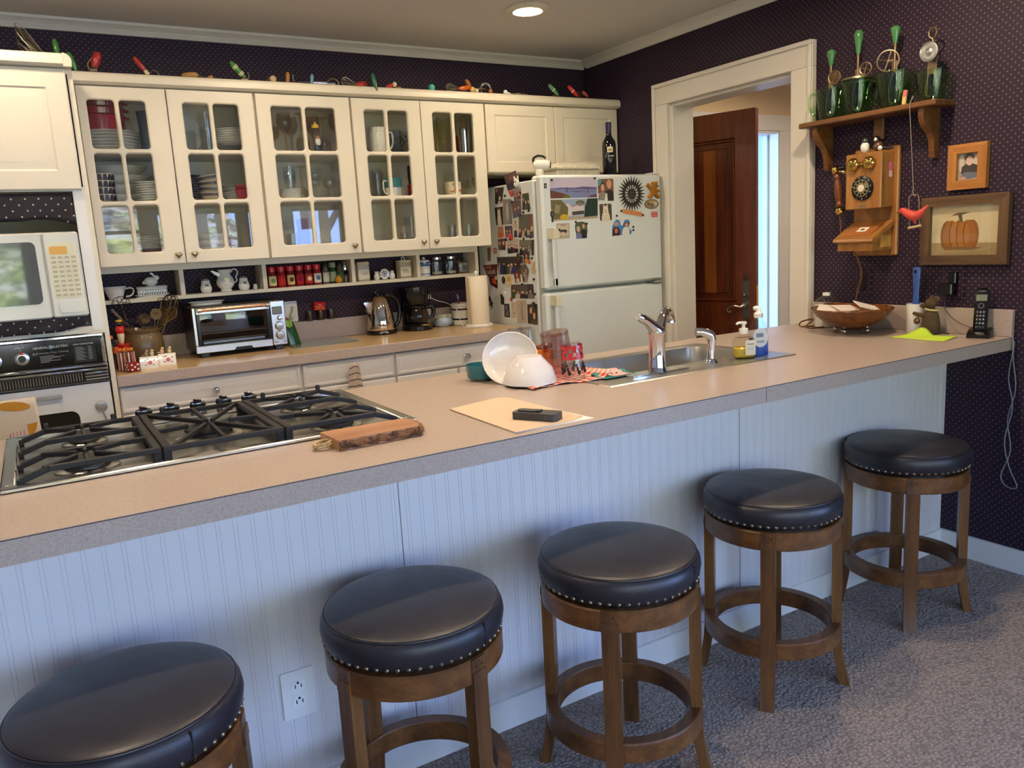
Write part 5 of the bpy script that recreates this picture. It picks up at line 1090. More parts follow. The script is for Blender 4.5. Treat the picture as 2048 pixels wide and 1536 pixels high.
b.box((dx0 + .02, ty0 + .006, tz0 + .04), (dx1 - .03, ty0 + .0115, tz0 + .054), SIL, .002); b.build('rack', P)
b = MB(); b.box((-2.146, ty0 - .002, tz0), (tx1, ty0 + .014, tz1), SLV, .004); cp_ = b.build('control_panel', P)
b = MB(); b.prism(rrect(-2.137, tz1 - .066, -2.09, tz1 - .028, .004), ty0 - .004, ty0, 'y', mat('plastic', (52, 54, 52))); b.prism(rrect(-2.133, tz1 - .062, -2.094, tz1 - .032, .003), ty0 - .0046, ty0, 'y', mat('plastic', (106, 112, 104), r=.12)); b.build('display', cp_)
for z, r in ((tz1 - .084, .01), (tz1 - .122, .0175), (tz1 - .166, .0175)):
    b = MB(T(-2.11 if r > .015 else -2.104, ty0 - .002, z)); b.lathe([(0, 0), (r * 1.12, 0), (r * 1.12, .003), (r, .004), (r * .96, .016), (0, .017)], NICKEL, 28, Rx(PI / 2)); b.lathe([(r * 1.1, .0), (r * 1.22, 0), (r * 1.22, .0022), (r * 1.1, .0026)], BLACK, 28, Rx(PI / 2)); b.build('dial', cp_)
b = MB()
for x in (-2.13, -2.088): b.lathe([(0, 0), (.006, 0), (.006, .003), (0, .0035)], SIL, 16, T(x, ty0 - .002, tz0 + .02) @ Rx(PI / 2)); b.lathe([(.006, 0), (.0075, 0), (.0075, .002), (.006, .002)], BLACK, 16, T(x, ty0 - .002, tz0 + .02) @ Rx(PI / 2))
b.build('button', cp_)
for x in (tx0 + .04, tx1 - .04):
    for y in (ty0 + .03, ty1 - .03): b = MB(); b.box((x - .02, y - .02, ZB), (x + .02, y + .02, tz0), BLACK, .003); b.build('foot', P)
one('oblong_dish', 'shallow white oblong dish lying on top of the toaster oven', 'dish', (-2.405, -.15, tz1 + .0003), lambda b: bowl(b, Matrix.Diagonal((1, .62, 1, 1)), .086, .017, WHITEC, .8))
# wall switch, snack bag, glass board
P = thing('wall_plate', 'white wall switch plate with a white plug behind the snack bag', 'switch plate', (-1.962, 0, 1.07)); b = MB(); b.prism(rrect(-2.005, 1.018, -1.93, 1.126, .005), -.006, 0, 'y', mat('plastic', (222, 222, 216))); b.build('plate', P); b = MB(); b.tube([(-1.975, -.012, 1.03), (-1.966, -.03, 1.05), (-1.953, -.03, 1.08), (-1.955, -.014, 1.098)], [.006, .011, .012, .009], mat('plastic', (232, 228, 216)), 10, sub=3); b.build('plug', P)
def bag(u, v):
    a = 2 * PI * u; w = (1 - v) ** .45; r = .046 * w + .012 * v
    return (-2.022 + (r * math.cos(a)) * (1 + .1 * math.sin(3 * a)) - .02 * v, -.18 + (.03 * w + .003) * math.sin(a), ZB + .0062 + .125 * v + .004 * math.sin(5 * a) * v)
P = thing('snack_bag', 'crumpled green snack bag slumped beside the toaster oven', 'bag', (-2.022, -.18, ZB + .006)); b = MB(); b.grid(bag, 24, 8, mat('gloss', (26, 74, 34), r=.2)); b.build('bag_body', P)
b = MB(); b.grid(lambda u, v: (-2.036 + .03 * (u - .5), -.212 + .02 * v, ZB + .095 + .035 * v + .004 * math.sin(9 * u)), 8, 3, mat('gloss', (104, 150, 40), r=.25)); b.build('lime_band', P)
b = MB(); b.tube([(-2.04, -.185, ZB + .13), (-2.05, -.182, ZB + .14)], [.012, .008], mat('matte', (150, 92, 60)), 8); b.build('twisted_top', P)
one('glass_cutting_board', 'grey-green glass cutting board lying flat between toaster oven and kettle', 'cutting board', (-1.89, -.2, ZB), lambda b: b.prism([(x, y) for x, y in rrect(-.165, -.15, .165, .15, .02)], 0, .005, 'z', mat('plastic', (112, 122, 108), r=.12)), rot=-.06)
for x, lab in ((-1.872, 'small dark metal cup on the upstand, nearest the switch plate'), (-1.813, 'small dark metal cup on the upstand under the red tea box'), (-1.755, 'small dark metal cup on the upstand, nearest the kettle')): one('metal_cup', lab, 'cup', (x, -.019, 1.0162), lambda b: b.lathe([(0, 0), (.017, 0), (.019, .003), (.0195, .05), (.0185, .05), (.017, .005), (0, .004)], mat('metal', (112, 106, 100), r=.3), 24))
P = thing('tea_box', 'small red tea box leaning on the metal cups', 'box', (-1.818, -.019, 1.0665)); M = W(P) @ Ry(.08); b = MB(M); b.box((-.031, -.014, 0), (.031, .014, .044), mat('matte', (176, 26, 34)), .001); bx = b.build('carton', P, smooth=0); b = MB(M); b.text('Red', .014, mat('matte', (230, 190, 150)), T(0, -.0146, .03) @ Rx(PI / 2)); b.text('Raspberry', .0115, mat('matte', (230, 190, 150)), T(0, -.0146, .019) @ Rx(PI / 2)); b.box((-.026, -.0146, .006), (.026, -.014, .01), mat('matte', (220, 140, 60))); b.build('lettering', bx, smooth=0)
# kettle
P = thing('kettle', 'polished steel electric kettle with black base and handle', 'kettle', (-1.512, -.12, ZB)); M = W(P)
b = MB(M); b.lathe([(0, 0), (.08, 0), (.083, .006), (.081, .022), (0, .022)], BLACK, 40); b.text('AROMA', .014, WT, T(-.02, -.0795, .0135) @ Rz(-.24) @ Rx(PI / 2)); b.build('base', P)
KC = mat('metal', (222, 206, 186), r=.05)
b = MB(M); b.lathe([(0, .024), (.077, .024), (.079, .03), (.072, .08), (.064, .13), (.054, .17), (.042, .192), (.026, .206), (.01, .212), (0, .212)], KC, 48); kb = b.build('kettle_body', P)
b = MB(M); b.prism([(-.058, .1), (-.098, .172), (-.094, .178), (-.05, .178), (-.04, .12)], -.018, .018, 'y', KC); b.build('spout', P, smooth=25)
b = MB(M); b.cyl((-.008, 0, .21), (-.008, 0, .218), .012, BLACK); b.tube([(-.018, 0, .216), (-.018, 0, .232), (-.006, 0, .24), (.006, 0, .234), (.006, 0, .218)], .0036, BLACK, 8, sub=3); b.build('lid_knob', P)
b = MB(M); b.tube([(.03, .0, .205), (.06, .0, .206), (.098, 0, .18), (.112, 0, .12), (.1, 0, .06), (.074, 0, .036)], [.014, .014, .013, .012, .011, .011], BLACK, 12, sub=5); b.build('handle', P)
# coffee maker
P = thing('coffee_maker', 'black drip coffee maker with glass carafe', 'coffee maker', (-1.3, -.12, ZB)); M = W(P)
b = MB(M); b.lathe([(0, 0), (.074, 0), (.08, .006), (.08, .024), (.06, .036), (0, .036)], BLACK, 32, Matrix.Diagonal((1.05, 1.1, 1, 1))); bs = b.build('base', P); b = MB(M); b.prism([(x, y) for x, y in ell(.02, -.066, .03, .014)], .024, .034, 'z', mat('metal', (190, 150, 96), r=.2)); b.build('switch_plate', bs)
b = MB(M); b.box((-.06, .03, .03), (.05, .075, .236), BLACK, .01); b.build('column', P)
b = MB(M); b.lathe([(0, .14), (.05, .14), (.064, .16), (.07, .215), (.07, .236), (.06, .242), (0, .242)], BLACK, 32, Matrix.Diagonal((1.08, 1, 1, 1))); b.box((-.07, -.04, .225), (.075, .07, .24), BLACK, .004); fb = b.build('filter_basket', P); b = MB(M); b.text('Mr', .011, SIL, T(.018, -.0715, .206) @ Rz(.2) @ Rx(PI / 2)); b.text('Cafe', .008, SIL, T(.034, -.069, .2) @ Rz(.4) @ Rx(PI / 2)); b.build('badge', fb, smooth=0)
P2 = P; b = MB(M @ T(0, -.012, .037)); b.lathe([(0, 0), (.05, 0), (.06, .01), (.064, .04), (.056, .07), (.042, .088), (.043, .094), (.041, .094), (.04, .088), (.054, .068), (.061, .04), (.048, .004), (0, .003)], mat('glass', (150, 140, 128)), 32); ca = b.build('carafe', P2)
b = MB(M @ T(0, -.012, .037)); b.tube([(.05, -.01, .086), (.078, -.016, .092), (.09, -.018, .07), (.084, -.017, .035), (.062, -.012, .024)], [.011, .012, .013, .012, .009], BLACK, 10, sub=5); b.lathe([(.0445, .086), (.046, .088), (.046, .098), (.02, .104), (0, .104)], BLACK, 28); b.build('carafe_handle', ca)
# outlet with charger
P = thing('wall_outlet', 'double outlet with black and white plugs behind the coffee maker', 'outlet', (-1.18, 0, 1.1)); b = MB(); b.prism(rrect(-1.222, 1.045, -1.146, 1.158, .004), -.0055, 0, 'y', PAPER); b.build('papered_plate', P); b = MB(); b.box((-1.212, -.03, 1.11), (-1.184, -.0055, 1.14), BLACK, .004); b.build('black_plug', P); b = MB(); b.box((-1.19, -.034, 1.072), (-1.162, -.0055, 1.1), mat('plastic', (232, 232, 228)), .004); b.box((-1.206, -.012, 1.068), (-1.178, -.0055, 1.106), mat('plastic', (214, 212, 204)), .002); b.build('white_charger', P)
one('appliance_cable', 'black cord of the coffee maker running up to the outlet', 'cord', (-1.2, -.02, 1.1), lambda b: b.tube([(.002, -.01, .028), (.018, -.028, .03), (.022, -.03, 0), (.012, -.02, -.05), (-.02, -.015, -.08), (-.09, -.022, -.1)], .0032, BLACK, 8, sub=5))
def cord(name, lab, pts, r, m, sub=6):
    b = MB(); b.tube(pts, r, m, 7, sub=sub); p = pts[0]; return b.build(name, loc=p, label=lab, cat='cable')
cord('charger_cable', 'thin white charger cord trailing across the back worktop', [(-1.176, -.036, 1.084), (-1.14, -.06, 1.062), (-1.08, -.075, 1.04), (-1.072, -.18, 1.0), (-1.1, -.26, ZB + .03), (-1.1, -.33, ZB + .002), (-1.06, -.395, ZB + .0265), (-1.02, -.405, ZB + .026), (-.97, -.38, ZB + .002), (-.93, -.32, ZB + .002), (-.89, -.29, ZB + .002)], .0018, mat('plastic', (226, 220, 206)))
P = thing('sugar_bowl', 'pale blue hobnail bowl filled with sweetener packets', 'bowl', (-1.13, -.1, ZB)); M = W(P); HB = mat('gloss', (168, 184, 200)); b = MB(M); b.lathe([(0, 0), (.034, 0), (.038, .004), (.052, .022), (.054, .034), (.048, .05), (.044, .052), (.044, .048), (.05, .034), (.034, .006), (0, .005)], HB, 32)
for i in range(24):
    for j in range(3): a = 2 * PI * (i + .5 * j) / 24; r = (.046, .0525, .0525)[j]; b.ball((r * math.cos(a), r * math.sin(a), .012 + .011 * j), .0036, HB, 6)
b.build('hobnail_body', P)
for i in range(6):
    one('sweetener_packet', 'small paper sweetener packet standing in the pale blue bowl', 'packet', (-1.13 + .011 * (i - 2.5), -.1 + .004 * (i % 2), ZB + .022), lambda b: b.box((-.002, -.024, 0), (.002, .024, .042 + .003 * (i % 3)), mat('matte', ((222, 214, 180), (190, 206, 170), (226, 222, 210))[i % 3]), 0, Rz(.5) @ Ry(.12 * (i - 2.5))), 'sweetener packets')
P = thing('banded_crock', 'cream stoneware crock with dark bands behind the paper towels', 'crock', (-1.0, -.1, ZB)); M = W(P); b = MB(M); b.lathe([(0, 0), (.062, 0), (.066, .004), (.066, .108), (.07, .112), (.07, .124), (.062, .124), (.061, .01), (0, .008)], CERAM, 36); b.build('crock_body', P)
for z in (.03, .086): b = MB(M); b.lathe([(.0662, z), (.0666, z + .001), (.0666, z + .009), (.0662, z + .01)], NAVY, 36); b.build('dark_band', P)
P = thing('toothbrush', 'red and blue toothbrush standing in the banded crock', 'toothbrush', (-1.02, -.1, ZB + .012)); b = MB(); b.tube([(-1.01, -.1, ZB + .014), (-1.034, -.12, ZB + .15)], .004, mat('plastic', (180, 50, 60)), 7); b.build('brush_handle', P); b = MB(); b.tube([(-1.034, -.12, ZB + .15), (-1.042, -.126, ZB + .175)], .006, mat('plastic', (110, 150, 190)), 8); b.build('brush_head', P)
P = thing('paper_towel_roll', 'cream paper towel roll on a white upright holder', 'paper towel', (-1.012, -.31, ZB)); M = W(P); b = MB(M); b.lathe([(0, 0), (.076, 0), (.08, .006), (.078, .014), (.066, .02), (0, .02)], WHITEC, 36); b.build('holder_base', P)
b = MB(M); b.lathe([(.018, .022), (.06, .022), (.061, .024), (.061, .278), (.06, .28), (.018, .28)], mat('matte', (226, 214, 190)), 44); b.grid(lambda u, v: (-.061 * math.cos(.4 * u) - .014 * u, -.061 * math.sin(.6 * u) - .002, .024 + .254 * v), 6, 2, mat('matte', (226, 214, 190))); b.build('paper_roll', P); b = MB(M); b.cyl((0, 0, .28), (0, 0, .292), .009, CERAM); b.ball((0, 0, .298), .012, CERAM, 16); b.build('finial', P)
cord('kettle_cable', 'short dark cord lying behind the sugar bowl', [(-1.25, -.03, ZB + .003), (-1.2, -.05, ZB + .003), (-1.15, -.03, ZB + .003)], .003, BLACK)
P = thing('dish_cloth', 'cream striped tea cloth hung over the middle drawer knob', 'cloth', (-1.857, -.59, .8)); b = MB(); TC = mat('fabric', (206, 190, 176), (180, 160, 146))
b.grid(lambda u, v: (-1.857 + (.036 + .022 * v) * (u - .5) * 1.3 + .008 * math.sin(6 * u) * v, -.6 - .016 * math.sin(PI * u) + .012 * math.cos(9 * u) * v, .83 - .14 * v + .016 * (1 - (2 * u - 1) ** 2) * (1 - v)), 16, 12, TC); b.build('cloth_body', P, solid=.002)
b = MB()
for k in range(5): b.grid(lambda u, v: (-1.857 + (.036 + .022 * (k * .2 + .08)) * (u - .5) * 1.3 + .008 * math.sin(6 * u) * (k * .2 + .08), -.6023 - .016 * math.sin(PI * u) + .012 * math.cos(9 * u) * (k * .2 + .08), .83 - .14 * (k * .2 + .08) - .004 * v + .016 * (1 - (2 * u - 1) ** 2) * (1 - (k * .2 + .08))), 16, 1, mat('fabric', (70, 64, 80), (60, 54, 70)))
b.build('dark_stripe', P)
# wall oven: towel over the handle and pan-shaped timer
P = thing('tea_towel', 'white printed tea towel hung over the oven door handle', 'towel', (-3.15, OY - .05, .83)); tw = lambda u, v: (-3.43 + .272 * u + .008 * v * u, f0 - .043 - .004 * math.sin(8 * u) * v, .883 - .34 * v)
b = MB(); b.grid(tw, 20, 12, mat('fabric', (220, 208, 190), (212, 198, 180))); b.build('towel_body', P, solid=.003)
def tp(poly, col): 
    b.add([tuple(Vector(tw(u, v)) + Vector((0, -.0024, 0))) for u, v in poly], [tuple(range(len(poly)))], col)
b = MB(); YL = mat('fabric', (206, 150, 60), (190, 134, 50)); RG = mat('gingham', (176, 60, 76), (226, 206, 200), sc=.012); BK = mat('fabric', (48, 50, 48), (40, 42, 40))
tp(ell(.72, .08, .2, .055, 18, .1), YL); tp([(.84, .3), (.97, .29), (.94, .36), (.88, .45), (.84, .43)], YL); tp([(.62, .38), (.8, .36), (.84, .44), (.76, .5), (.8, .62), (.58, .62)], RG); tp(ell(.9, .56, .065, .055, 16), RG); tp([(.62, .66), (.76, .66), (.78, .8), (.62, .8)], YL); tp([(.76, .64), (.82, .68), (.86, .84), (.78, .82)], BK); b.build('printed_pattern', P, smooth=0)
P = thing('pan_magnet', 'small steel frying-pan shaped magnet stuck to the white oven door', 'magnet', (-2.935, f0 - .009, .81)); b = MB(T(-2.937, f0 - .0082, .806)); b.lathe([(0, .004), (.012, .004), (.019, .003), (.021, .006), (.021, .001), (.018, 0), (0, 0)][::-1], SIL, 28, Rx(PI / 2)); b.build('pan', P); b = MB(); b.tube([(-2.934, f0 - .011, .787), (-2.927, f0 - .0115, .76), (-2.925, f0 - .0115, .748)], [.0025, .003, .004], SIL, 8); b.build('pan_handle', P)
# ---------------------------------------------------------------- pictures: thin printed cards with their image built as flat shapes
SKIN = (206, 158, 128); HAIR = (62, 44, 36)
def pic(name, lab, cat, Q, plane, lev, base, motifs=(), group=None, border=None, t=.0006):
    """Q: TL TR BR BL in the plane's two coordinates; motifs ('p', [(u, v)..], colour) or ('e', u, v, ru, rv, colour)"""
    f = {'side': lambda a, z, h: (FX0 + .0002 - h, a, z), 'front': lambda a, z, h: (a, -.7498 - h, z), 'wall': lambda a, z, h: (-h, a, z)}[plane]
    def at(u, v):
        a, b_, c, d = Q; v = 1 - v
        return ((a[0] * (1 - u) + b_[0] * u) * (1 - v) + (d[0] * (1 - u) + c[0] * u) * v, (a[1] * (1 - u) + b_[1] * u) * (1 - v) + (d[1] * (1 - u) + c[1] * u) * v)
    lv = lev * .0016; b = MB()
    def poly(P, col, h0, h1):
        m = mat('plastic', col, r=.42) ; k = len(P); q = [at(*p) for p in P]
        vs = [f(*p, h0) for p in q] + [f(*p, h1) for p in q]
        b.add(vs, [(i, (i + 1) % k, k + (i + 1) % k, k + i) for i in range(k)] + [tuple(range(k)), tuple(range(k, 2 * k))], m)
    poly(base[1] if isinstance(base[0], str) else [(0, 0), (1, 0), (1, 1), (0, 1)], border or (base[2] if isinstance(base[0], str) else base), lv, lv + t)
    if border: e = .07; poly([(e, e), (1 - e, e), (1 - e, 1 - e), (e, 1 - e)], base, lv + t, lv + t + .00012)
    h = lv + t + .00012
    for i, m in enumerate(motifs):
        P = [(min(1, max(0, x)), min(1, max(0, y))) for x, y in (ell(m[1], m[2], m[3], m[4], 14) if m[0] == 'e' else m[1])]
        poly(P, m[-1], h, h + .00008 + .00004 * i)
    c = at(.5, .5)
    return b.build(name, loc=f(*c, lv), label=lab, cat=cat, group=group, smooth=0)
def man(c, h, s, cl, sk=SKIN, hr=HAIR, w=1.0):
    return [('p', [(c - s * 1.25, 0), (c - s * 1.15, h * .55), (c - s * .5, h - s * .95), (c + s * .5, h - s * .95), (c + s * 1.15, h * .55), (c + s * 1.25, 0)], cl), ('e', c, h + s * .18, s * .66 * w, s * .86, hr), ('e', c, h, s * .52, s * .72, sk)]
def dogm(c, h, s): return [('p', [(c - s, 0), (c - s * .9, h * .5), (c - s * .5, h), (c + s * .5, h), (c + s * .9, h * .5), (c + s, 0)], (216, 204, 182)), ('e', c, h, s * .62, s * .75, (228, 218, 198)), ('p', [(c - s * .55, h + s * .4), (c - s * .5, h + s * 1.15), (c - s * .1, h + s * .65)], (214, 200, 176)), ('p', [(c + s * .55, h + s * .4), (c + s * .5, h + s * 1.15), (c + s * .1, h + s * .65)], (214, 200, 176)), ('e', c - s * .22, h + s * .12, s * .08, s * .09, (40, 34, 32)), ('e', c + s * .22, h + s * .12, s * .08, s * .09, (40, 34, 32)), ('e', c, h - s * .25, s * .13, s * .12, (36, 30, 30))]
def crowd(n, seed, h0=.35, s=.09):
    r = random.Random(seed); o = []
    for k in range(n):
        o += man((k + .5) / n + r.uniform(-.04, .04), h0 + r.uniform(-.06, .16), s, r.choice([(40, 44, 60), (90, 40, 44), (150, 140, 130), (60, 66, 96), (190, 180, 160), (36, 30, 32), (70, 84, 70)]), r.choice([SKIN, (190, 140, 112), (222, 176, 150)]), r.choice([HAIR, (40, 30, 28), (130, 100, 60), (190, 184, 176)]))
    return o
GS = 'photos and magnets on the fridge side'; GF = 'photos and magnets on the fridge door'
sd = lambda n, l, Q, lev, base, mo=(), bo=None, cat='photo': pic(n, l, cat, Q, 'side', lev, base, mo, GS, bo)
# stuck to the fridge's side
sd('photo', 'photo of a dark-suited figure at the top far corner of the fridge side', [(-.277, 1.672), (-.393, 1.669), (-.357, 1.576), (-.272, 1.579)], 0, (74, 60, 56), man(.25, .78, .12, (60, 46, 44)) + man(.6, .3, .14, (196, 170, 176), (214, 190, 180), (206, 190, 180)), (206, 200, 188))
sd('photo', 'portrait photo of a white dog with dark background on the fridge side', [(-.268, 1.56), (-.358, 1.562), (-.352, 1.464), (-.276, 1.464)], 0, (58, 44, 34), dogm(.5, .62, .3))
sd('ticket', 'folded plum and navy ticket card sticking up past the fridge top edge', [(-.39, 1.722), (-.516, 1.737), (-.534, 1.65), (-.425, 1.64)], 1, (84, 56, 60), [('p', [(0, 0), (1, 0), (1, .42), (0, .42)], (42, 40, 58)), ('p', [(.3, .55), (.9, .6), (.9, .9), (.35, .8)], (120, 78, 80))], cat='card')
sd('note_sheet', 'plain grey paper slip under the ticket on the fridge side', [(-.42, 1.64), (-.559, 1.647), (-.552, 1.612), (-.45, 1.605)], 0, (150, 142, 132), cat='paper')
sd('photo', 'white-bordered photo of a garden group on the fridge side', [(-.562, 1.618), (-.636, 1.62), (-.643, 1.528), (-.558, 1.53)], 1, (60, 62, 48), crowd(3, 2, .45, .13), (222, 214, 196))
sd('photo', 'tall faded grey photo with a pale figure on the fridge side', [(-.366, 1.6), (-.453, 1.594), (-.45, 1.462), (-.356, 1.464)], 1, (134, 128, 122), [('e', .5, .5, .14, .36, (176, 172, 164)), ('p', [(.75, 0), (.98, 0), (.98, 1), (.72, 1)], (104, 104, 110))])
sd('photo', 'photo of seated people in blue under the plum ticket', [(-.457, 1.583), (-.553, 1.581), (-.55, 1.503), (-.464, 1.492)], 2, (98, 76, 74), man(.35, .5, .16, (60, 92, 130)) + man(.72, .55, .15, (90, 60, 90)))
sd('photo', 'pink photo of two smiling people beside the garden group photo', [(-.49, 1.62), (-.556, 1.632), (-.556, 1.585), (-.485, 1.585)], 3, (150, 86, 100), crowd(2, 5, .5, .18))
sd('photo', 'portrait photo of a person in dark uniform on white', [(-.458, 1.489), (-.512, 1.492), (-.504, 1.391), (-.453, 1.39)], 1, (196, 186, 172), man(.52, .62, .26, (34, 38, 52), SKIN, (60, 46, 40)))
sd('photo', 'large photo of a crowded group with red banner on the fridge side', [(-.519, 1.508), (-.658, 1.505), (-.656, 1.383), (-.509, 1.388)], 0, (92, 92, 78), [('p', [(.74, .45), (.86, .45), (.86, .97), (.76, .97)], (150, 56, 50))] + crowd(5, 7, .32, .1) + crowd(4, 8, .18, .1))
sd('photo', 'photo of orange-red figures at the far edge of the fridge side', [(-.289, 1.456), (-.355, 1.461), (-.359, 1.396), (-.287, 1.393)], 0, (176, 120, 96), man(.45, .62, .2, (206, 84, 50)), (196, 186, 170))
sd('photo', 'purple-grey photo of a couple in pink', [(-.372, 1.455), (-.449, 1.455), (-.45, 1.39), (-.376, 1.393)], 2, (72, 62, 76), man(.3, .55, .18, (176, 84, 96)) + man(.7, .55, .18, (190, 110, 110)))
sd('photo', 'photo of a brown-haired pair in the third row of the fridge side', [(-.287, 1.387), (-.37, 1.39), (-.365, 1.326), (-.289, 1.328)], 1, (104, 66, 54), crowd(2, 11, .5, .2))
sd('photo', 'white-bordered photo of three women in the third row', [(-.38, 1.378), (-.503, 1.384), (-.498, 1.31), (-.385, 1.305)], 0, (186, 174, 160), crowd(4, 13, .45, .12))
sd('photo', 'photo of a group in front of a window, near edge of the third row', [(-.511, 1.377), (-.658, 1.372), (-.65, 1.292), (-.508, 1.294)], 0, (108, 108, 92), crowd(5, 14, .42, .1) + [('p', [(.84, 0), (1, 0), (1, 1), (.84, 1)], (44, 52, 50))])
sd('photo', 'wide dark photo of a team in blue in the middle of the fridge side', [(-.261, 1.288), (-.539, 1.29), (-.535, 1.194), (-.264, 1.19)], 0, (64, 54, 56), crowd(6, 17, .5, .07) + [('p', [(.1, .05), (.26, .05), (.26, .5), (.12, .55)], (36, 44, 92)), ('p', [(.52, .05), (.76, .05), (.72, .4), (.58, .4)], (44, 58, 120))])
sd('photo', 'tilted photo of a woman with a bright stripe beside the wide dark photo', [(-.547, 1.316), (-.609, 1.312), (-.608, 1.255), (-.546, 1.252)], 1, (78, 62, 62), man(.5, .6, .24, (206, 128, 60)))
sd('photo', 'grey leaf-shaped cut-out photo overlapping the wide dark photo', [(-.513, 1.243), (-.603, 1.255), (-.583, 1.156), (-.525, 1.15)], 2, ('cut', [(.1, .95), (.6, 1), (1, .6), (.9, .2), (.5, 0), (.1, .2), (0, .6)], (98, 92, 92)), man(.4, .45, .2, (54, 46, 50)) + man(.66, .6, .18, (150, 140, 136)))
sd('photo', 'small photo of a red-haired person in cream below the wide dark photo', [(-.439, 1.205), (-.5, 1.216), (-.509, 1.155), (-.454, 1.146)], 2, (110, 50, 40), man(.5, .6, .26, (216, 190, 150), SKIN, (120, 48, 30)))
sd('photo', 'wide photo of pale-dressed women above the pencil drawing', [(-.398, 1.136), (-.628, 1.143), (-.634, 1.066), (-.395, 1.059)], 0, (92, 78, 74), crowd(5, 23, .42, .1) + [('p', [(.74, 0), (1, 0), (1, 1), (.74, 1)], (48, 42, 48))] + man(.86, .5, .09, (126, 112, 122)))
sd('drawing', 'pale pencil drawing of a standing figure on the fridge side', [(-.45, 1.052), (-.553, 1.058), (-.541, .933), (-.448, .925)], 1, (186, 172, 152), [('p', [(.5, .12), (.42, .5), (.48, .82), (.6, .86), (.66, .5), (.76, .12)], (150, 144, 140)), ('e', .54, .88, .06, .07, (140, 134, 128))], cat='drawing')
sd('photo', 'photo of two dark-haired women hugging near the fridge door, low down', [(-.561, 1.033), (-.662, 1.039), (-.654, .927), (-.556, .931)], 1, (58, 44, 44), man(.36, .68, .24, (48, 38, 40), SKIN, (52, 36, 30)) + man(.68, .42, .24, (88, 64, 58), (214, 166, 140), (60, 40, 32)))
sd('note_sheet', 'cream note with a scribble under the white heart magnet', [(-.393, 1.038), (-.444, 1.043), (-.44, .954), (-.384, .951)], 0, (198, 188, 168), [('p', [(.3, .6), (.34, .6), (.38, .9), (.34, .9)], (90, 84, 80)), ('p', [(.3, .3), (.8, .26), (.8, .3), (.3, .34)], (120, 112, 104))], cat='paper')
sd('dark_sticker', 'narrow black sticker above the black patterned card', [(-.278, 1.082), (-.318, 1.083), (-.314, 1.021), (-.277, 1.023)], 0, (36, 32, 34), [('p', [(.3, .2), (.6, .2), (.6, .8), (.3, .8)], (60, 56, 58))], cat='sticker')
sd('patterned_card', 'black card with grey branch pattern low on the fridge side', [(-.315, 1.027), (-.37, 1.029), (-.37, .953), (-.31, .953)], 0, (28, 28, 30), [('p', [(.2, .1), (.8, .1), (.8, .9), (.2, .9)], (120, 120, 118)), ('p', [(.3, .2), (.5, .5), (.3, .6)], (34, 34, 36)), ('p', [(.5, .7), (.75, .85), (.7, .4)], (34, 34, 36))], cat='card')
sd('red_slogan_sticker', 'small red sticker at the far edge of the fridge side', [(-.228, 1.339), (-.267, 1.339), (-.263, 1.31), (-.23, 1.307)], 0, (196, 60, 66), [('p', [(.15, .55), (.85, .55), (.85, .8), (.15, .8)], (230, 190, 180)), ('p', [(.25, .2), (.8, .2), (.8, .42), (.25, .42)], (230, 190, 180))], cat='sticker')
sd('tan_strip', 'plain tan strip hanging behind the slogan plaque', [(-.157, 1.344), (-.199, 1.343), (-.19, 1.267), (-.156, 1.267)], 0, (140, 112, 72), cat='strip')
sd('slogan_plaque', 'dark red plaque with white lettering strokes beside the paper towels', [(-.098, 1.244), (-.262, 1.249), (-.254, 1.184), (-.145, 1.18)], 1, (96, 30, 34), [('p', [(.1 + .1 * k, .15 + .04 * (k % 2)), (.13 + .1 * k, .15), (.14 + .1 * k, .5 + .2 * (k % 3 == 0)), (.11 + .1 * k, .5)], (226, 214, 196)) for k in range(8)] + [('p', [(.1 + .1 * k, .65), (.14 + .1 * k, .65), (.14 + .1 * k, .92), (.1 + .1 * k, .92)], (206, 130, 100)) for k in range(5)], cat='magnet')
sd('red_house_magnet', 'red and black layered magnet below the slogan plaque', [(-.16, 1.178), (-.258, 1.181), (-.252, 1.111), (-.17, 1.133)], 1, (74, 30, 32), [('p', [(.3, .3), (.9, .3), (.7, .95), (.35, .8)], (196, 76, 56)), ('e', .85, .85, .14, .16, (206, 186, 130))], cat='magnet')
sd('yellow_card', 'cream card with yellow design beside the dark oval magnet', [(-.354, 1.193), (-.413, 1.194), (-.405, 1.125), (-.346, 1.124)], 1, (206, 192, 150), [('e', .55, .6, .25, .2, (206, 150, 50)), ('e', .4, .3, .2, .12, (220, 200, 150))], cat='card')
sd('oval_magnet', 'dark brown oval magnet on the lower fridge side', [(-.306, 1.182), (-.346, 1.182), (-.343, 1.14), (-.308, 1.14)], 2, ('cut', ell(.5, .5, .5, .5, 18), (54, 40, 34)), [('e', .5, .5, .25, .3, (100, 84, 64))], cat='magnet')
sd('lizard_magnet', 'dark lizard-shaped magnet half behind the paper towels', [(-.13, 1.07), (-.2, 1.07), (-.2, .985), (-.13, .985)], 0, ('cut', [(.2, 1), (.45, .9), (.6, .6), (.9, .5), (.7, .42), (.8, .1), (.6, .3), (.5, .0), (.4, .35), (.1, .3), (.3, .5), (.1, .7)], (58, 48, 36)), cat='magnet')
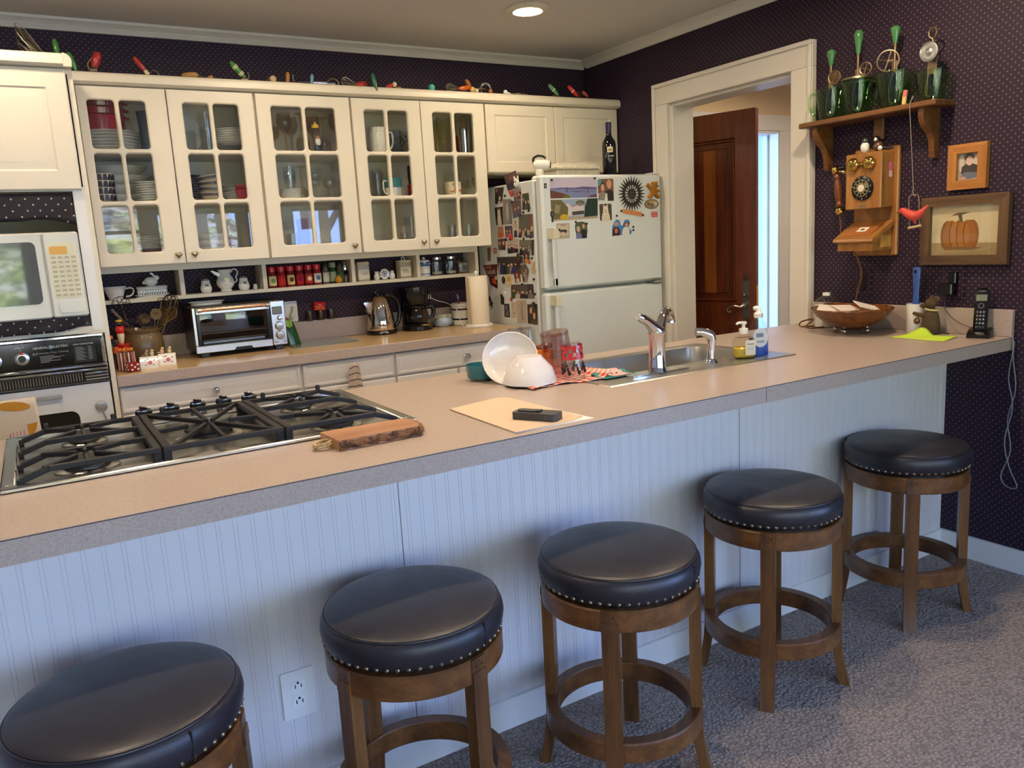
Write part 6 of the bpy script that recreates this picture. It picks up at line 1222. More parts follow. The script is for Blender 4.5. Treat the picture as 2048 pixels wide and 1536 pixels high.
for n, l, c, r, col in (('red_berry_magnet', 'glossy red magnet at the top of the fridge side', (-.462, 1.625), .016, (196, 44, 40)), ('red_flower_magnet', 'glossy red magnet on the purple-grey couple photo', (-.437, 1.392), .016, (200, 36, 36)), ('orange_bead_magnet', 'small orange magnet beside the gold bird', (-.607, 1.26), .011, (196, 84, 40)), ('red_drop_magnet', 'small red magnet above the scribbled note', (-.401, 1.055), .011, (176, 48, 40)), ('brown_cat_magnet', 'round brown magnet on the hugging women photo', (-.628, 1.028), .022, (50, 40, 32)), ('gold_emblem_magnet', 'dark gold round magnet between the middle photos', (-.5, 1.288), .021, (78, 66, 42))):
    one(n, l, 'magnet', (FX0 - .0045, c[0], c[1]), lambda b: b.ball((0, 0, 0), (.004, r, r), mat('gloss', col), 14), GS)
P = thing('dog_head_magnet', 'white husky dog head magnet on the ticket card', 'magnet', (FX0 - .009, -.528, 1.672)); o_ = Vector((FX0 - .009, -.528, 1.672)); b = MB(T(o_)); b.ball((0, 0, 0), (.007, .025, .024), WHITEC, 18); b.ball((-.006, .008, -.008), (.006, .012, .009), WHITEC, 12)
for s in (-1, 1): b.prism([(s * .02, .012), (s * .02, .036), (s * .006, .02)], -.004, .002, 'x', WHITEC)
b.build('dog_face', P); b = MB(T(o_)); b.ball((-.0115, .013, -.007), .004, BLACK, 10); b.ball((-.0068, .0, .006), .003, BLACK, 8); b.ball((-.006, .016, .006), .003, BLACK, 8); b.build('nose_and_eyes', P)
P = thing('white_heart_magnet', 'white rounded heart magnet on the scribbled note', 'magnet', (FX0 - .006, -.322, 1.086)); b = MB(); b.prism([(-.322 + .018 * x, 1.086 + .018 * z) for x, z in [(math.sin(t) ** 3, (13 * math.cos(t) - 5 * math.cos(2 * t) - 2 * math.cos(3 * t) - math.cos(4 * t)) / 16) for t in [2 * PI * i / 24 for i in range(24)]]], FX0 - .008, FX0 - .0003, 'x', WHITEC); b.build('heart_body', P)
P = thing('gold_bird_magnet', 'flat gold bird-shaped magnet near the fridge door edge', 'magnet', (FX0 - .003, -.642, 1.23)); b = MB(); b.prism([(-.65, 1.262), (-.662, 1.258), (-.658, 1.235), (-.662, 1.21), (-.65, 1.196), (-.63, 1.2), (-.628, 1.222), (-.638, 1.244)], FX0 - .005, FX0 - .0003, 'x', mat('gloss', (196, 176, 120))); b.build('bird_body', P)
for y, z in ((-.57, 1.517), (-.624, 1.522), (-.631, 1.387), (-.462, 1.578), (-.419, 1.383), (-.38, 1.381), (-.518, 1.396), (-.392, 1.616), (-.641, 1.168), (-.631, 1.278), (-.52, 1.14), (-.645, 1.09), (-.55, 1.618), (-.56, 1.38)): one('dot_magnet', 'small round black magnet on the fridge side', 'magnet', (FX0 - .0055, y, z), lambda b: b.cyl((0, 0, 0), (.0052, 0, 0), .0068, mat('plastic', (30, 28, 28)), 14), 'black dot magnets on the fridge side')
# stuck to the freezer door
fr = lambda n, l, Q, lev, base, mo=(), bo=None, cat='photo': pic(n, l, cat, Q, 'front', lev, base, mo, GF, bo)
fr('landscape_postcard', 'wide postcard of a long bridge over blue water', [(-.794, 1.675), (-.494, 1.678), (-.498, 1.575), (-.793, 1.574)], 0, (196, 186, 206), [('p', [(0, 0), (1, 0), (1, .45), (0, .5)], (122, 132, 176)), ('p', [(0, .48), (.2, .52), (.5, .5), (.7, .55), (1, .5), (1, .4), (.6, .44), (0, .46)], (96, 84, 140)), ('p', [(0, 0), (0, .4), (.12, .34), (.3, .22), (.38, .1), (.42, 0)], (104, 62, 56)), ('p', [(.25, 0), (.3, .12), (.36, .2), (.42, .06), (.42, 0)], (96, 110, 40)), ('p', [(.78, 0), (.86, .1), (1, .16), (1, 0)], (92, 60, 64)), ('p', [(.34, .27), (.36, .27), (.36, .54), (.34, .54)], (84, 62, 96)), ('p', [(.79, .24), (.805, .24), (.805, .5), (.79, .5)], (84, 62, 96)), ('p', [(.3, .3), (1, .26), (1, .275), (.3, .315)], (84, 62, 96)), ('p', [(.35, .53), (.46, .37), (.57, .31), (.68, .36), (.8, .49), (.8, .47), (.68, .34), (.57, .29), (.46, .35), (.35, .51)], (84, 62, 96))], cat='postcard')
fr('house_photo', 'wide photo of a white house among trees', [(-.793, 1.567), (-.493, 1.57), (-.497, 1.467), (-.792, 1.46)], 0, (150, 166, 190), [('p', [(.28, .2), (.7, .2), (.7, .7), (.58, .78), (.44, .62), (.36, .82), (.28, .7)], (206, 196, 200)), ('p', [(.44, .22), (.7, .24), (.7, .42), (.44, .4)], (70, 68, 76)), ('p', [(0, 0), (1, 0), (1, .14), (0, .12)], (176, 160, 132)), ('p', [(0, .06), (.34, .1), (.36, .6), (.22, .98), (0, 1)], (104, 98, 62)), ('p', [(.06, .4), (.16, .35), (.2, .7), (.1, .8)], (140, 132, 104)), ('p', [(.7, .1), (1, .12), (1, 1), (.78, 1), (.72, .6)], (28, 52, 42)), ('e', .62, .8, .1, .14, (96, 100, 70)), ('e', .27, .16, .09, .14, (196, 166, 44)), ('p', [(.44, .68), (.6, .8), (.72, .7), (.72, .64), (.6, .74), (.44, .6)], (150, 140, 150))])
fr('couple_photo', 'round-cornered photo of a person in striped top beside a bald person', [(-.49, 1.668), (-.384, 1.67), (-.385, 1.554), (-.488, 1.556)], 0, ('cut', rrect(0, 0, 1, 1, .1), (120, 84, 66)), [('p', [(0, .7), (.3, .7), (.2, 1), (0, .95)], (80, 150, 160))] + man(.72, .72, .24, (40, 32, 32), (204, 150, 120), (196, 146, 118)) + man(.3, .6, .24, (224, 216, 206), SKIN, (40, 30, 28)) + [('p', [(.0 + .1 * k, .02), (.06 + .1 * k, .02), (.16 + .1 * k, .36), (.1 + .1 * k, .36)], (44, 36, 36)) for k in range(4)])
fr('dog_photo', 'round-cornered photo of a sitting white dog', [(-.484, 1.539), (-.402, 1.54), (-.402, 1.452), (-.482, 1.452)], 0, ('cut', rrect(0, 0, 1, 1, .1), (76, 66, 56)), dogm(.5, .6, .36))
fr('cat_plaque', 'square cream plaque with a black running cat', [(-.764, 1.448), (-.682, 1.447), (-.683, 1.371), (-.765, 1.37)], 0, (176, 160, 140), [('p', [(.08, .08), (.92, .08), (.92, .92), (.08, .92)], (200, 186, 164)), ('p', [(.15, .62), (.22, .7), (.3, .58), (.7, .58), (.92, .44), (.74, .48), (.8, .3), (.7, .42), (.62, .3), (.6, .44), (.4, .44), (.3, .3), (.32, .46), (.16, .5)], (30, 28, 28))], cat='magnet')
b = MB(); b.text('WILD', .0135, mat('matte', (60, 50, 46)), T(-.724, -.7516, 1.437) @ Rx(PI / 2)); b.text('LIBERTY CITY', .0108, mat('matte', (60, 50, 46)), T(-.724, -.7516, 1.381) @ Rx(PI / 2)); b.build('lettering', [o for o in bpy.data.objects if o.name.startswith('cat_plaque')][0], smooth=0)
fr('family_cutout', 'cut-out photo of an older and a younger person in garden', [(-.649, 1.453), (-.566, 1.453), (-.567, 1.366), (-.642, 1.365)], 0, ('cut', [(0, .75), (.1, .96), (.6, 1), (.95, .9), (1, .4), (.9, .1), (.5, 0), (.15, .1), (0, .4)], (76, 92, 60)), man(.68, .72, .2, (34, 30, 40)) + man(.24, .52, .2, (110, 116, 160), SKIN, (206, 200, 190)))
fr('duo_cutout', 'cut-out photo of a uniformed person and a curly-haired person in white', [(-.402, 1.457), (-.252, 1.452), (-.268, 1.373), (-.404, 1.369)], 0, ('cut', [(0, .0), (0, .5), (.08, .8), (.2, 1), (.34, .95), (.42, .62), (.5, .62), (.58, .95), (.75, 1), (.85, .8), (.8, .5), (.98, .2), (.96, .02)], (64, 130, 196)), man(.2, .68, .15, (40, 36, 50), (196, 140, 120), (206, 160, 140)) + [('e', .2, .3, .09, .16, (206, 100, 50))] + man(.68, .66, .15, (226, 220, 214), SKIN, (110, 54, 40), 1.5))
fr('suited_figure_magnet', 'tiny black suited figure magnet beside the house photo', [(-.8, 1.523), (-.775, 1.523), (-.775, 1.455), (-.8, 1.455)], 1, ('cut', [(.3, .0), (.3, .4), (.05, .45), (.1, .8), (.4, .82), (.38, .98), (.62, .98), (.6, .82), (.9, .8), (.95, .45), (.7, .4), (.7, 0), (.52, 0), (.5, .35), (.48, 0)], (30, 32, 36)), [('e', .5, .91, .14, .06, SKIN), ('p', [(.44, .5), (.56, .5), (.52, .8), (.48, .8)], (220, 216, 210))], cat='magnet')
fr('door_badge', 'tiny dark badge at the freezer door corner', [(-.829, 1.65), (-.812, 1.65), (-.813, 1.625), (-.829, 1.625)], 0, (52, 50, 46), [('e', .5, .5, .3, .3, (130, 130, 120))], cat='badge')
fr('red_slogan_magnet', 'small red square magnet low by the door edge', [(-.128, 1.491), (-.081, 1.492), (-.078, 1.459), (-.126, 1.458)], 0, (198, 60, 66), (), (226, 170, 166), cat='magnet')
b = MB(); b.text('HOT', .014, mat('matte', (236, 214, 206)), T(-.104, -.7515, 1.482) @ Rx(PI / 2)); b.text('STUFF', .0115, mat('matte', (236, 214, 206)), T(-.103, -.7515, 1.468) @ Rx(PI / 2)); b.build('lettering', [o for o in bpy.data.objects if o.name.startswith('red_slogan_magnet')][0], smooth=0)
SUN = mat('matte', (58, 52, 46)); P = thing('sun_magnet', 'large dark cut-metal sun ornament with pointed rays and a face', 'ornament', (-.262, -.753, 1.588)); b = MB(T(-.262, -.7503, 1.588))
for i in range(28): a = 2 * PI * i / 28; b.prism([(.06 * math.cos(a - .1), .06 * math.sin(a - .1)), (.094 * math.cos(a), .094 * math.sin(a)), (.06 * math.cos(a + .1), .06 * math.sin(a + .1))], -.0035, 0, 'y', SUN)
b.build('rays', P, smooth=0); b = MB(T(-.262, -.7503, 1.588))
b.lathe([(.047, 0), (.062, 0), (.062, .0035), (.047, .0035), (.047, 0)], SUN, 40, Rx(PI / 2))
for i in range(16): a = 2 * PI * i / 16; b.prism([(.026 * math.cos(a - .06), .026 * math.sin(a - .06)), (.049 * math.cos(a - .075), .049 * math.sin(a - .075)), (.049 * math.cos(a + .075), .049 * math.sin(a + .075)), (.026 * math.cos(a + .06), .026 * math.sin(a + .06))], -.0033, 0, 'y', SUN)
b.build('pierced_ring', P, smooth=0); b = MB(T(-.262, -.7503, 1.588)); b.lathe([(0, .006), (.018, .005), (.028, .003), (.028, 0), (0, 0)][::-1], SUN, 32, Rx(PI / 2)); b.tube([(-.01, -.0055, -.008), (0, -.007, -.013), (.01, -.0055, -.008)], .0016, mat('matte', (104, 98, 88)), 6, sub=3)
for s in (-1, 1): b.ball((s * .009, -.0055, .007), (.0035, .0015, .0025), mat('matte', (120, 112, 100)), 8)
b.build('face', P)
BRN = mat('fabric', (176, 118, 48), (150, 96, 36)); P = thing('bear_magnet', 'brown fuzzy teddy bear magnet', 'magnet', (-.115, -.757, 1.6)); b = MB(T(-.115, -.7565, 1.6)); b.ball((.004, 0, -.002), (.026, .006, .024), BRN, 16); b.tube([(-.012, 0, .012), (-.034, 0, .03), (-.04, 0, .036)], [.011, .01, .011], BRN, 10); b.tube([(-.008, 0, -.016), (-.026, 0, -.032), (-.026, 0, -.036)], [.012, .012, .012], BRN, 10); b.tube([(.016, 0, -.016), (.034, 0, -.03), (.038, 0, -.03)], [.012, .012, .012], BRN, 10); b.tube([(.02, 0, .006), (.04, 0, .0), (.042, 0, .004)], [.01, .009, .009], BRN, 10); b.build('bear_body', P)
b = MB(T(-.115, -.7565, 1.6)); b.ball((.014, -.002, .032), (.02, .007, .019), BRN, 16); b.ball((-.004, 0, .044), (.007, .004, .007), BRN, 10); b.ball((.03, 0, .046), (.007, .004, .007), BRN, 10); b.build('bear_head', P); b = MB(T(-.115, -.7565, 1.6)); b.ball((.03, -.008, .026), (.005, .003, .004), BLACK, 8); b.ball((.014, -.0085, .036), .002, BLACK, 8); b.build('nose_and_eye', P)
P = thing('oval_dog_magnet', 'oval wood-rimmed magnet with painted dogs under the bear', 'magnet', (-.124, -.752, 1.531)); b = MB(); b.prism(ell(-.124, 1.531, .05, .026, 30), -.755, -.7503, 'y', mat('gloss', (116, 96, 66))); b.build('rim', P); b = MB(); b.prism(ell(-.124, 1.531, .043, .0205, 26), -.7556, -.755, 'y', mat('gloss', (186, 160, 110))); b.prism(ell(-.124, 1.524, .017, .012, 14), -.7558, -.755, 'y', mat('gloss', (104, 110, 116))); b.prism(ell(-.15, 1.532, .011, .012, 14), -.7558, -.755, 'y', mat('gloss', (132, 92, 44))); b.prism(ell(-.1, 1.534, .012, .011, 14), -.7558, -.755, 'y', mat('gloss', (206, 190, 150))); b.build('painted_dogs', P, smooth=0)
P = thing('sunshine_magnet', 'orange word magnet under the metal sun', 'magnet', (-.258, -.752, 1.484)); R = T(-.258, -.7503, 1.486) @ Ry(.12); b = MB(R); b.prism([(-.082, .006), (-.07, .016), (.06, .008), (.086, -.006), (.07, -.012), (-.06, -.008)], -.003, 0, 'y', mat('plastic', (206, 148, 90))); b.build('backing', P, smooth=0); b = MB(R); b.text('SUNSHINE', .027, mat('plastic', (220, 110, 44)), T(0, -.0036, .003) @ Rx(PI / 2)); b.build('letters', P, smooth=0)
for x, z in ((-.782, 1.665), (-.51, 1.672), (-.643, 1.452), (-.572, 1.44), (-.37, 1.475), (-.258, 1.412), (-.258, 1.395), (-.338, 1.499), (-.19, 1.474)): one('dot_magnet', 'small round black magnet on the freezer door', 'magnet', (x, -.7545, z), lambda b: b.cyl((0, 0, 0), (0, .0028, 0), .006, mat('plastic', (34, 30, 30)), 14), 'black dot magnets on the freezer door')
# ---------------------------------------------------------------- on top of the fridge
zf = 1.6752
P = thing('toy_mixer', 'white toy stand mixer with black handle on the fridge top', 'mixer', (-.752, -.61, zf)); M = W(P) @ Rz(-.5); b = MB(M); b.box((-.05, -.045, 0), (.05, .045, .022), CERAM, .008); b.box((-.028, -.024, .02), (.012, .024, .06), CERAM, .008); b.build('stand', P)
b = MB(M); b.tube([(-.035, 0, .076), (-.02, 0, .08), (.03, 0, .08), (.048, 0, .078)], [.018, .028, .026, .02], CERAM, 18); b.build('motor_head', P); b = MB(M); b.cyl((.047, 0, .078), (.054, 0, .078), .018, BLACK, 16); b.build('front_cap', P); b = MB(M); b.tube([(-.034, 0, .09), (-.036, 0, .112), (-.012, 0, .126), (.02, 0, .12), (.03, 0, .108)], .006, BLACK, 8, sub=4); b.build('handle', P)
WK = mat('matte', (206, 198, 180)); P = thing('wicker_basket', 'pale lidded wicker basket on the fridge top', 'basket', (-.522, -.56, zf)); b = MB(); b.box((-.66, -.63, zf), (-.386, -.49, zf + .058), WK, .008)
for i in range(30): b.tube([(-.657 + .0093 * i, -.632, zf + .002), (-.657 + .0093 * i, -.632, zf + .05)], .0026, WK, 5)
b.build('basket_body', P); b = MB(); b.box((-.668, -.638, zf + .056), (-.378, -.482, zf + .074), WK, .007); b.prism([(-.66, zf + .074), (-.386, zf + .074), (-.41, zf + .09), (-.636, zf + .09)], -.62, -.5, 'y', WK)
for i in range(26): b.tube([(-.655 + .0105 * i, -.6395, zf + .058), (-.65 + .0105 * i, -.6395, zf + .072)], .0026, WK, 5)
ld = b.build('lid', P); b = MB(); b.tube([(-.55, -.56, zf + .089), (-.548, -.56, zf + .103), (-.498, -.56, zf + .103), (-.496, -.56, zf + .089)], .004, WK, 7, sub=3); b.build('lid_handle', ld)
P = thing('wine_bottle', 'dark wine bottle with purple capsule standing on the fridge', 'bottle', (-.272, -.58, zf)); M = W(P); b = MB(M); b.lathe([(0, .006), (.03, 0), (.0375, .004), (.038, .02), (.038, .19), (.034, .21), (.02, .232), (.0155, .245), (.0145, .25), (.0145, .3), (0, .3)], mat('plastic', (12, 12, 16), r=.05), 36); b.build('bottle_body', P); b = MB(M); b.lathe([(.0148, .25), (.0158, .251), (.0158, .298), (.0165, .3), (.0165, .31), (.014, .312), (0, .312)], mat('plastic', (40, 26, 74), r=.3), 24); b.build('capsule', P)
b = MB(M); b.lathe([(.0382, .148), (.0386, .149), (.0386, .176), (.0382, .177)], mat('matte', (222, 214, 180)), 10, Rz(-2.1), -.42, .42); b.lathe([(.0387, .154), (.0389, .155), (.0389, .168), (.0387, .169)], mat('matte', (150, 140, 96)), 8, Rz(-2.1), -.25, .25); R = Rz(-2.1 + PI / 2) @ T(0, -.0388, 0); b.text('J.', .013, WT, R @ T(-.022, .006, .128) @ Rx(PI / 2) @ Ry(-.4)); b.text('LOHR', .0125, WT, R @ T(.004, -.0002, .128) @ Rx(PI / 2))
for k in range(3): b.box((-.014 + .003 * k, -.0008, .112 - .008 * k), (.014 - .003 * k, .0, .1145 - .008 * k), GREY, 0, R)
b.build('label', P, smooth=0)
one('folded_card', 'small pale card lying at the fridge hinge corner', 'card', (-.1, -.62, zf), lambda b: b.box((-.035, -.02, 0), (.035, .02, .004), WHITEC, 0, Rz(.3)))
# ---------------------------------------------------------------- gas cooktop
P = thing('gas_cooktop', 'five-burner stainless gas cooktop set into the bar worktop', 'cooktop', (-2.76, -2.0, ZT)); CX0, CX1, CY0, CY1 = -3.226, -2.294, -2.3, -1.7
SS = mat('brushed', (206, 204, 200), r=.24)
b = MB(); t = .011
b.box((CX0, CY0, ZT), (CX1, CY0 + .03, ZT + t), SS, .003); b.box((CX0, CY1 - .025, ZT), (CX1, CY1, ZT + t), SS, .003); b.box((CX0, CY0 + .03, ZT), (CX0 + .028, CY1 - .025, ZT + t), SS, .003); b.box((CX1 - .028, CY0 + .03, ZT), (CX1, CY1 - .025, ZT + t), SS, .003)
b.box((CX0 + .028, CY0 + .03, ZT), (CX1 - .028, CY1 - .025, ZT + .004), SS); b.box((CX0 + .2, -1.795, ZT + .003), (CX1 - .2, CY1 - .024, ZT + t), SS, .003); b.build('steel_tray', P)
for i, (x, y, r) in enumerate(((-3.06, -2.195, .05), (-3.05, -1.892, .04), (-2.77, -2.06, .062), (-2.49, -1.892, .04), (-2.48, -2.195, .05))):
    bb = MB(T(x, y, ZT + .004)); bb.lathe([(r * 1.3, 0), (r * 1.35, .003), (r * 1.1, .008), (r * .9, .008)], SS, 32); bb.lathe([(0, .004), (r * .82, .004), (r * .86, .012), (r * .8, .016), (0, .016)], mat('metal', (150, 146, 140), r=.4), 32); bu = bb.build('burner', P)
    bb = MB(T(x, y, ZT + .02)); bb.lathe([(0, 0), (r * .95, 0), (r, .003), (r * .97, .008), (0, .009)], IRON, 36); bb.build('burner_cap', bu)
for x in (-2.889, -2.816, -2.743, -2.67, -2.596):
    b = MB(T(x, -1.742, ZT + t)); b.lathe([(0, 0), (.0225, 0), (.0225, .026), (.021, .028), (0, .028)], BLACK, 28)
    b.lathe([(.0227, .001), (.0237, .002), (.0237, .006), (.0227, .007)], CHROME, 28); k = b.build('knob', P); b = MB(T(x, -1.742, ZT + t)); b.lathe([(0, .028), (.0215, .028), (.021, .0305), (0, .0315)], CHROME, 28); b.box((-.003, -.019, .03), (.003, .019, .04), CHROME, .002, Rz(.4)); b.build('knob_cap', k)
GZ = ZT + .04
def bar(b, p, q, w=.0105, h=.013): 
    p = Vector(p); q = Vector(q); d = (q - p); L = d.length; a = math.atan2(d.y, d.x); e = math.asin(d.z / L)
    b.box((0, -w / 2, -h), (L, w / 2, 0), IRON, .002, T(p) @ Rz(a) @ Ry(-e))
def grate(x0, x1, lab, burners, side=0):
    """side: -1 / +1 when the bars bend down to feet at that end, 0 for the framed middle one"""
    G = thing('grate', lab, 'grate', ((x0 + x1) / 2, -2.02, ZT + .004), group='cast iron cooktop grates'); y0, y1 = -2.27, -1.815
    b = MB(); ends = [x for x, s_ in ((x0, -1), (x1, 1)) if s_ != side]
    for x in ends:
        xx = x + (.009 if x == x0 else -.009); bar(b, (xx, y0, GZ), (xx, y1, GZ), .018, .014)
        for y in (y0 + .012, y1 - .012): b.box((xx - .009, y - .013, ZT + .0042), (xx + .009, y + .013, GZ - .004), IRON, .002)
    ys = (y0, y0 + .15, y0 + .3, y1) if side else (y0, y1)
    for y in ys:
        if side:
            xe = x0 if side < 0 else x1; xi = xe - side * .055; xo = x1 if side < 0 else x0
            bar(b, (xo, y, GZ), (xi, y, GZ)); bar(b, (xi, y, GZ), (xe, y, GZ - .018)); b.box((xe - .006, y - .0055, ZT + .0042), (xe + .006, y + .0055, GZ - .02), IRON, .002)
        else: bar(b, (x0, y, GZ), (x1, y, GZ))
    g = .024
    for bx, by in burners:
        q = .085 if side else .12
        lo = max(y for y in ys if y < by); hi = min(y for y in ys if y > by)
        for ex, ey in ((bx - q, lo), (bx + q, lo), (bx - q, hi), (bx + q, hi), (bx, lo), (bx, hi)):
            ex = min(max(ex, x0 + .01), x1 - .01); ey = min(max(ey, y0), y1)
            v = Vector((bx - ex, by - ey, 0)); L = v.length; p = Vector((ex, ey, GZ)); bar(b, p, p + v * ((L - g) / L) + Vector((0, 0, .004)), .0095, .012)
        if not side:
            for ex in (x0 + .01, x1 - .01): bar(b, (ex, by, GZ), (bx + (-.05 if ex < bx else .05), by, GZ + .003), .0095, .012)
    for ex in (x0 + .06, x1 - .06): b.box((ex - .006, y1 - .006, GZ - .004), (ex + .006, y1 + .006, GZ + .014), IRON, .002)
    b.build('grate_bars', G, smooth=0)
grate(-3.19, -2.912, 'black cast iron grate furthest from the sink', [(-3.06, -2.195), (-3.05, -1.892)], -1); grate(-2.909, -2.634, 'black cast iron grate over the big middle burner', [(-2.77, -2.06)]); grate(-2.631, -2.345, 'black cast iron grate beside the wooden board', [(-2.49, -1.892), (-2.48, -2.195)], 1)
# chopping board
P = thing('chopping_board', 'live-edge wooden board with a rope loop beside the cooktop', 'chopping board', (-2.455, -2.395, ZT + .0002)); z0, z1 = ZT + .0004, ZT + .0255
BW = mat('wood', (186, 136, 100), (150, 100, 68), sc=-1.0); bo = [(-2.565, -2.334), (-2.352, -2.338), (-2.338, -2.36), (-2.342, -2.42), (-2.358, -2.447), (-2.45, -2.452), (-2.56, -2.454)]
b = MB(); b.prism(bo, z0, z1, 'z', BW); b.build('board', P, smooth=0)
b = MB(); n = 40
def bark(u, v):
    x = -2.56 + .2 * u; return (x, -2.4535 + .006 * u - .0055 * (1 - (2 * v - 1) ** 2) - .0018 * math.sin(31 * u + 5 * v), z0 + (z1 - z0) * (.04 + .92 * v))
b.grid(bark, n, 6, mat('bark', (142, 96, 58), (58, 36, 22))); b.tube([(-2.36, -2.447, z0 + .013), (-2.345, -2.43, z0 + .013), (-2.338, -2.4, z0 + .013), (-2.336, -2.36, z0 + .013)], .011, mat('bark', (142, 96, 58), (58, 36, 22)), 8, sub=3); b.build('bark_edge', P)
b = MB(); RP = mat('bark', (206, 182, 140), (150, 124, 84)); lp = [(-2.562, -2.395, z0 + .012), (-2.585, -2.385, z0 + .01), (-2.6, -2.398, z0 + .008), (-2.596, -2.415, z0 + .007), (-2.578, -2.418, z0 + .01), (-2.562, -2.41, z0 + .013)]
b.tube(lp, .0048, RP, 8, sub=6); b.tube([(p[0], p[1], p[2] + .005) for p in lp], .0035, RP, 8, sub=6); b.build('rope_loop', P)
# folder, papers and the small dark gadget
one('manila_folder', 'manila folder of papers lying at the front of the bar', 'folder', (-2.06, -2.4, ZT + .0002), lambda b: (b.prism([(-.11, -.19), (-.1, .175), (.085, .208), (.12, -.2)], .0, .0022, 'z', mat('matte', (232, 226, 218))), b.prism([(-.111, -.196), (-.103, .172), (.078, .212), (.1, .19), (.105, -.17), (.06, -.19)], .0023, .004, 'z', mat('matte', (214, 188, 162)))), smooth=0)
P = thing('hand_recorder', 'small dark grey handheld gadget lying on the manila folder', 'gadget', (-2.055, -2.515, ZT + .0044)); M = T(-2.055, -2.512, ZT + .0044) @ Rz(-1.05); DG = mat('plastic', (52, 56, 60), r=.4)
b = MB(M); b.prism(rrect(-.062, -.025, .062, .025, .009), 0, .019, 'z', DG); b.build('gadget_case', P); b = MB(M); b.prism(rrect(-.05, -.013, .0, .013, .004), .019, .0225, 'z', mat('plastic', (38, 42, 46), r=.3)); b.prism(rrect(.0, -.01, .012, .01, .002), .019, .0235, 'z', mat('plastic', (38, 42, 46), r=.3)); b.build('belt_clip', P); b = MB(M); b.prism(rrect(.03, -.0252, .058, .0252, .002), .004, .015, 'z', mat('plastic', (62, 66, 70), r=.5)); b.build('side_grip', P)
# dish cloth with drying crockery
RGC = mat('gingham', (196, 58, 46), (232, 206, 192), sc=.026)
def tow(u, v):
    x = -1.845 + .285 * u; y = -2.165 + .5 * v - .12 * v * (1 - u) * 0
    z = ZT + .003 + .0026 * (1 + math.sin(17 * u + 3 * v) * math.cos(11 * v))
    c = Vector((x + .03 * v, y + .02 * math.sin(5 * u), z))
    if u > .86: c.z += .03 * ((u - .86) / .14) ** 2 * (1 - v) ** 2
    return c
b = MB(); b.grid(tow, 40, 40, RGC); b.build('dish_towel', loc=(-1.7, -1.95, ZT), label='red and white checked dish towel spread under the drying dishes', cat='towel', solid=.0025)
zt_ = ZT + .009
OP = mat('gloss', (226, 222, 222), r=.1)
one('white_mixing_bowl', 'white glass mixing bowl turned upside down on the checked towel', 'bowl', (-1.79, -2.062, zt_), lambda b: bowl(b, T(0, 0, .084) @ Rx(PI), .0875, .084, OP, .46))
P = thing('teal_bowl', 'teal bowl standing behind the upside-down white bowl', 'bowl', (-1.856, -1.862, zt_)); b = MB(W(P)); b.lathe([(0, 0), (.044, 0), (.049, .006), (.052, .046), (.05, .046), (.045, .012), (0, .008)], mat('gloss', (36, 110, 126), r=.25), 36); b.build('bowl_body', P)
o = one('white_plate', 'large white bowl-shaped dish propped tilted on the teal bowl', 'dish', (-1.802, -1.967, .986), lambda b: bowl(b, T(0, 0, 0) @ Matrix.Rotation(math.radians(64), 4, Vector((.82, -.57, 0))) @ T(0, 0, -.024), .092, .043, OP, .55))
one('orange_dish', 'orange dish behind the white plate', 'dish', (-1.6, -1.83, zt_ - .001), lambda b: b.lathe([(0, 0), (.042, 0), (.048, .01), (.051, .058), (.049, .058), (.045, .012), (0, .008)], mat('gloss', (226, 130, 30)), 28))
one('brown_dish', 'small brown ridged piece lying on the orange dish rim', 'dish', (-1.572, -1.815, zt_ + .0575), lambda b: b.tube([(-.03, 0, .01), (0, 0, .013), (.032, 0, .012)], [.007, .012, .01], mat('gloss', (118, 58, 34)), 10))
for x, y, h, lab in ((-1.652, -1.76, .14, 'clear drinking glass upside down behind the white plate'), (-1.59, -1.735, .136, 'second clear glass upside down behind the white plate, on the sink side')): one('drinking_glass', lab, 'glass', (x, y, ZT + .006), lambda b: tumbler(b, T(0, 0, h) @ Rx(PI), .031, .041, h, CLEAR, .003))
PKG = mat('glass', (226, 206, 206))
for x, y, h, lab, ry in ((-1.64, -2.035, .152, 'tall faintly pink plastic tumbler upside down and leaning', -.16), (-1.625, -1.965, .14, 'second pink plastic tumbler leaning behind the tall one', -.14)):
    o = one('plastic_tumbler', lab, 'tumbler', (x, y, zt_), lambda b: (tumbler(b, T(0, 0, h) @ Rx(PI), .035, .043, h, PKG, .003), b.lathe([(.0355, h - .012), (.0362, h - .004), (.034, h - .001)], mat('glass', (210, 160, 150)), 24), b.lathe([(.039, h * .42), (.0396, h * .42), (.0394, h * .46), (.039, h * .46)], PKG, 24)), 'leaning pink tumblers'); o.rotation_euler = (0.05, ry, 0)
P = thing('printed_glass', 'clear glass with red checked band and dark figures, upside down', 'glass', (-1.652, -2.112, zt_ - .001)); M = W(P) @ Ry(-.06); b = MB(M); tumbler(b, T(0, 0, .118) @ Rx(PI), .031, .037, .118, CLEAR, .003); b.build('glass_body', P); b = MB(M)
for i in range(16):
    for j in range(4):
        if (i + j) % 2 or j in (0, 3): b.box((.0325 + .0006 * (3 - j), -.0062, .066 + .011 * j), (.0338 + .0006 * (3 - j), .0062, .077 + .011 * j), mat('gloss', (190, 30, 36)), 0, Rz(2 * PI * i / 16))
b.build('red_band', P, smooth=0); b = MB(M)
for i in range(7): a = 2 * PI * i / 7; R = Rz(a); b.ball(R @ Vector((.0362, 0, .036)), (.004, .004, .008), IRON, 10, R); b.ball(R @ Vector((.0365, .004, .024)), (.004, .006, .008), IRON, 10, R); b.ball(R @ Vector((.0355, -.003, .048)), (.003, .004, .004), IRON, 10, R)
b.build('dark_figures', P)
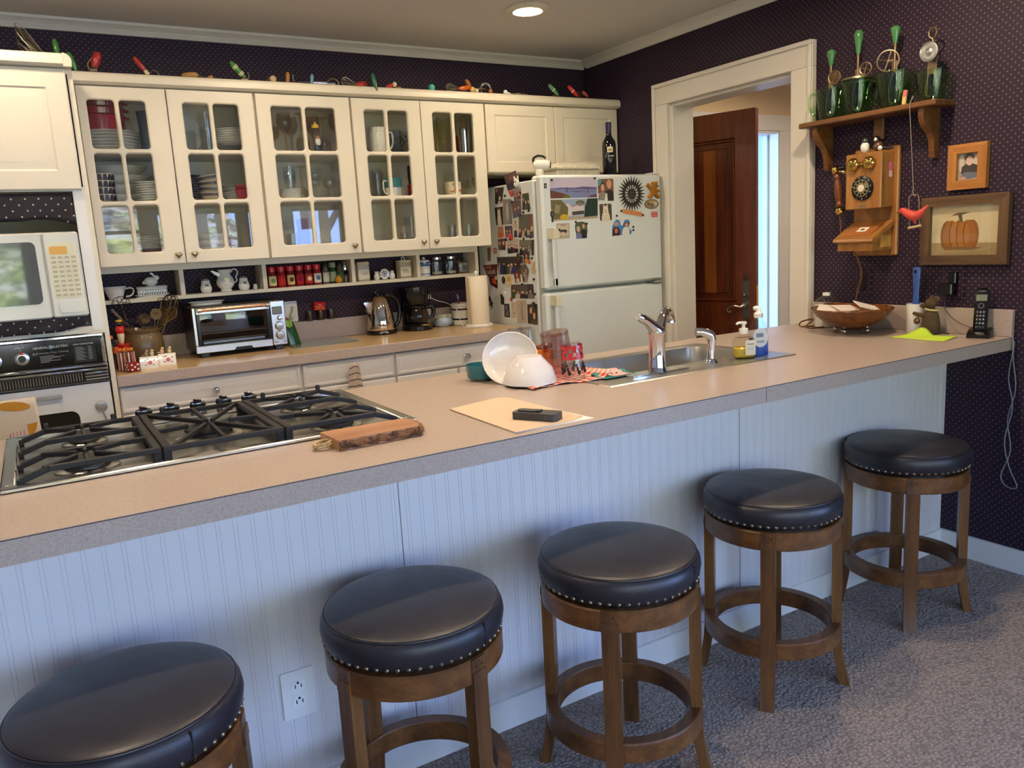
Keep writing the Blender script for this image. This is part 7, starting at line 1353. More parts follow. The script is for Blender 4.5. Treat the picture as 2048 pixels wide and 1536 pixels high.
# ---------------------------------------------------------------- sink
P = thing('kitchen_sink', 'stainless steel sink set into the bar worktop', 'sink', (-1.23, -2.05, ZT)); BX_0, BX_1, BY_0, BY_1 = -1.6, -.86, -2.145, -1.835
b = MB(); n = 6; z = ZT + .0035
hole = rrect(BX_0, BY_0, BX_1, BY_1, .05, n); out = []
for i, (x, y) in enumerate(hole):
    q = (i % (n + 1)) / n; s = i // (n + 1); dx = -.81 if x > (BX_0 + BX_1) / 2 else -1.65; dy = -1.79 if y > (BY_0 + BY_1) / 2 else -2.297
    if abs(q - .5) < .05: out.append((dx, dy))
    elif s in (0, 2): out.append((dx, y) if q < .5 else (x, dy))
    else: out.append((x, dy) if q < .5 else (dx, y))
def off(P_, d): 
    cx, cy = (BX_0 + BX_1) / 2, (BY_0 + BY_1) / 2; return [(x + (d if x < cx else -d), y + (d if y < cy else -d)) for x, y in P_]
L_ = [([(x, y) for x, y in out], ZT + .0004), (off(out, .004), z), (off(hole, -.008), z), (hole, z - .004), (off(hole, .006), z - .03), (off(hole, .014), ZT - .15), (off(hole, .04), ZT - .17), (off(hole, .14), ZT - .174)]
k = len(hole); vs = [(x, y, zz) for Q, zz in L_ for x, y in Q]
b.add(vs, [(l * k + i, l * k + (i + 1) % k, (l + 1) * k + (i + 1) % k, (l + 1) * k + i) for l in range(len(L_) - 1) for i in range(k)] + [tuple(range((len(L_) - 1) * k, len(L_) * k))], mat('metal', (196, 194, 188), r=.34)); b.build('basin', P, smooth=35)
b = MB(T(-1.23, -1.98, ZT - .173)); b.lathe([(0, 0), (.03, 0), (.042, .003), (.044, 0)], CHROME, 28); b.build('drain', P)
ZD = ZT + .0036
P = thing('faucet', 'chrome single-lever kitchen faucet on the near rim of the sink', 'faucet', (-1.39, -2.215, ZD)); b = MB(); B = Vector((-1.39, -2.215, ZD))
b.prism(rrect(-1.52, -2.242, -1.26, -2.188, .026, 6), ZD, ZD + .006, 'z', CHROME); b.build('base_plate', P)
b = MB(T(B)); b.lathe([(0, .004), (.033, .004), (.03, .012), (.027, .02), (.0265, .125), (.029, .13), (.029, .135), (0, .138)], CHROME, 36); b.build('faucet_body', P)
b = MB(); b.tube([B + Vector(q) for q in ((.01, .005, .095), (.028, .017, .135), (.056, .034, .17), (.09, .055, .188), (.12, .074, .184), (.138, .085, .162), (.14, .087, .148))], [.019, .018, .0165, .0155, .0155, .016, .017], CHROME, 18, sub=6); b.build('spout', P)
b = MB(); b.tube([B + Vector(q) for q in ((0, 0, .135), (-.012, -.002, .148), (-.04, -.006, .17), (-.07, -.01, .186), (-.088, -.012, .192))], [.027, .021, .016, .0155, .011], CHROME, 18, sub=6); b.build('lever', P)
P = thing('spray_head', 'chrome pull-out side spray beside the faucet', 'spray', (-1.138, -2.205, ZD)); B = Vector((-1.138, -2.205, ZD)); b = MB(T(B)); b.lathe([(0, 0), (.027, 0), (.025, .006), (.018, .014), (.016, .016), (0, .016)], CHROME, 28); b.build('spray_base', P); b = MB(); b.tube([B + Vector(q) for q in ((0, 0, .014), (.002, 0, .05), (.004, 0, .08), (-.004, .003, .098), (-.026, .014, .108), (-.046, .024, .11))], [.014, .014, .016, .017, .014, .015], CHROME, 16, sub=6); b.build('spray_body', P)
P = thing('sink_cloth', 'pink and teal washcloth draped over the near sink edge', 'cloth', (-1.54, -2.14, ZT)); PKC = mat('fabric', (226, 186, 180), (214, 172, 166)); TLC = mat('fabric', (84, 150, 140), (74, 138, 128))
def wc(u, v): 
    y = -2.2 + .15 * v; w = min(1, max(0, (v - .42) / .12)); zz = ZD + .0045 + .004 * math.sin(7 * u) * v
    if v > .5: y = -2.128 + .016 * math.sin(3 * u) + .012 * (v - .5); zz = ZD + .012 - .12 * (v - .5)
    return (-1.595 + .13 * u, y, zz + (.006 if .35 < v < .6 else 0))
b = MB(); b.grid(wc, 16, 20, TLC); b.build('cloth_body', P, solid=.003); b = MB(); b.grid(lambda u, v: tuple(Vector(wc(.3 + .55 * u, .02 + .62 * v)) + Vector((0, .0, .0028))), 12, 16, PKC); b.build('pink_face', P); b = MB()
for u in (.5, .66): q = Vector(wc(u, .34)); b.ball(q + Vector((0, 0, .004)), (.004, .005, .002), BLACK, 8)
b.build('dark_eyes', P)
P = thing('soap_pump', 'square clear pump bottle of yellow hand soap by the sink', 'soap bottle', (-1.0, -2.225, ZD)); M = W(P) @ Rz(-.45); b = MB(M); b.box((-.037, -.022, 0), (.037, .022, .075), mat('glass', (234, 232, 206)), .008); b.lathe([(.024, .074), (.015, .084), (.014, .09), (0, .09)], mat('glass', (234, 232, 206)), 20); b.build('bottle_body', P); b = MB(M); b.box((-.034, -.019, .003), (.034, .019, .042), mat('plastic', (206, 176, 24), r=.1), .006); b.build('yellow_soap', P)
b = MB(M); b.box((-.002, -.0235, .014), (.034, -.0222, .066), mat('matte', (226, 222, 206))); b.box((.004, -.024, .05), (.028, -.0234, .055), GREY); b.box((.004, -.024, .03), (.028, -.0234, .044), mat('matte', (206, 206, 196))); b.build('paper_label', P, smooth=0)
WP = mat('plastic', (236, 232, 224)); b = MB(M); b.lathe([(0, .088), (.0155, .088), (.0155, .106), (.006, .108), (.006, .122), (0, .122)], WP, 20); b.lathe([(0, .122), (.011, .122), (.011, .13), (0, .131)], WP, 16); b.tube([(0, 0, .126), (-.02, -.003, .127), (-.028, -.004, .122)], .0045, WP, 8); b.build('pump', P)
P = thing('dish_soap', 'clear bottle of blue dish soap with white cap', 'soap bottle', (-.925, -2.225, ZD)); M = W(P) @ Rz(-.45); CB = mat('glass', (226, 236, 244)); prof = [(0, 0), (.9, 0), (1, .006), (1.0, .06), (.92, .09), (.62, .118), (.42, .13), (.42, .138), (0, .138)]
b = MB(M); b.lathe([(r * .036, z) for r, z in prof], CB, 28, Matrix.Diagonal((1, .62, 1, 1))); b.build('bottle_body', P); b = MB(M); b.lathe([(0, .002), (.0325, .002), (.034, .006), (.0342, .064), (0, .064)], mat('plastic', (30, 96, 206), r=.1), 28, Matrix.Diagonal((1, .6, 1, 1))); b.build('blue_soap', P)
b = MB(M); b.prism(ell(-.002, .068, .027, .034, 24), -.0238, -.0205, 'y', mat('matte', (206, 214, 224))); b.box((-.018, -.0243, .07), (.008, -.0237, .084), mat('matte', (120, 132, 160))); b.box((-.016, -.0243, .05), (.012, -.0237, .058), mat('matte', (150, 160, 180))); b.build('paper_label', P, smooth=0)
b = MB(M); b.lathe([(0, .137), (.0155, .137), (.0165, .152), (.012, .156), (.008, .168), (0, .168)], WP, 20); b.tube([(.002, 0, .164), (-.008, 0, .172), (-.018, 0, .17)], [.009, .0085, .007], WP, 10); b.build('cap', P)
# ---------------------------------------------------------------- far end of the bar
BOWLW = mat('wood', (128, 78, 34), (92, 52, 20), sc=-1.0, r=.25)
P = thing('wooden_bowl', 'shallow oval wooden fruit bowl with ball feet full of envelopes', 'bowl', (-.196, -2.072, ZT)); M = W(P) @ Rz(-.55 + PI / 2) @ Matrix.Diagonal((1.02, .9, 1, 1)); b = MB(M)
b.lathe([(0, .018), (.05, .018), (.1, .036), (.15, .07), (.176, .102), (.174, .106), (.168, .104), (.142, .074), (.095, .042), (.05, .026), (0, .026)], BOWLW, 48); b.build('bowl_body', P)
for s in (1, -1): b = MB(M); b.tube([(s * .168, -.06, .1), (s * .19, -.04, .105), (s * .198, 0, .106), (s * .19, .04, .105), (s * .168, .06, .1)], .006, BOWLW, 8, sub=5); b.build('handle', P)
for a in (.2, 1.77, 3.34, 4.91): b = MB(M @ Rz(a + .5)); b.ball((.072, 0, .0125), (.0125, .0125, .0125), NICKEL, 16); b.cyl((.072, 0, .02), (.07, 0, .03), .005, NICKEL, 10); b.build('ball_foot', P)
EN = mat('matte', (226, 214, 206))
for i, (dx, dy, z, rz, rx, ry, s, lab) in enumerate(((-.05, .075, .088, .5, .1, -.25, .1, 'pale pinkish envelope sticking up at the back of the wooden bowl'), (-.0, .03, .092, 1.1, .05, -.15, .1, 'white envelope lying across the middle of the wooden bowl'), (.02, -.06, .098, -.6, .2, .3, .095, 'rolled cream paper leaning at the near side of the wooden bowl'), (-.03, -.01, .084, .1, -.1, .06, .1, 'flat cream envelope at the bottom of the pile in the wooden bowl'))):
    one('envelope', lab, 'envelope', (-.196 + dx, -2.072 + dy, ZT + z - .018), lambda b: b.box((-s / 2, -.045, 0), (s / 2, .045, .0016 + .002 * (i == 2)), EN, 0, T(0, 0, .028) @ Rz(rz) @ Rx(rx) @ Ry(ry)), 'envelopes in the wooden bowl', smooth=0)
P = thing('white_jar', 'clear-lidded plastic jar of white powder behind the wooden bowl', 'jar', (-.079, -1.858, ZT)); b = MB(W(P)); b.lathe([(0, 0), (.05, 0), (.052, .004), (.052, .1), (.046, .122), (.02, .138), (.016, .14), (0, .14)], mat('glass', (226, 228, 228)), 28); b.build('jar_body', P); b = MB(W(P)); b.lathe([(0, .002), (.05, .003), (.0505, .098), (0, .098)], mat('matte', (226, 222, 214)), 24); b.build('powder_fill', P); b = MB(W(P)); b.lathe([(0, .14), (.017, .14), (.017, .153), (0, .154)], WP, 20); b.build('cap', P)
one('phone_cable', 'loop of brown phone cord lying on the bar beside the white jar', 'cord', (-.14, -1.82, ZT), lambda b: b.tube([(.1, -.02, .004), (.04, -.0, .004), (-.02, .035, .005), (.01, .055, .022), (.06, .03, .03), (.0, .02, .006), (-.04, -.03, .004), (.02, -.06, .0035)], .0035, mat('plastic', (96, 58, 30)), 7, sub=5))
P = thing('white_mug', 'white mug with brown cartoon print holding a blue brush', 'mug', (-.062, -2.272, ZT)); M = W(P); b = MB(M); b.lathe([(0, 0), (.034, 0), (.037, .005), (.0365, .1), (.038, .118), (.0345, .118), (.033, .1), (.033, .01), (0, .008)], WHITEC, 32); b.build('mug_body', P); b = MB(M @ Rz(-2.5)); b.ball((.0355, 0, .05), (.003, .012, .014), mat('gloss', (120, 70, 40)), 12); b.ball((.0355, .003, .068), (.003, .007, .007), mat('gloss', (206, 120, 80)), 10); b.build('brown_print', P)
P = thing('blue_brush', 'blue-handled brush standing handle up in the white mug', 'brush', (-.062, -2.272, ZT + .0085)); BLH = mat('plastic', (52, 84, 156), r=.3); b = MB(); b.tube([(-.062, -2.268, ZT + .01), (-.062, -2.268, ZT + .1)], .02, mat('plastic', (44, 66, 120)), 16); b.build('brush_head', P)
b = MB(T(-.06, -2.268, ZT + .1)); b.lathe([(0, 0), (.018, 0), (.018, .012), (.014, .02), (.012, .06), (.0145, .1), (.0165, .14), (.0165, .158), (.012, .163), (0, .164)], BLH, 20, Matrix.Diagonal((.6, 1, 1, 1))); b.ball((-.0092, 0, .146), (.002, .006, .009), BLACK, 12); b.build('brush_handle', P)
MO = mat('fabric', (92, 76, 58), (72, 58, 44)); P = thing('mouse_figure', 'brown mouse figure with pale neck ribbon leaning on the white mug', 'figurine', (-.085, -2.35, ZT)); M = W(P) @ Rz(.0)
b = MB(M); b.lathe([(0, 0), (.026, .001), (.033, .012), (.034, .04), (.028, .075), (.018, .1), (0, .11)], MO, 24, Matrix.Diagonal((.9, 1, 1, 1))); b.tube([(-.01, .02, .075), (-.02, .045, .08), (-.012, .066, .082)], [.009, .007, .006], MO, 10); b.build('mouse_body', P)
b = MB(M); b.ball((0, .004, .122), (.022, .024, .021), MO, 18); b.ball((-.008, .026, .114), (.013, .014, .011), MO, 14); b.ball((.004, -.018, .14), (.006, .014, .013), MO, 12); b.ball((.016, .01, .143), (.006, .012, .011), MO, 12); b.build('mouse_head', P)
b = MB(M); b.ball((-.018, .014, .127), .0028, BLACK, 8); b.ball((-.013, .039, .112), .003, BLACK, 8); b.build('eye_and_nose', P); b = MB(M); b.tube([(.02 * math.cos(2 * PI * i / 20), .022 * math.sin(2 * PI * i / 20), .099 + .003 * math.sin(2 * PI * i / 20)) for i in range(20)], .0042, mat('fabric', (196, 184, 130), (180, 168, 116)), 8, closed=True); b.build('neck_ribbon', P); b = MB(M); b.tube([(.01, -.02, .006), (.02, -.04, .004), (.03, -.06, .003)], .0022, MO, 6); b.build('tail', P)
def note(u, v):
    a = Vector((-.245, -2.275)).lerp(Vector((-.25, -2.5)), u); c = Vector((-.13, -2.3)).lerp(Vector((-.12, -2.478)), u); p = a.lerp(c, v); return (p.x, p.y, ZT + .0012 + .03 * max(0, 1 - ((u - .24) / .22) ** 2) * v ** 1.5 * (u < .46) + .004 * u * v)
b = MB(); b.grid(note, 16, 8, mat('matte', (196, 226, 70))); b.build('green_note', loc=(-.19, -2.39, ZT), label='bright lime green sticky note lying curled on the bar', cat='note', solid=.0006)
P = thing('cordless_phone', 'black cordless phone standing in its charging base', 'phone', (-.062, -2.53, ZT)); M = W(P) @ Rz(.35); b = MB(M); b.prism([(-.05, 0), (.045, 0), (.045, .016), (.03, .034), (-.02, .026), (-.05, .012)], -.038, .038, 'y', BLACK); b.build('charging_base', P, smooth=20)
M2 = M @ T(-.012, 0, .018) @ Ry(.2); b = MB(M2); b.box((-.013, -.0235, 0), (.013, .0235, .168), mat('plastic', (20, 20, 22), r=.2), .009); hs = b.build('handset', P); b = MB(M2); b.box((-.0136, -.018, .118), (-.0125, .018, .142), mat('plastic', (120, 124, 112), r=.2)); b.box((-.0136, -.012, .154), (-.0125, .012, .156), SIL); b.build('screen', hs, smooth=0)
b = MB(M2); b.lathe([(.008, 0), (.0095, 0), (.0095, .001), (.008, .001)], SIL, 20, T(-.0128, 0, .1) @ Ry(-PI / 2))
for r_ in range(5):
    for c_ in range(3): b.box((-.0136, -.0145 + c_ * .0105, .016 + r_ * .014), (-.0125, -.0065 + c_ * .0105, .024 + r_ * .014), mat('plastic', (60, 62, 64)), .0004)
kp = b.build('key_pad', hs, smooth=0); b = MB(M2)
for i, ch in enumerate('*0#789456123'): b.text(ch, .0085, WT, T(-.0142, .0105 - (i % 3) * .0105, .034 + (i // 3) * .014) @ Rz(-PI / 2) @ Rx(PI / 2))
b.build('lettering', kp, smooth=0)
cord('phone_base_cable', 'thin grey cord hanging in a loose twist over the bar end', [(-.02, -2.55, ZT + .003), (-.018, -2.6, ZT + .003), (-.02, -2.626, ZT + .002), (-.024, -2.632, .86), (-.02, -2.62, .76), (-.024, -2.642, .65), (-.02, -2.618, .52), (-.022, -2.64, .42), (-.02, -2.672, .345), (-.018, -2.63, .34), (-.016, -2.61, .38), (-.014, -2.638, .48), (-.014, -2.622, .6), (-.014, -2.644, .72), (-.016, -2.63, .84), (-.02, -2.634, .9)], .0022, mat('plastic', (126, 132, 142)), 6)
cord('adapter_cable', 'thin grey cord from the black adapter down to the cordless phone', [(-.03, -2.375, 1.08), (-.03, -2.37, 1.02), (-.04, -2.4, .985), (-.045, -2.44, .96), (-.05, -2.49, .945)], .0016, mat('plastic', (70, 66, 64)))
# ---------------------------------------------------------------- right wall
P = thing('wall_shelf', 'brown wooden bracket shelf on the purple wall', 'shelf', (0, -2.05, 1.785)); b = MB(); b.box((-.132, -2.362, 1.785), (-.0005, -1.74, 1.807), SHELFW, .004); b.build('shelf_board', P)
for y in (-1.81, -2.295):
    b = MB(); br = [(-.0005, 1.785), (-.112, 1.785), (-.114, 1.765), (-.108, 1.735), (-.088, 1.712), (-.062, 1.695), (-.044, 1.67), (-.036, 1.64), (-.034, 1.61), (-.028, 1.6), (-.014, 1.598), (-.0005, 1.6)]; b.prism(br, y - .011, y + .011, 'y', SHELFW); b.build('bracket', P, smooth=40)
b = MB(); b.box((-.02, -2.075, 1.7), (-.0005, -2.03, 1.785), SHELFW, .003); b.build('hanging_block', P)
GG = mat('glass', (182, 224, 164)); ZSH = 1.8072; BEAT = mat('metal', (150, 130, 104), r=.4); GH = mat('gloss', (74, 130, 78), r=.25)
def beater(y, r, h, lab, kind, hdl):
    x = -.066; P = thing('green_glass_jug', lab, 'jug', (x, y, ZSH), group='green glass beater jugs'); M = W(P); b = MB(M)
    b.lathe([(0, 0), (r * .66, 0), (r * .7, .004), (r * .85, h * .5), (r * .98, h * .94), (r * 1.03, h * .96), (r * 1.03, h), (r * .97, h), (r * .93, h * .9), (r * .8, h * .5), (r * .64, .008), (0, .008)], GG, 40); b.build('jug_body', P)
    if hdl: b = MB(M @ Rz(hdl)); b.tube([(r * .95, 0, h * .85), (r * 1.3, 0, h * .86), (r * 1.42, 0, h * .6), (r * 1.25, 0, h * .3), (r * .82, 0, h * .16)], .006, GG, 10, sub=5); b.build('handle', P)
    B = thing('egg_beater', lab.replace('jug', 'beater') if 0 else ('green-handled hand beater standing in the ' if kind < 3 else 'loop-handled metal beater with round disc standing in the ') + ('smallest jug by the door casing', 'second green jug from the door casing', 'wide third green jug', 'last green jug at the shelf end')[kind], 'beater', (x, y, ZSH + .0085), group='beaters in the green jugs'); N_ = T(x, y, ZSH)
    top = (.228, .245, .25, .2)[kind]
    b = MB(N_)
    for s in (-1, 1): b.tube([(0, s * .004, h + .005), (0, s * .022, h * .6), (0, s * .02, h * .25), (0, s * .004, .02)], .0018, BEAT, 6, sub=4)
    if kind != 3: b.tube([(0, 0, h), (0, 0, top)], .0055, BEAT, 10); b.box((-.004, -.012, h + .0), (.004, .012, h + .045), BEAT, .003)
    else: b.tube([(0, -.016, h * .3), (0, -.016, top - .02)], .0025, BEAT, 8); b.tube([(0, .016, h * .3), (0, .016, top - .02)], .0025, BEAT, 8); b.box((-.002, -.014, h * .9), (.002, .014, top - .02), BEAT)
    b.build('beater_stem', B)
    if kind < 3: b = MB(N_ @ T(0, 0, top - .004)); L = (.066, .096, .068)[kind]; b.lathe([(0, 0), (.007, 0), (.0085, .006), (.011, L * .3), (.0185, L * .7), (.018, L * .86), (.011, L * .97), (0, L)], GH, 24); b.build('handle', B)
    else: b = MB(N_); b.tube([(0, 0, top - .01), (0, 0, top + .025), (-.002, .012, top + .036), (-.002, .016, top + .055), (-.002, .002, top + .068), (-.002, -.014, top + .056), (-.002, -.01, top + .036), (0, .0, top + .026)], .0032, BEAT, 8, sub=4); b.build('loop_handle', B)
    b = MB(N_)
    wy, wz, wr = ((-.028, h + .038, .026), (-.036, h + .038, .024), (.02, h + .046, .04), (0, top - .02, .036))[kind]
    if kind == 3: b.lathe([(0, .006), (.012, .004), (.014, .002), (.026, .004), (.034, .002), (wr, .004), (wr, 0), (0, 0)][::-1], mat('metal', (206, 206, 204), r=.3), 36, T(-.022, wy, wz) @ Ry(-PI / 2)); b.cyl((-.024, wy, wz), (0, wy, wz), .004, BEAT)
    else:
        c = Vector((-.014 if kind != 1 else .0, wy, wz)); R = T(c) @ Rz(.5 if kind == 2 else .2) @ Ry(PI / 2)
        b.tube([R @ Vector((wr * math.cos(2 * PI * i / 30), wr * math.sin(2 * PI * i / 30), 0)) for i in range(30)], .0036, BEAT, 8, closed=True)
        for i in range(4): a = PI / 2 * i + .3; b.tube([R @ Vector((0, 0, 0)), R @ Vector((wr * math.cos(a), wr * math.sin(a), 0))], .003, BEAT, 6)
        if kind == 0: b.lathe([(0, 0), (wr, 0), (wr, .0015), (0, .0015)], mat('metal', (110, 90, 70), r=.5), 24, R)
        b.cyl(c, Vector((0, 0, wz)) if kind != 1 else Vector((0, 0, wz)), .0035, BEAT, 8)
    b.build('gear_wheel', B)
    if kind == 1: b = MB(N_ @ T(0, 0, h)); b.lathe([(r * 1.02, .0), (r * .98, .008), (r * .3, .016), (0, .018)], mat('metal', (150, 140, 112), r=.4), 32); b.build('metal_lid', B)
beater(-1.855, .062, .132, 'green glass jug nearest the door casing, handle towards the door', 0, PI / 2 + .5); beater(-1.985, .064, .14, 'green glass jug second from the door casing, with a metal lid', 1, -PI / 2); beater(-2.15, .072, .138, 'widest green glass jug, third along the shelf', 2, PI / 2 + .2); beater(-2.305, .062, .112, 'small plain green glass jug at the far shelf end', 3, 0)
P = thing('cork_figure', 'tiny pink and cream cork figure at the shelf front edge', 'figurine', (-.12, -2.235, ZSH)); b = MB(); b.cyl((-.12, -2.229, ZSH), (-.12, -2.232, ZSH + .028), .0085, mat('matte', (206, 182, 120)), 14); b.build('cream_cork', P); b = MB(); b.cyl((-.12, -2.232, ZSH + .028), (-.12, -2.236, ZSH + .052), .0085, mat('matte', (206, 120, 104)), 14); b.cyl((-.12, -2.236, ZSH + .052), (-.12, -2.2362, ZSH + .056), .0088, BLACK, 14); b.build('pink_cork', P)
# bird swing hung over the shelf edge
P = thing('bird_swing', 'small red bird on a wire swing hanging from the shelf edge', 'ornament', (-.136, -2.29, 1.34)); STR = mat('matte', (150, 140, 130)); b = MB()
b.tube([(-.11, -2.25, ZSH + .003), (-.112, -2.256, ZSH + .02), (-.12, -2.266, ZSH + .026), (-.13, -2.272, ZSH + .016), (-.136, -2.264, 1.8), (-.136, -2.27, 1.72), (-.136, -2.29, 1.48)], .0012, STR, 5, sub=4); b.build('hanging_string', P)
b = MB(); b.tube([(-.136, -2.292, 1.484), (-.136, -2.286, 1.474), (-.136, -2.292, 1.464), (-.136, -2.298, 1.456)], .0016, STR, 6, sub=3); b.tube([(-.136, -2.279, 1.336), (-.136, -2.273, 1.44), (-.136, -2.28, 1.458), (-.136, -2.294, 1.46), (-.136, -2.308, 1.457), (-.136, -2.314, 1.44), (-.136, -2.32, 1.34)], .0014, STR, 6, sub=4); b.build('wire_frame', P)
b = MB(); b.cyl((-.136, -2.274, 1.334), (-.136, -2.326, 1.341), .0052, mat('wood', (206, 180, 136), (180, 150, 106)), 12); b.build('perch', P)
RB = mat('gloss', (206, 72, 62), r=.45); b = MB(); b.tube([(-.138, -2.236, 1.4), (-.138, -2.25, 1.402), (-.136, -2.268, 1.392), (-.136, -2.295, 1.38), (-.136, -2.32, 1.388), (-.136, -2.35, 1.416)], [.008, .0125, .016, .021, .015, .002], RB, 14, sub=5); b.tube([(-.136, -2.3, 1.372), (-.136, -2.302, 1.35)], [.008, .003], RB, 8); b.build('bird_body', P); b = MB(); b.cyl((-.138, -2.23, 1.398), (-.138, -2.218, 1.394), .004, mat('gloss', (150, 90, 50)), 8, .0006); b.ball((-.149, -2.246, 1.406), .002, BLACK, 8); b.build('beak_and_eye', P)
# oak wall telephone
P = thing('wall_telephone', 'antique-style oak wall telephone with rotary dial and brass bells', 'telephone', (0, -2.05, 1.22)); b = MB(); b.box((-.022, -2.15, 1.224), (-.0005, -1.945, 1.67), OAK, .005); b.build('back_board', P)
b = MB(); b.box((-.105, -2.13, 1.424), (-.022, -1.985, 1.64), OAK, .002); b.box((-.12, -2.14, 1.42), (-.105, -1.975, 1.646), OAK, .004); bx = b.build('cabinet_box', P)
for y in (-2.017, -2.09): b = MB(T(-.12, y, 1.604) @ Ry(-PI / 2)); b.lathe([(.009, .004), (.026, .004), (.027, .008), (.024, .016), (.016, .022), (.008, .024), (.005, .024), (.005, .028), (0, .029)], BRASS, 32); b.build('brass_bell', P)
b = MB(); b.box((-.128, -2.064, 1.596), (-.12, -2.043, 1.61), BRASS, .002); b.cyl((-.12, -2.0535, 1.59), (-.126, -2.0535, 1.59), .003, BRASS, 8); b.build('bell_clapper', P)
M = T(-.1205, -2.058, 1.505) @ Ry(-PI / 2); b = MB(M); b.lathe([(0, 0), (.05, 0), (.049, .006), (.036, .009), (0, .009)], mat('plastic', (20, 20, 20), r=.2), 44); dl = b.build('dial', P)
b = MB(M)
for i, ch in enumerate('1234567890'): a = PI / 2 + .5 - i * .56; b.text(ch, .009, WT, T(.043 * 0, 0, .0095) @ Matrix.Rotation(PI / 2, 4, 'Z') @ T(-.0425 * math.cos(a), .0425 * math.sin(a) * 1, 0) @ Matrix.Rotation(PI, 4, 'Z'))
b.build('dial_numbers', dl, smooth=0)
b = MB(M); b.lathe([(.016, .0095), (.0165, .013), (.035, .012), (.036, .0095)], mat('metal', (196, 186, 150), r=.2), 44)
for i in range(10): a = PI / 2 + .5 - i * .56; b.lathe([(0, .0128), (.0046, .0128), (.005, .0136), (0, .0138)], BLACK, 14, T(.027 * math.sin(a), .027 * math.cos(a), 0))
b.build('finger_wheel', dl); b = MB(M); b.lathe([(0, .012), (.015, .012), (.0145, .014), (0, .0145)], mat('matte', (216, 206, 180)), 24); b.build('centre_card', dl)
b = MB(); b.box((-.1212, -2.075, 1.43), (-.12, -2.042, 1.438), NICKEL); b.build('name_plate', P, smooth=0)
b = MB(); b.prism([(-.022, 1.366), (-.155, 1.3), (-.162, 1.292), (-.162, 1.284), (-.15, 1.282), (-.15, 1.25), (-.022, 1.25)], -2.13, -1.965, 'y', OAK); b.prism([(-.0221, 1.372), (-.163, 1.3), (-.168, 1.289), (-.16, 1.284), (-.0221, 1.352)], -2.139, -1.952, 'y', OAKY); sl = b.build('writing_shelf', P, smooth=0)
b = MB(); b.box((-.05, -.062, 0), (.045, .062, .002), mat('wood', (176, 112, 62), (150, 90, 44), sc=2.0)); b.box((-.02, -.022, .002), (.016, .022, .0026), mat('matte', (232, 224, 206))); b.ball((-.002, 0, .003), (.007, .011, .0008), mat('matte', (60, 56, 60)), 10)
for v in range(len(b.v)): b.v[v] = (T(-.095, -2.046, 1.3356) @ Ry(-.478)) @ b.v[v]
b.build('inset_panel', sl, smooth=0)
b = MB(); b.box((-.1, -2.1322, 1.262), (-.03, -2.13, 1.31), mat('wood', (206, 160, 86), (180, 132, 62))); b.build('side_inlay', sl, smooth=0)
HS = mat('wood', (128, 70, 34), (90, 44, 20)); b = MB(); hx, hy = -.07, -1.905
b.tube([(hx, hy + .012, 1.575), (hx, hy + .01, 1.562), (hx, hy + .008, 1.55), (hx, hy + .006, 1.535), (hx, hy + .003, 1.515), (hx, hy, 1.48), (hx, hy - .003, 1.46), (hx, hy - .004, 1.45), (hx, hy - .006, 1.438)], [.012, .015, .011, .014, .0165, .0155, .011, .015, .013], HS, 18, sub=4); hh = b.build('handset_grip', P)
b = MB(); b.ball((hx, hy + .015, 1.594), (.02, .016, .02), BRASS, 18); b.tube([(hx, hy + .006, 1.6), (hx, hy - .03, 1.6), (hx, hy - .045, 1.6)], [.006, .007, .01], BLACK, 10); b.build('ear_cup', hh); b = MB(); b.ball((hx, hy - .008, 1.42), (.02, .018, .019), BRASS, 18); b.tube([(hx, hy - .015, 1.42), (hx, hy - .03, 1.425)], .008, BLACK, 10); b.build('mouth_cup', hh)
b = MB(); b.tube([(hx + .01, -1.985, 1.585), (hx + .005, hy - .03, 1.58), (hx, hy - .018, 1.585), (hx - .012, hy - .006, 1.586)], [.008, .008, .006, .005], mat('metal', (206, 180, 120), r=.2), 8, sub=3); b.build('cradle_hook', P)
cord('handset_cable', 'thin brown cord hanging from the telephone handset to its writing shelf', [(-.07, -1.913, 1.402), (-.07, -1.918, 1.36), (-.075, -1.925, 1.32), (-.085, -1.955, 1.3)], .0026, mat('plastic', (110, 66, 34)))
cord('telephone_cable', 'brown cord hanging from the oak telephone down behind the wooden bowl', [(-.06, -1.975, 1.252), (-.04, -1.99, 1.2), (-.034, -2.0, 1.14), (-.034, -1.985, 1.08), (-.034, -1.975, 1.03), (-.05, -1.965, ZT + .005), (-.1, -1.92, ZT + .004)], .004, mat('plastic', (116, 72, 36)))
P = thing('penguin_figure', 'white-bellied penguin figure on top of the oak telephone', 'figurine', (-.08, -2.035, 1.6465)); b = MB(W(P)); b.ball((0, 0, .024), (.017, .018, .024), WHITEC, 18); b.build('body', P); b = MB(W(P)); b.ball((-.002, -.002, .05), .0125, mat('gloss', (60, 70, 66)), 14); b.cyl((-.008, .008, .05), (-.014, .016, .048), .003, BLACK, 8, .0006); b.build('head', P)
P = thing('bird_figure', 'dark brown and white bird figure on top of the oak telephone', 'figurine', (-.07, -2.09, 1.6465)); b = MB(W(P)); b.ball((0, 0, .022), (.019, .02, .022), mat('gloss', (86, 60, 44)), 18); b.tube([(.0, -.01, .02), (.02, -.03, .012), (.034, -.05, .012)], [.012, .008, .003], mat('gloss', (50, 36, 30)), 10); b.ball((-.01, -.014, .014), (.008, .01, .01), WHITEC, 12); b.build('body', P); b = MB(W(P)); b.ball((-.004, .006, .05), .0145, mat('gloss', (26, 22, 22)), 14); b.ball((-.014, .004, .05), (.006, .007, .008), WHITEC, 12); b.build('head', P)
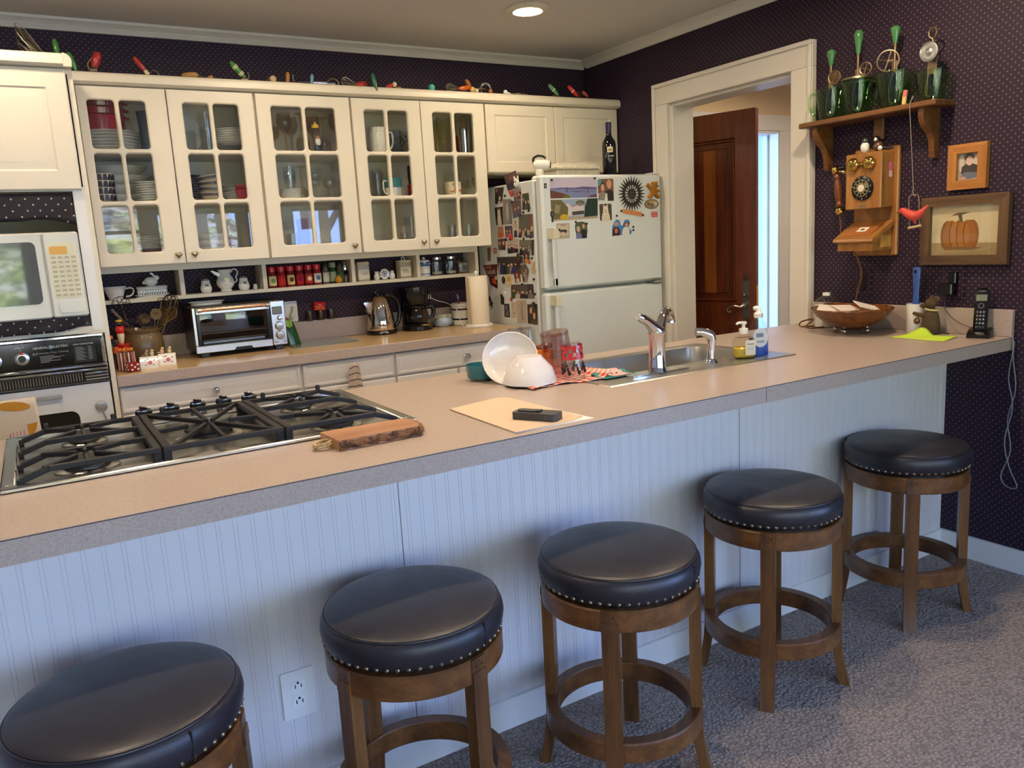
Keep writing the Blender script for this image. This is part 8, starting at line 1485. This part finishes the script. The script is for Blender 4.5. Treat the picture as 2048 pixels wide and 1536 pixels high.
P = thing('ribbon_rosette', 'small pink award ribbon pinned on the telephone side', 'ribbon', (-.045, -2.132, 1.57)); PKR = mat('fabric', (206, 110, 150), (186, 90, 130)); b = MB(); b.prism(ell(-.045, 1.585, .011, .018, 16), -2.134, -2.1305, 'y', PKR); b.build('pink_head', P); b = MB(); b.prism([(-.053, 1.57), (-.037, 1.57), (-.036, 1.545), (-.041, 1.55), (-.045, 1.54), (-.049, 1.55), (-.054, 1.545)], -2.133, -2.1305, 'y', mat('fabric', (226, 200, 206), (214, 186, 194))); b.build('white_tail', P, smooth=0)
# pictures
PINE = mat('wood', (190, 130, 66), (156, 98, 42)); PINEY = mat('wood', (190, 130, 66), (156, 98, 42), sc=2.0); BARN = mat('wood', (112, 84, 56), (74, 54, 36)); BARNY = mat('wood', (112, 84, 56), (74, 54, 36), sc=2.0)
def frame(name, lab, y0, y1, z0, z1, w, th, m, my):
    P = thing(name, lab, 'picture frame', (0, (y0 + y1) / 2, z0))
    for s, (pa, mm) in enumerate((([(y0, z0), (y0, z1), (y0 + w, z1 - w), (y0 + w, z0 + w)], m), ([(y1, z0), (y1, z1), (y1 - w, z1 - w), (y1 - w, z0 + w)], m), ([(y0, z0), (y1, z0), (y1 - w, z0 + w), (y0 + w, z0 + w)], my), ([(y0, z1), (y1, z1), (y1 - w, z1 - w), (y0 + w, z1 - w)], my))):
        b = MB(); b.prism(pa, -th, -.0005, 'x', mm); b.build('frame_side', P, smooth=0)
    return P
P = frame('pine_picture_frame', 'small pine frame with a black and white child photo', -2.502, -2.354, 1.469, 1.637, .034, .022, PINE, PINEY)
o = pic('child_photo', None, None, [(-2.388, 1.603), (-2.468, 1.603), (-2.468, 1.503), (-2.388, 1.503)], 'wall', 3, (160, 150, 138), [('e', .14, .62, .12, .34, (196, 188, 174)), ('e', .86, .6, .2, .3, (196, 188, 172)), ('p', [(.12, .24), (.16, .5), (.36, .6), (.66, .6), (.9, .52), (.94, .24)], (64, 60, 56)), ('e', .5, .84, .24, .16, (84, 78, 74)), ('e', .52, .7, .17, .17, (206, 176, 160)), ('p', [(.1, .12), (.3, .3), (.9, .26), (.96, .1), (.5, .02)], (104, 110, 124)), ('e', .24, .08, .13, .06, (190, 150, 132))])
o.name = 'photo'; o.parent = P; o.location = Vector(o.location) - Vector(P.location)
for k in ('label', 'category'):
    if k in o: del o[k]
P = frame('pumpkin_picture_frame', 'rough brown barnwood frame with a pumpkin painting', -2.592, -2.255, 1.184, 1.447, .036, .026, BARN, BARNY)
pum = [('p', [(0, 0), (1, 0), (1, .24), (0, .26)], (176, 150, 104))]
for cx, rx, col in ((.24, .1, (150, 92, 34)), (.6, .1, (156, 98, 40)), (.3, .12, (172, 108, 42)), (.54, .12, (172, 108, 44)), (.42, .15, (186, 120, 50))): pum.append(('e', cx, .4, rx, .3, col))
for cx in (.3, .4, .5): pum.append(('p', [(cx, .68), (cx - .03, .5), (cx - .025, .3), (cx + .02, .13), (cx + .03, .13), (cx - .012, .3), (cx - .016, .5), (cx + .012, .68)], (116, 66, 26)))
pum += [('p', [(.42, .66), (.46, .66), (.45, .8), (.56, .84), (.38, .84), (.28, .78), (.39, .8)], (110, 92, 60)), ('p', [(.14, .2), (.3, .12), (.6, .1), (.78, .16), (.6, .16), (.3, .18)], (136, 104, 66))]
o = pic('pumpkin_painting', None, None, [(-2.289, 1.413), (-2.558, 1.413), (-2.558, 1.218), (-2.289, 1.218)], 'wall', 3, (228, 208, 166), pum)
o.name = 'painting'; o.parent = P; o.location = Vector(o.location) - Vector(P.location)
for k in ('label', 'category'):
    if k in o: del o[k]
b = MB(); b.box((-.017, -2.56, 1.216), (-.0145, -2.287, 1.415), GLASS); b.build('glass_pane', P, smooth=0)
# switch and outlet on the purple wall
P = thing('wall_switch', 'wallpaper-covered switch plate with black rocker under the oak telephone', 'switch', (0, -1.99, 1.11)); b = MB(); b.prism(rrect(-2.026, 1.052, -1.955, 1.168, .004), -.006, -.0005, 'x', PAPER); b.build('switch_plate', P); b = MB(); b.prism(rrect(-2.006, 1.075, -1.975, 1.146, .003), -.009, -.0005, 'x', mat('plastic', (12, 12, 14))); b.build('rocker', P)
P = thing('wall_outlet', 'wallpaper-covered outlet with black adapter under the pumpkin picture', 'outlet', (0, -2.39, 1.11)); b = MB(); b.prism(rrect(-2.43, 1.05, -2.345, 1.182, .004), -.006, -.0005, 'x', PAPER); b.build('outlet_plate', P); b = MB(); b.box((-.05, -2.405, 1.068), (-.006, -2.352, 1.112), BLACK, .004); b.box((-.03, -2.408, 1.11), (-.006, -2.376, 1.155), BLACK, .003); b.build('adapter', P)
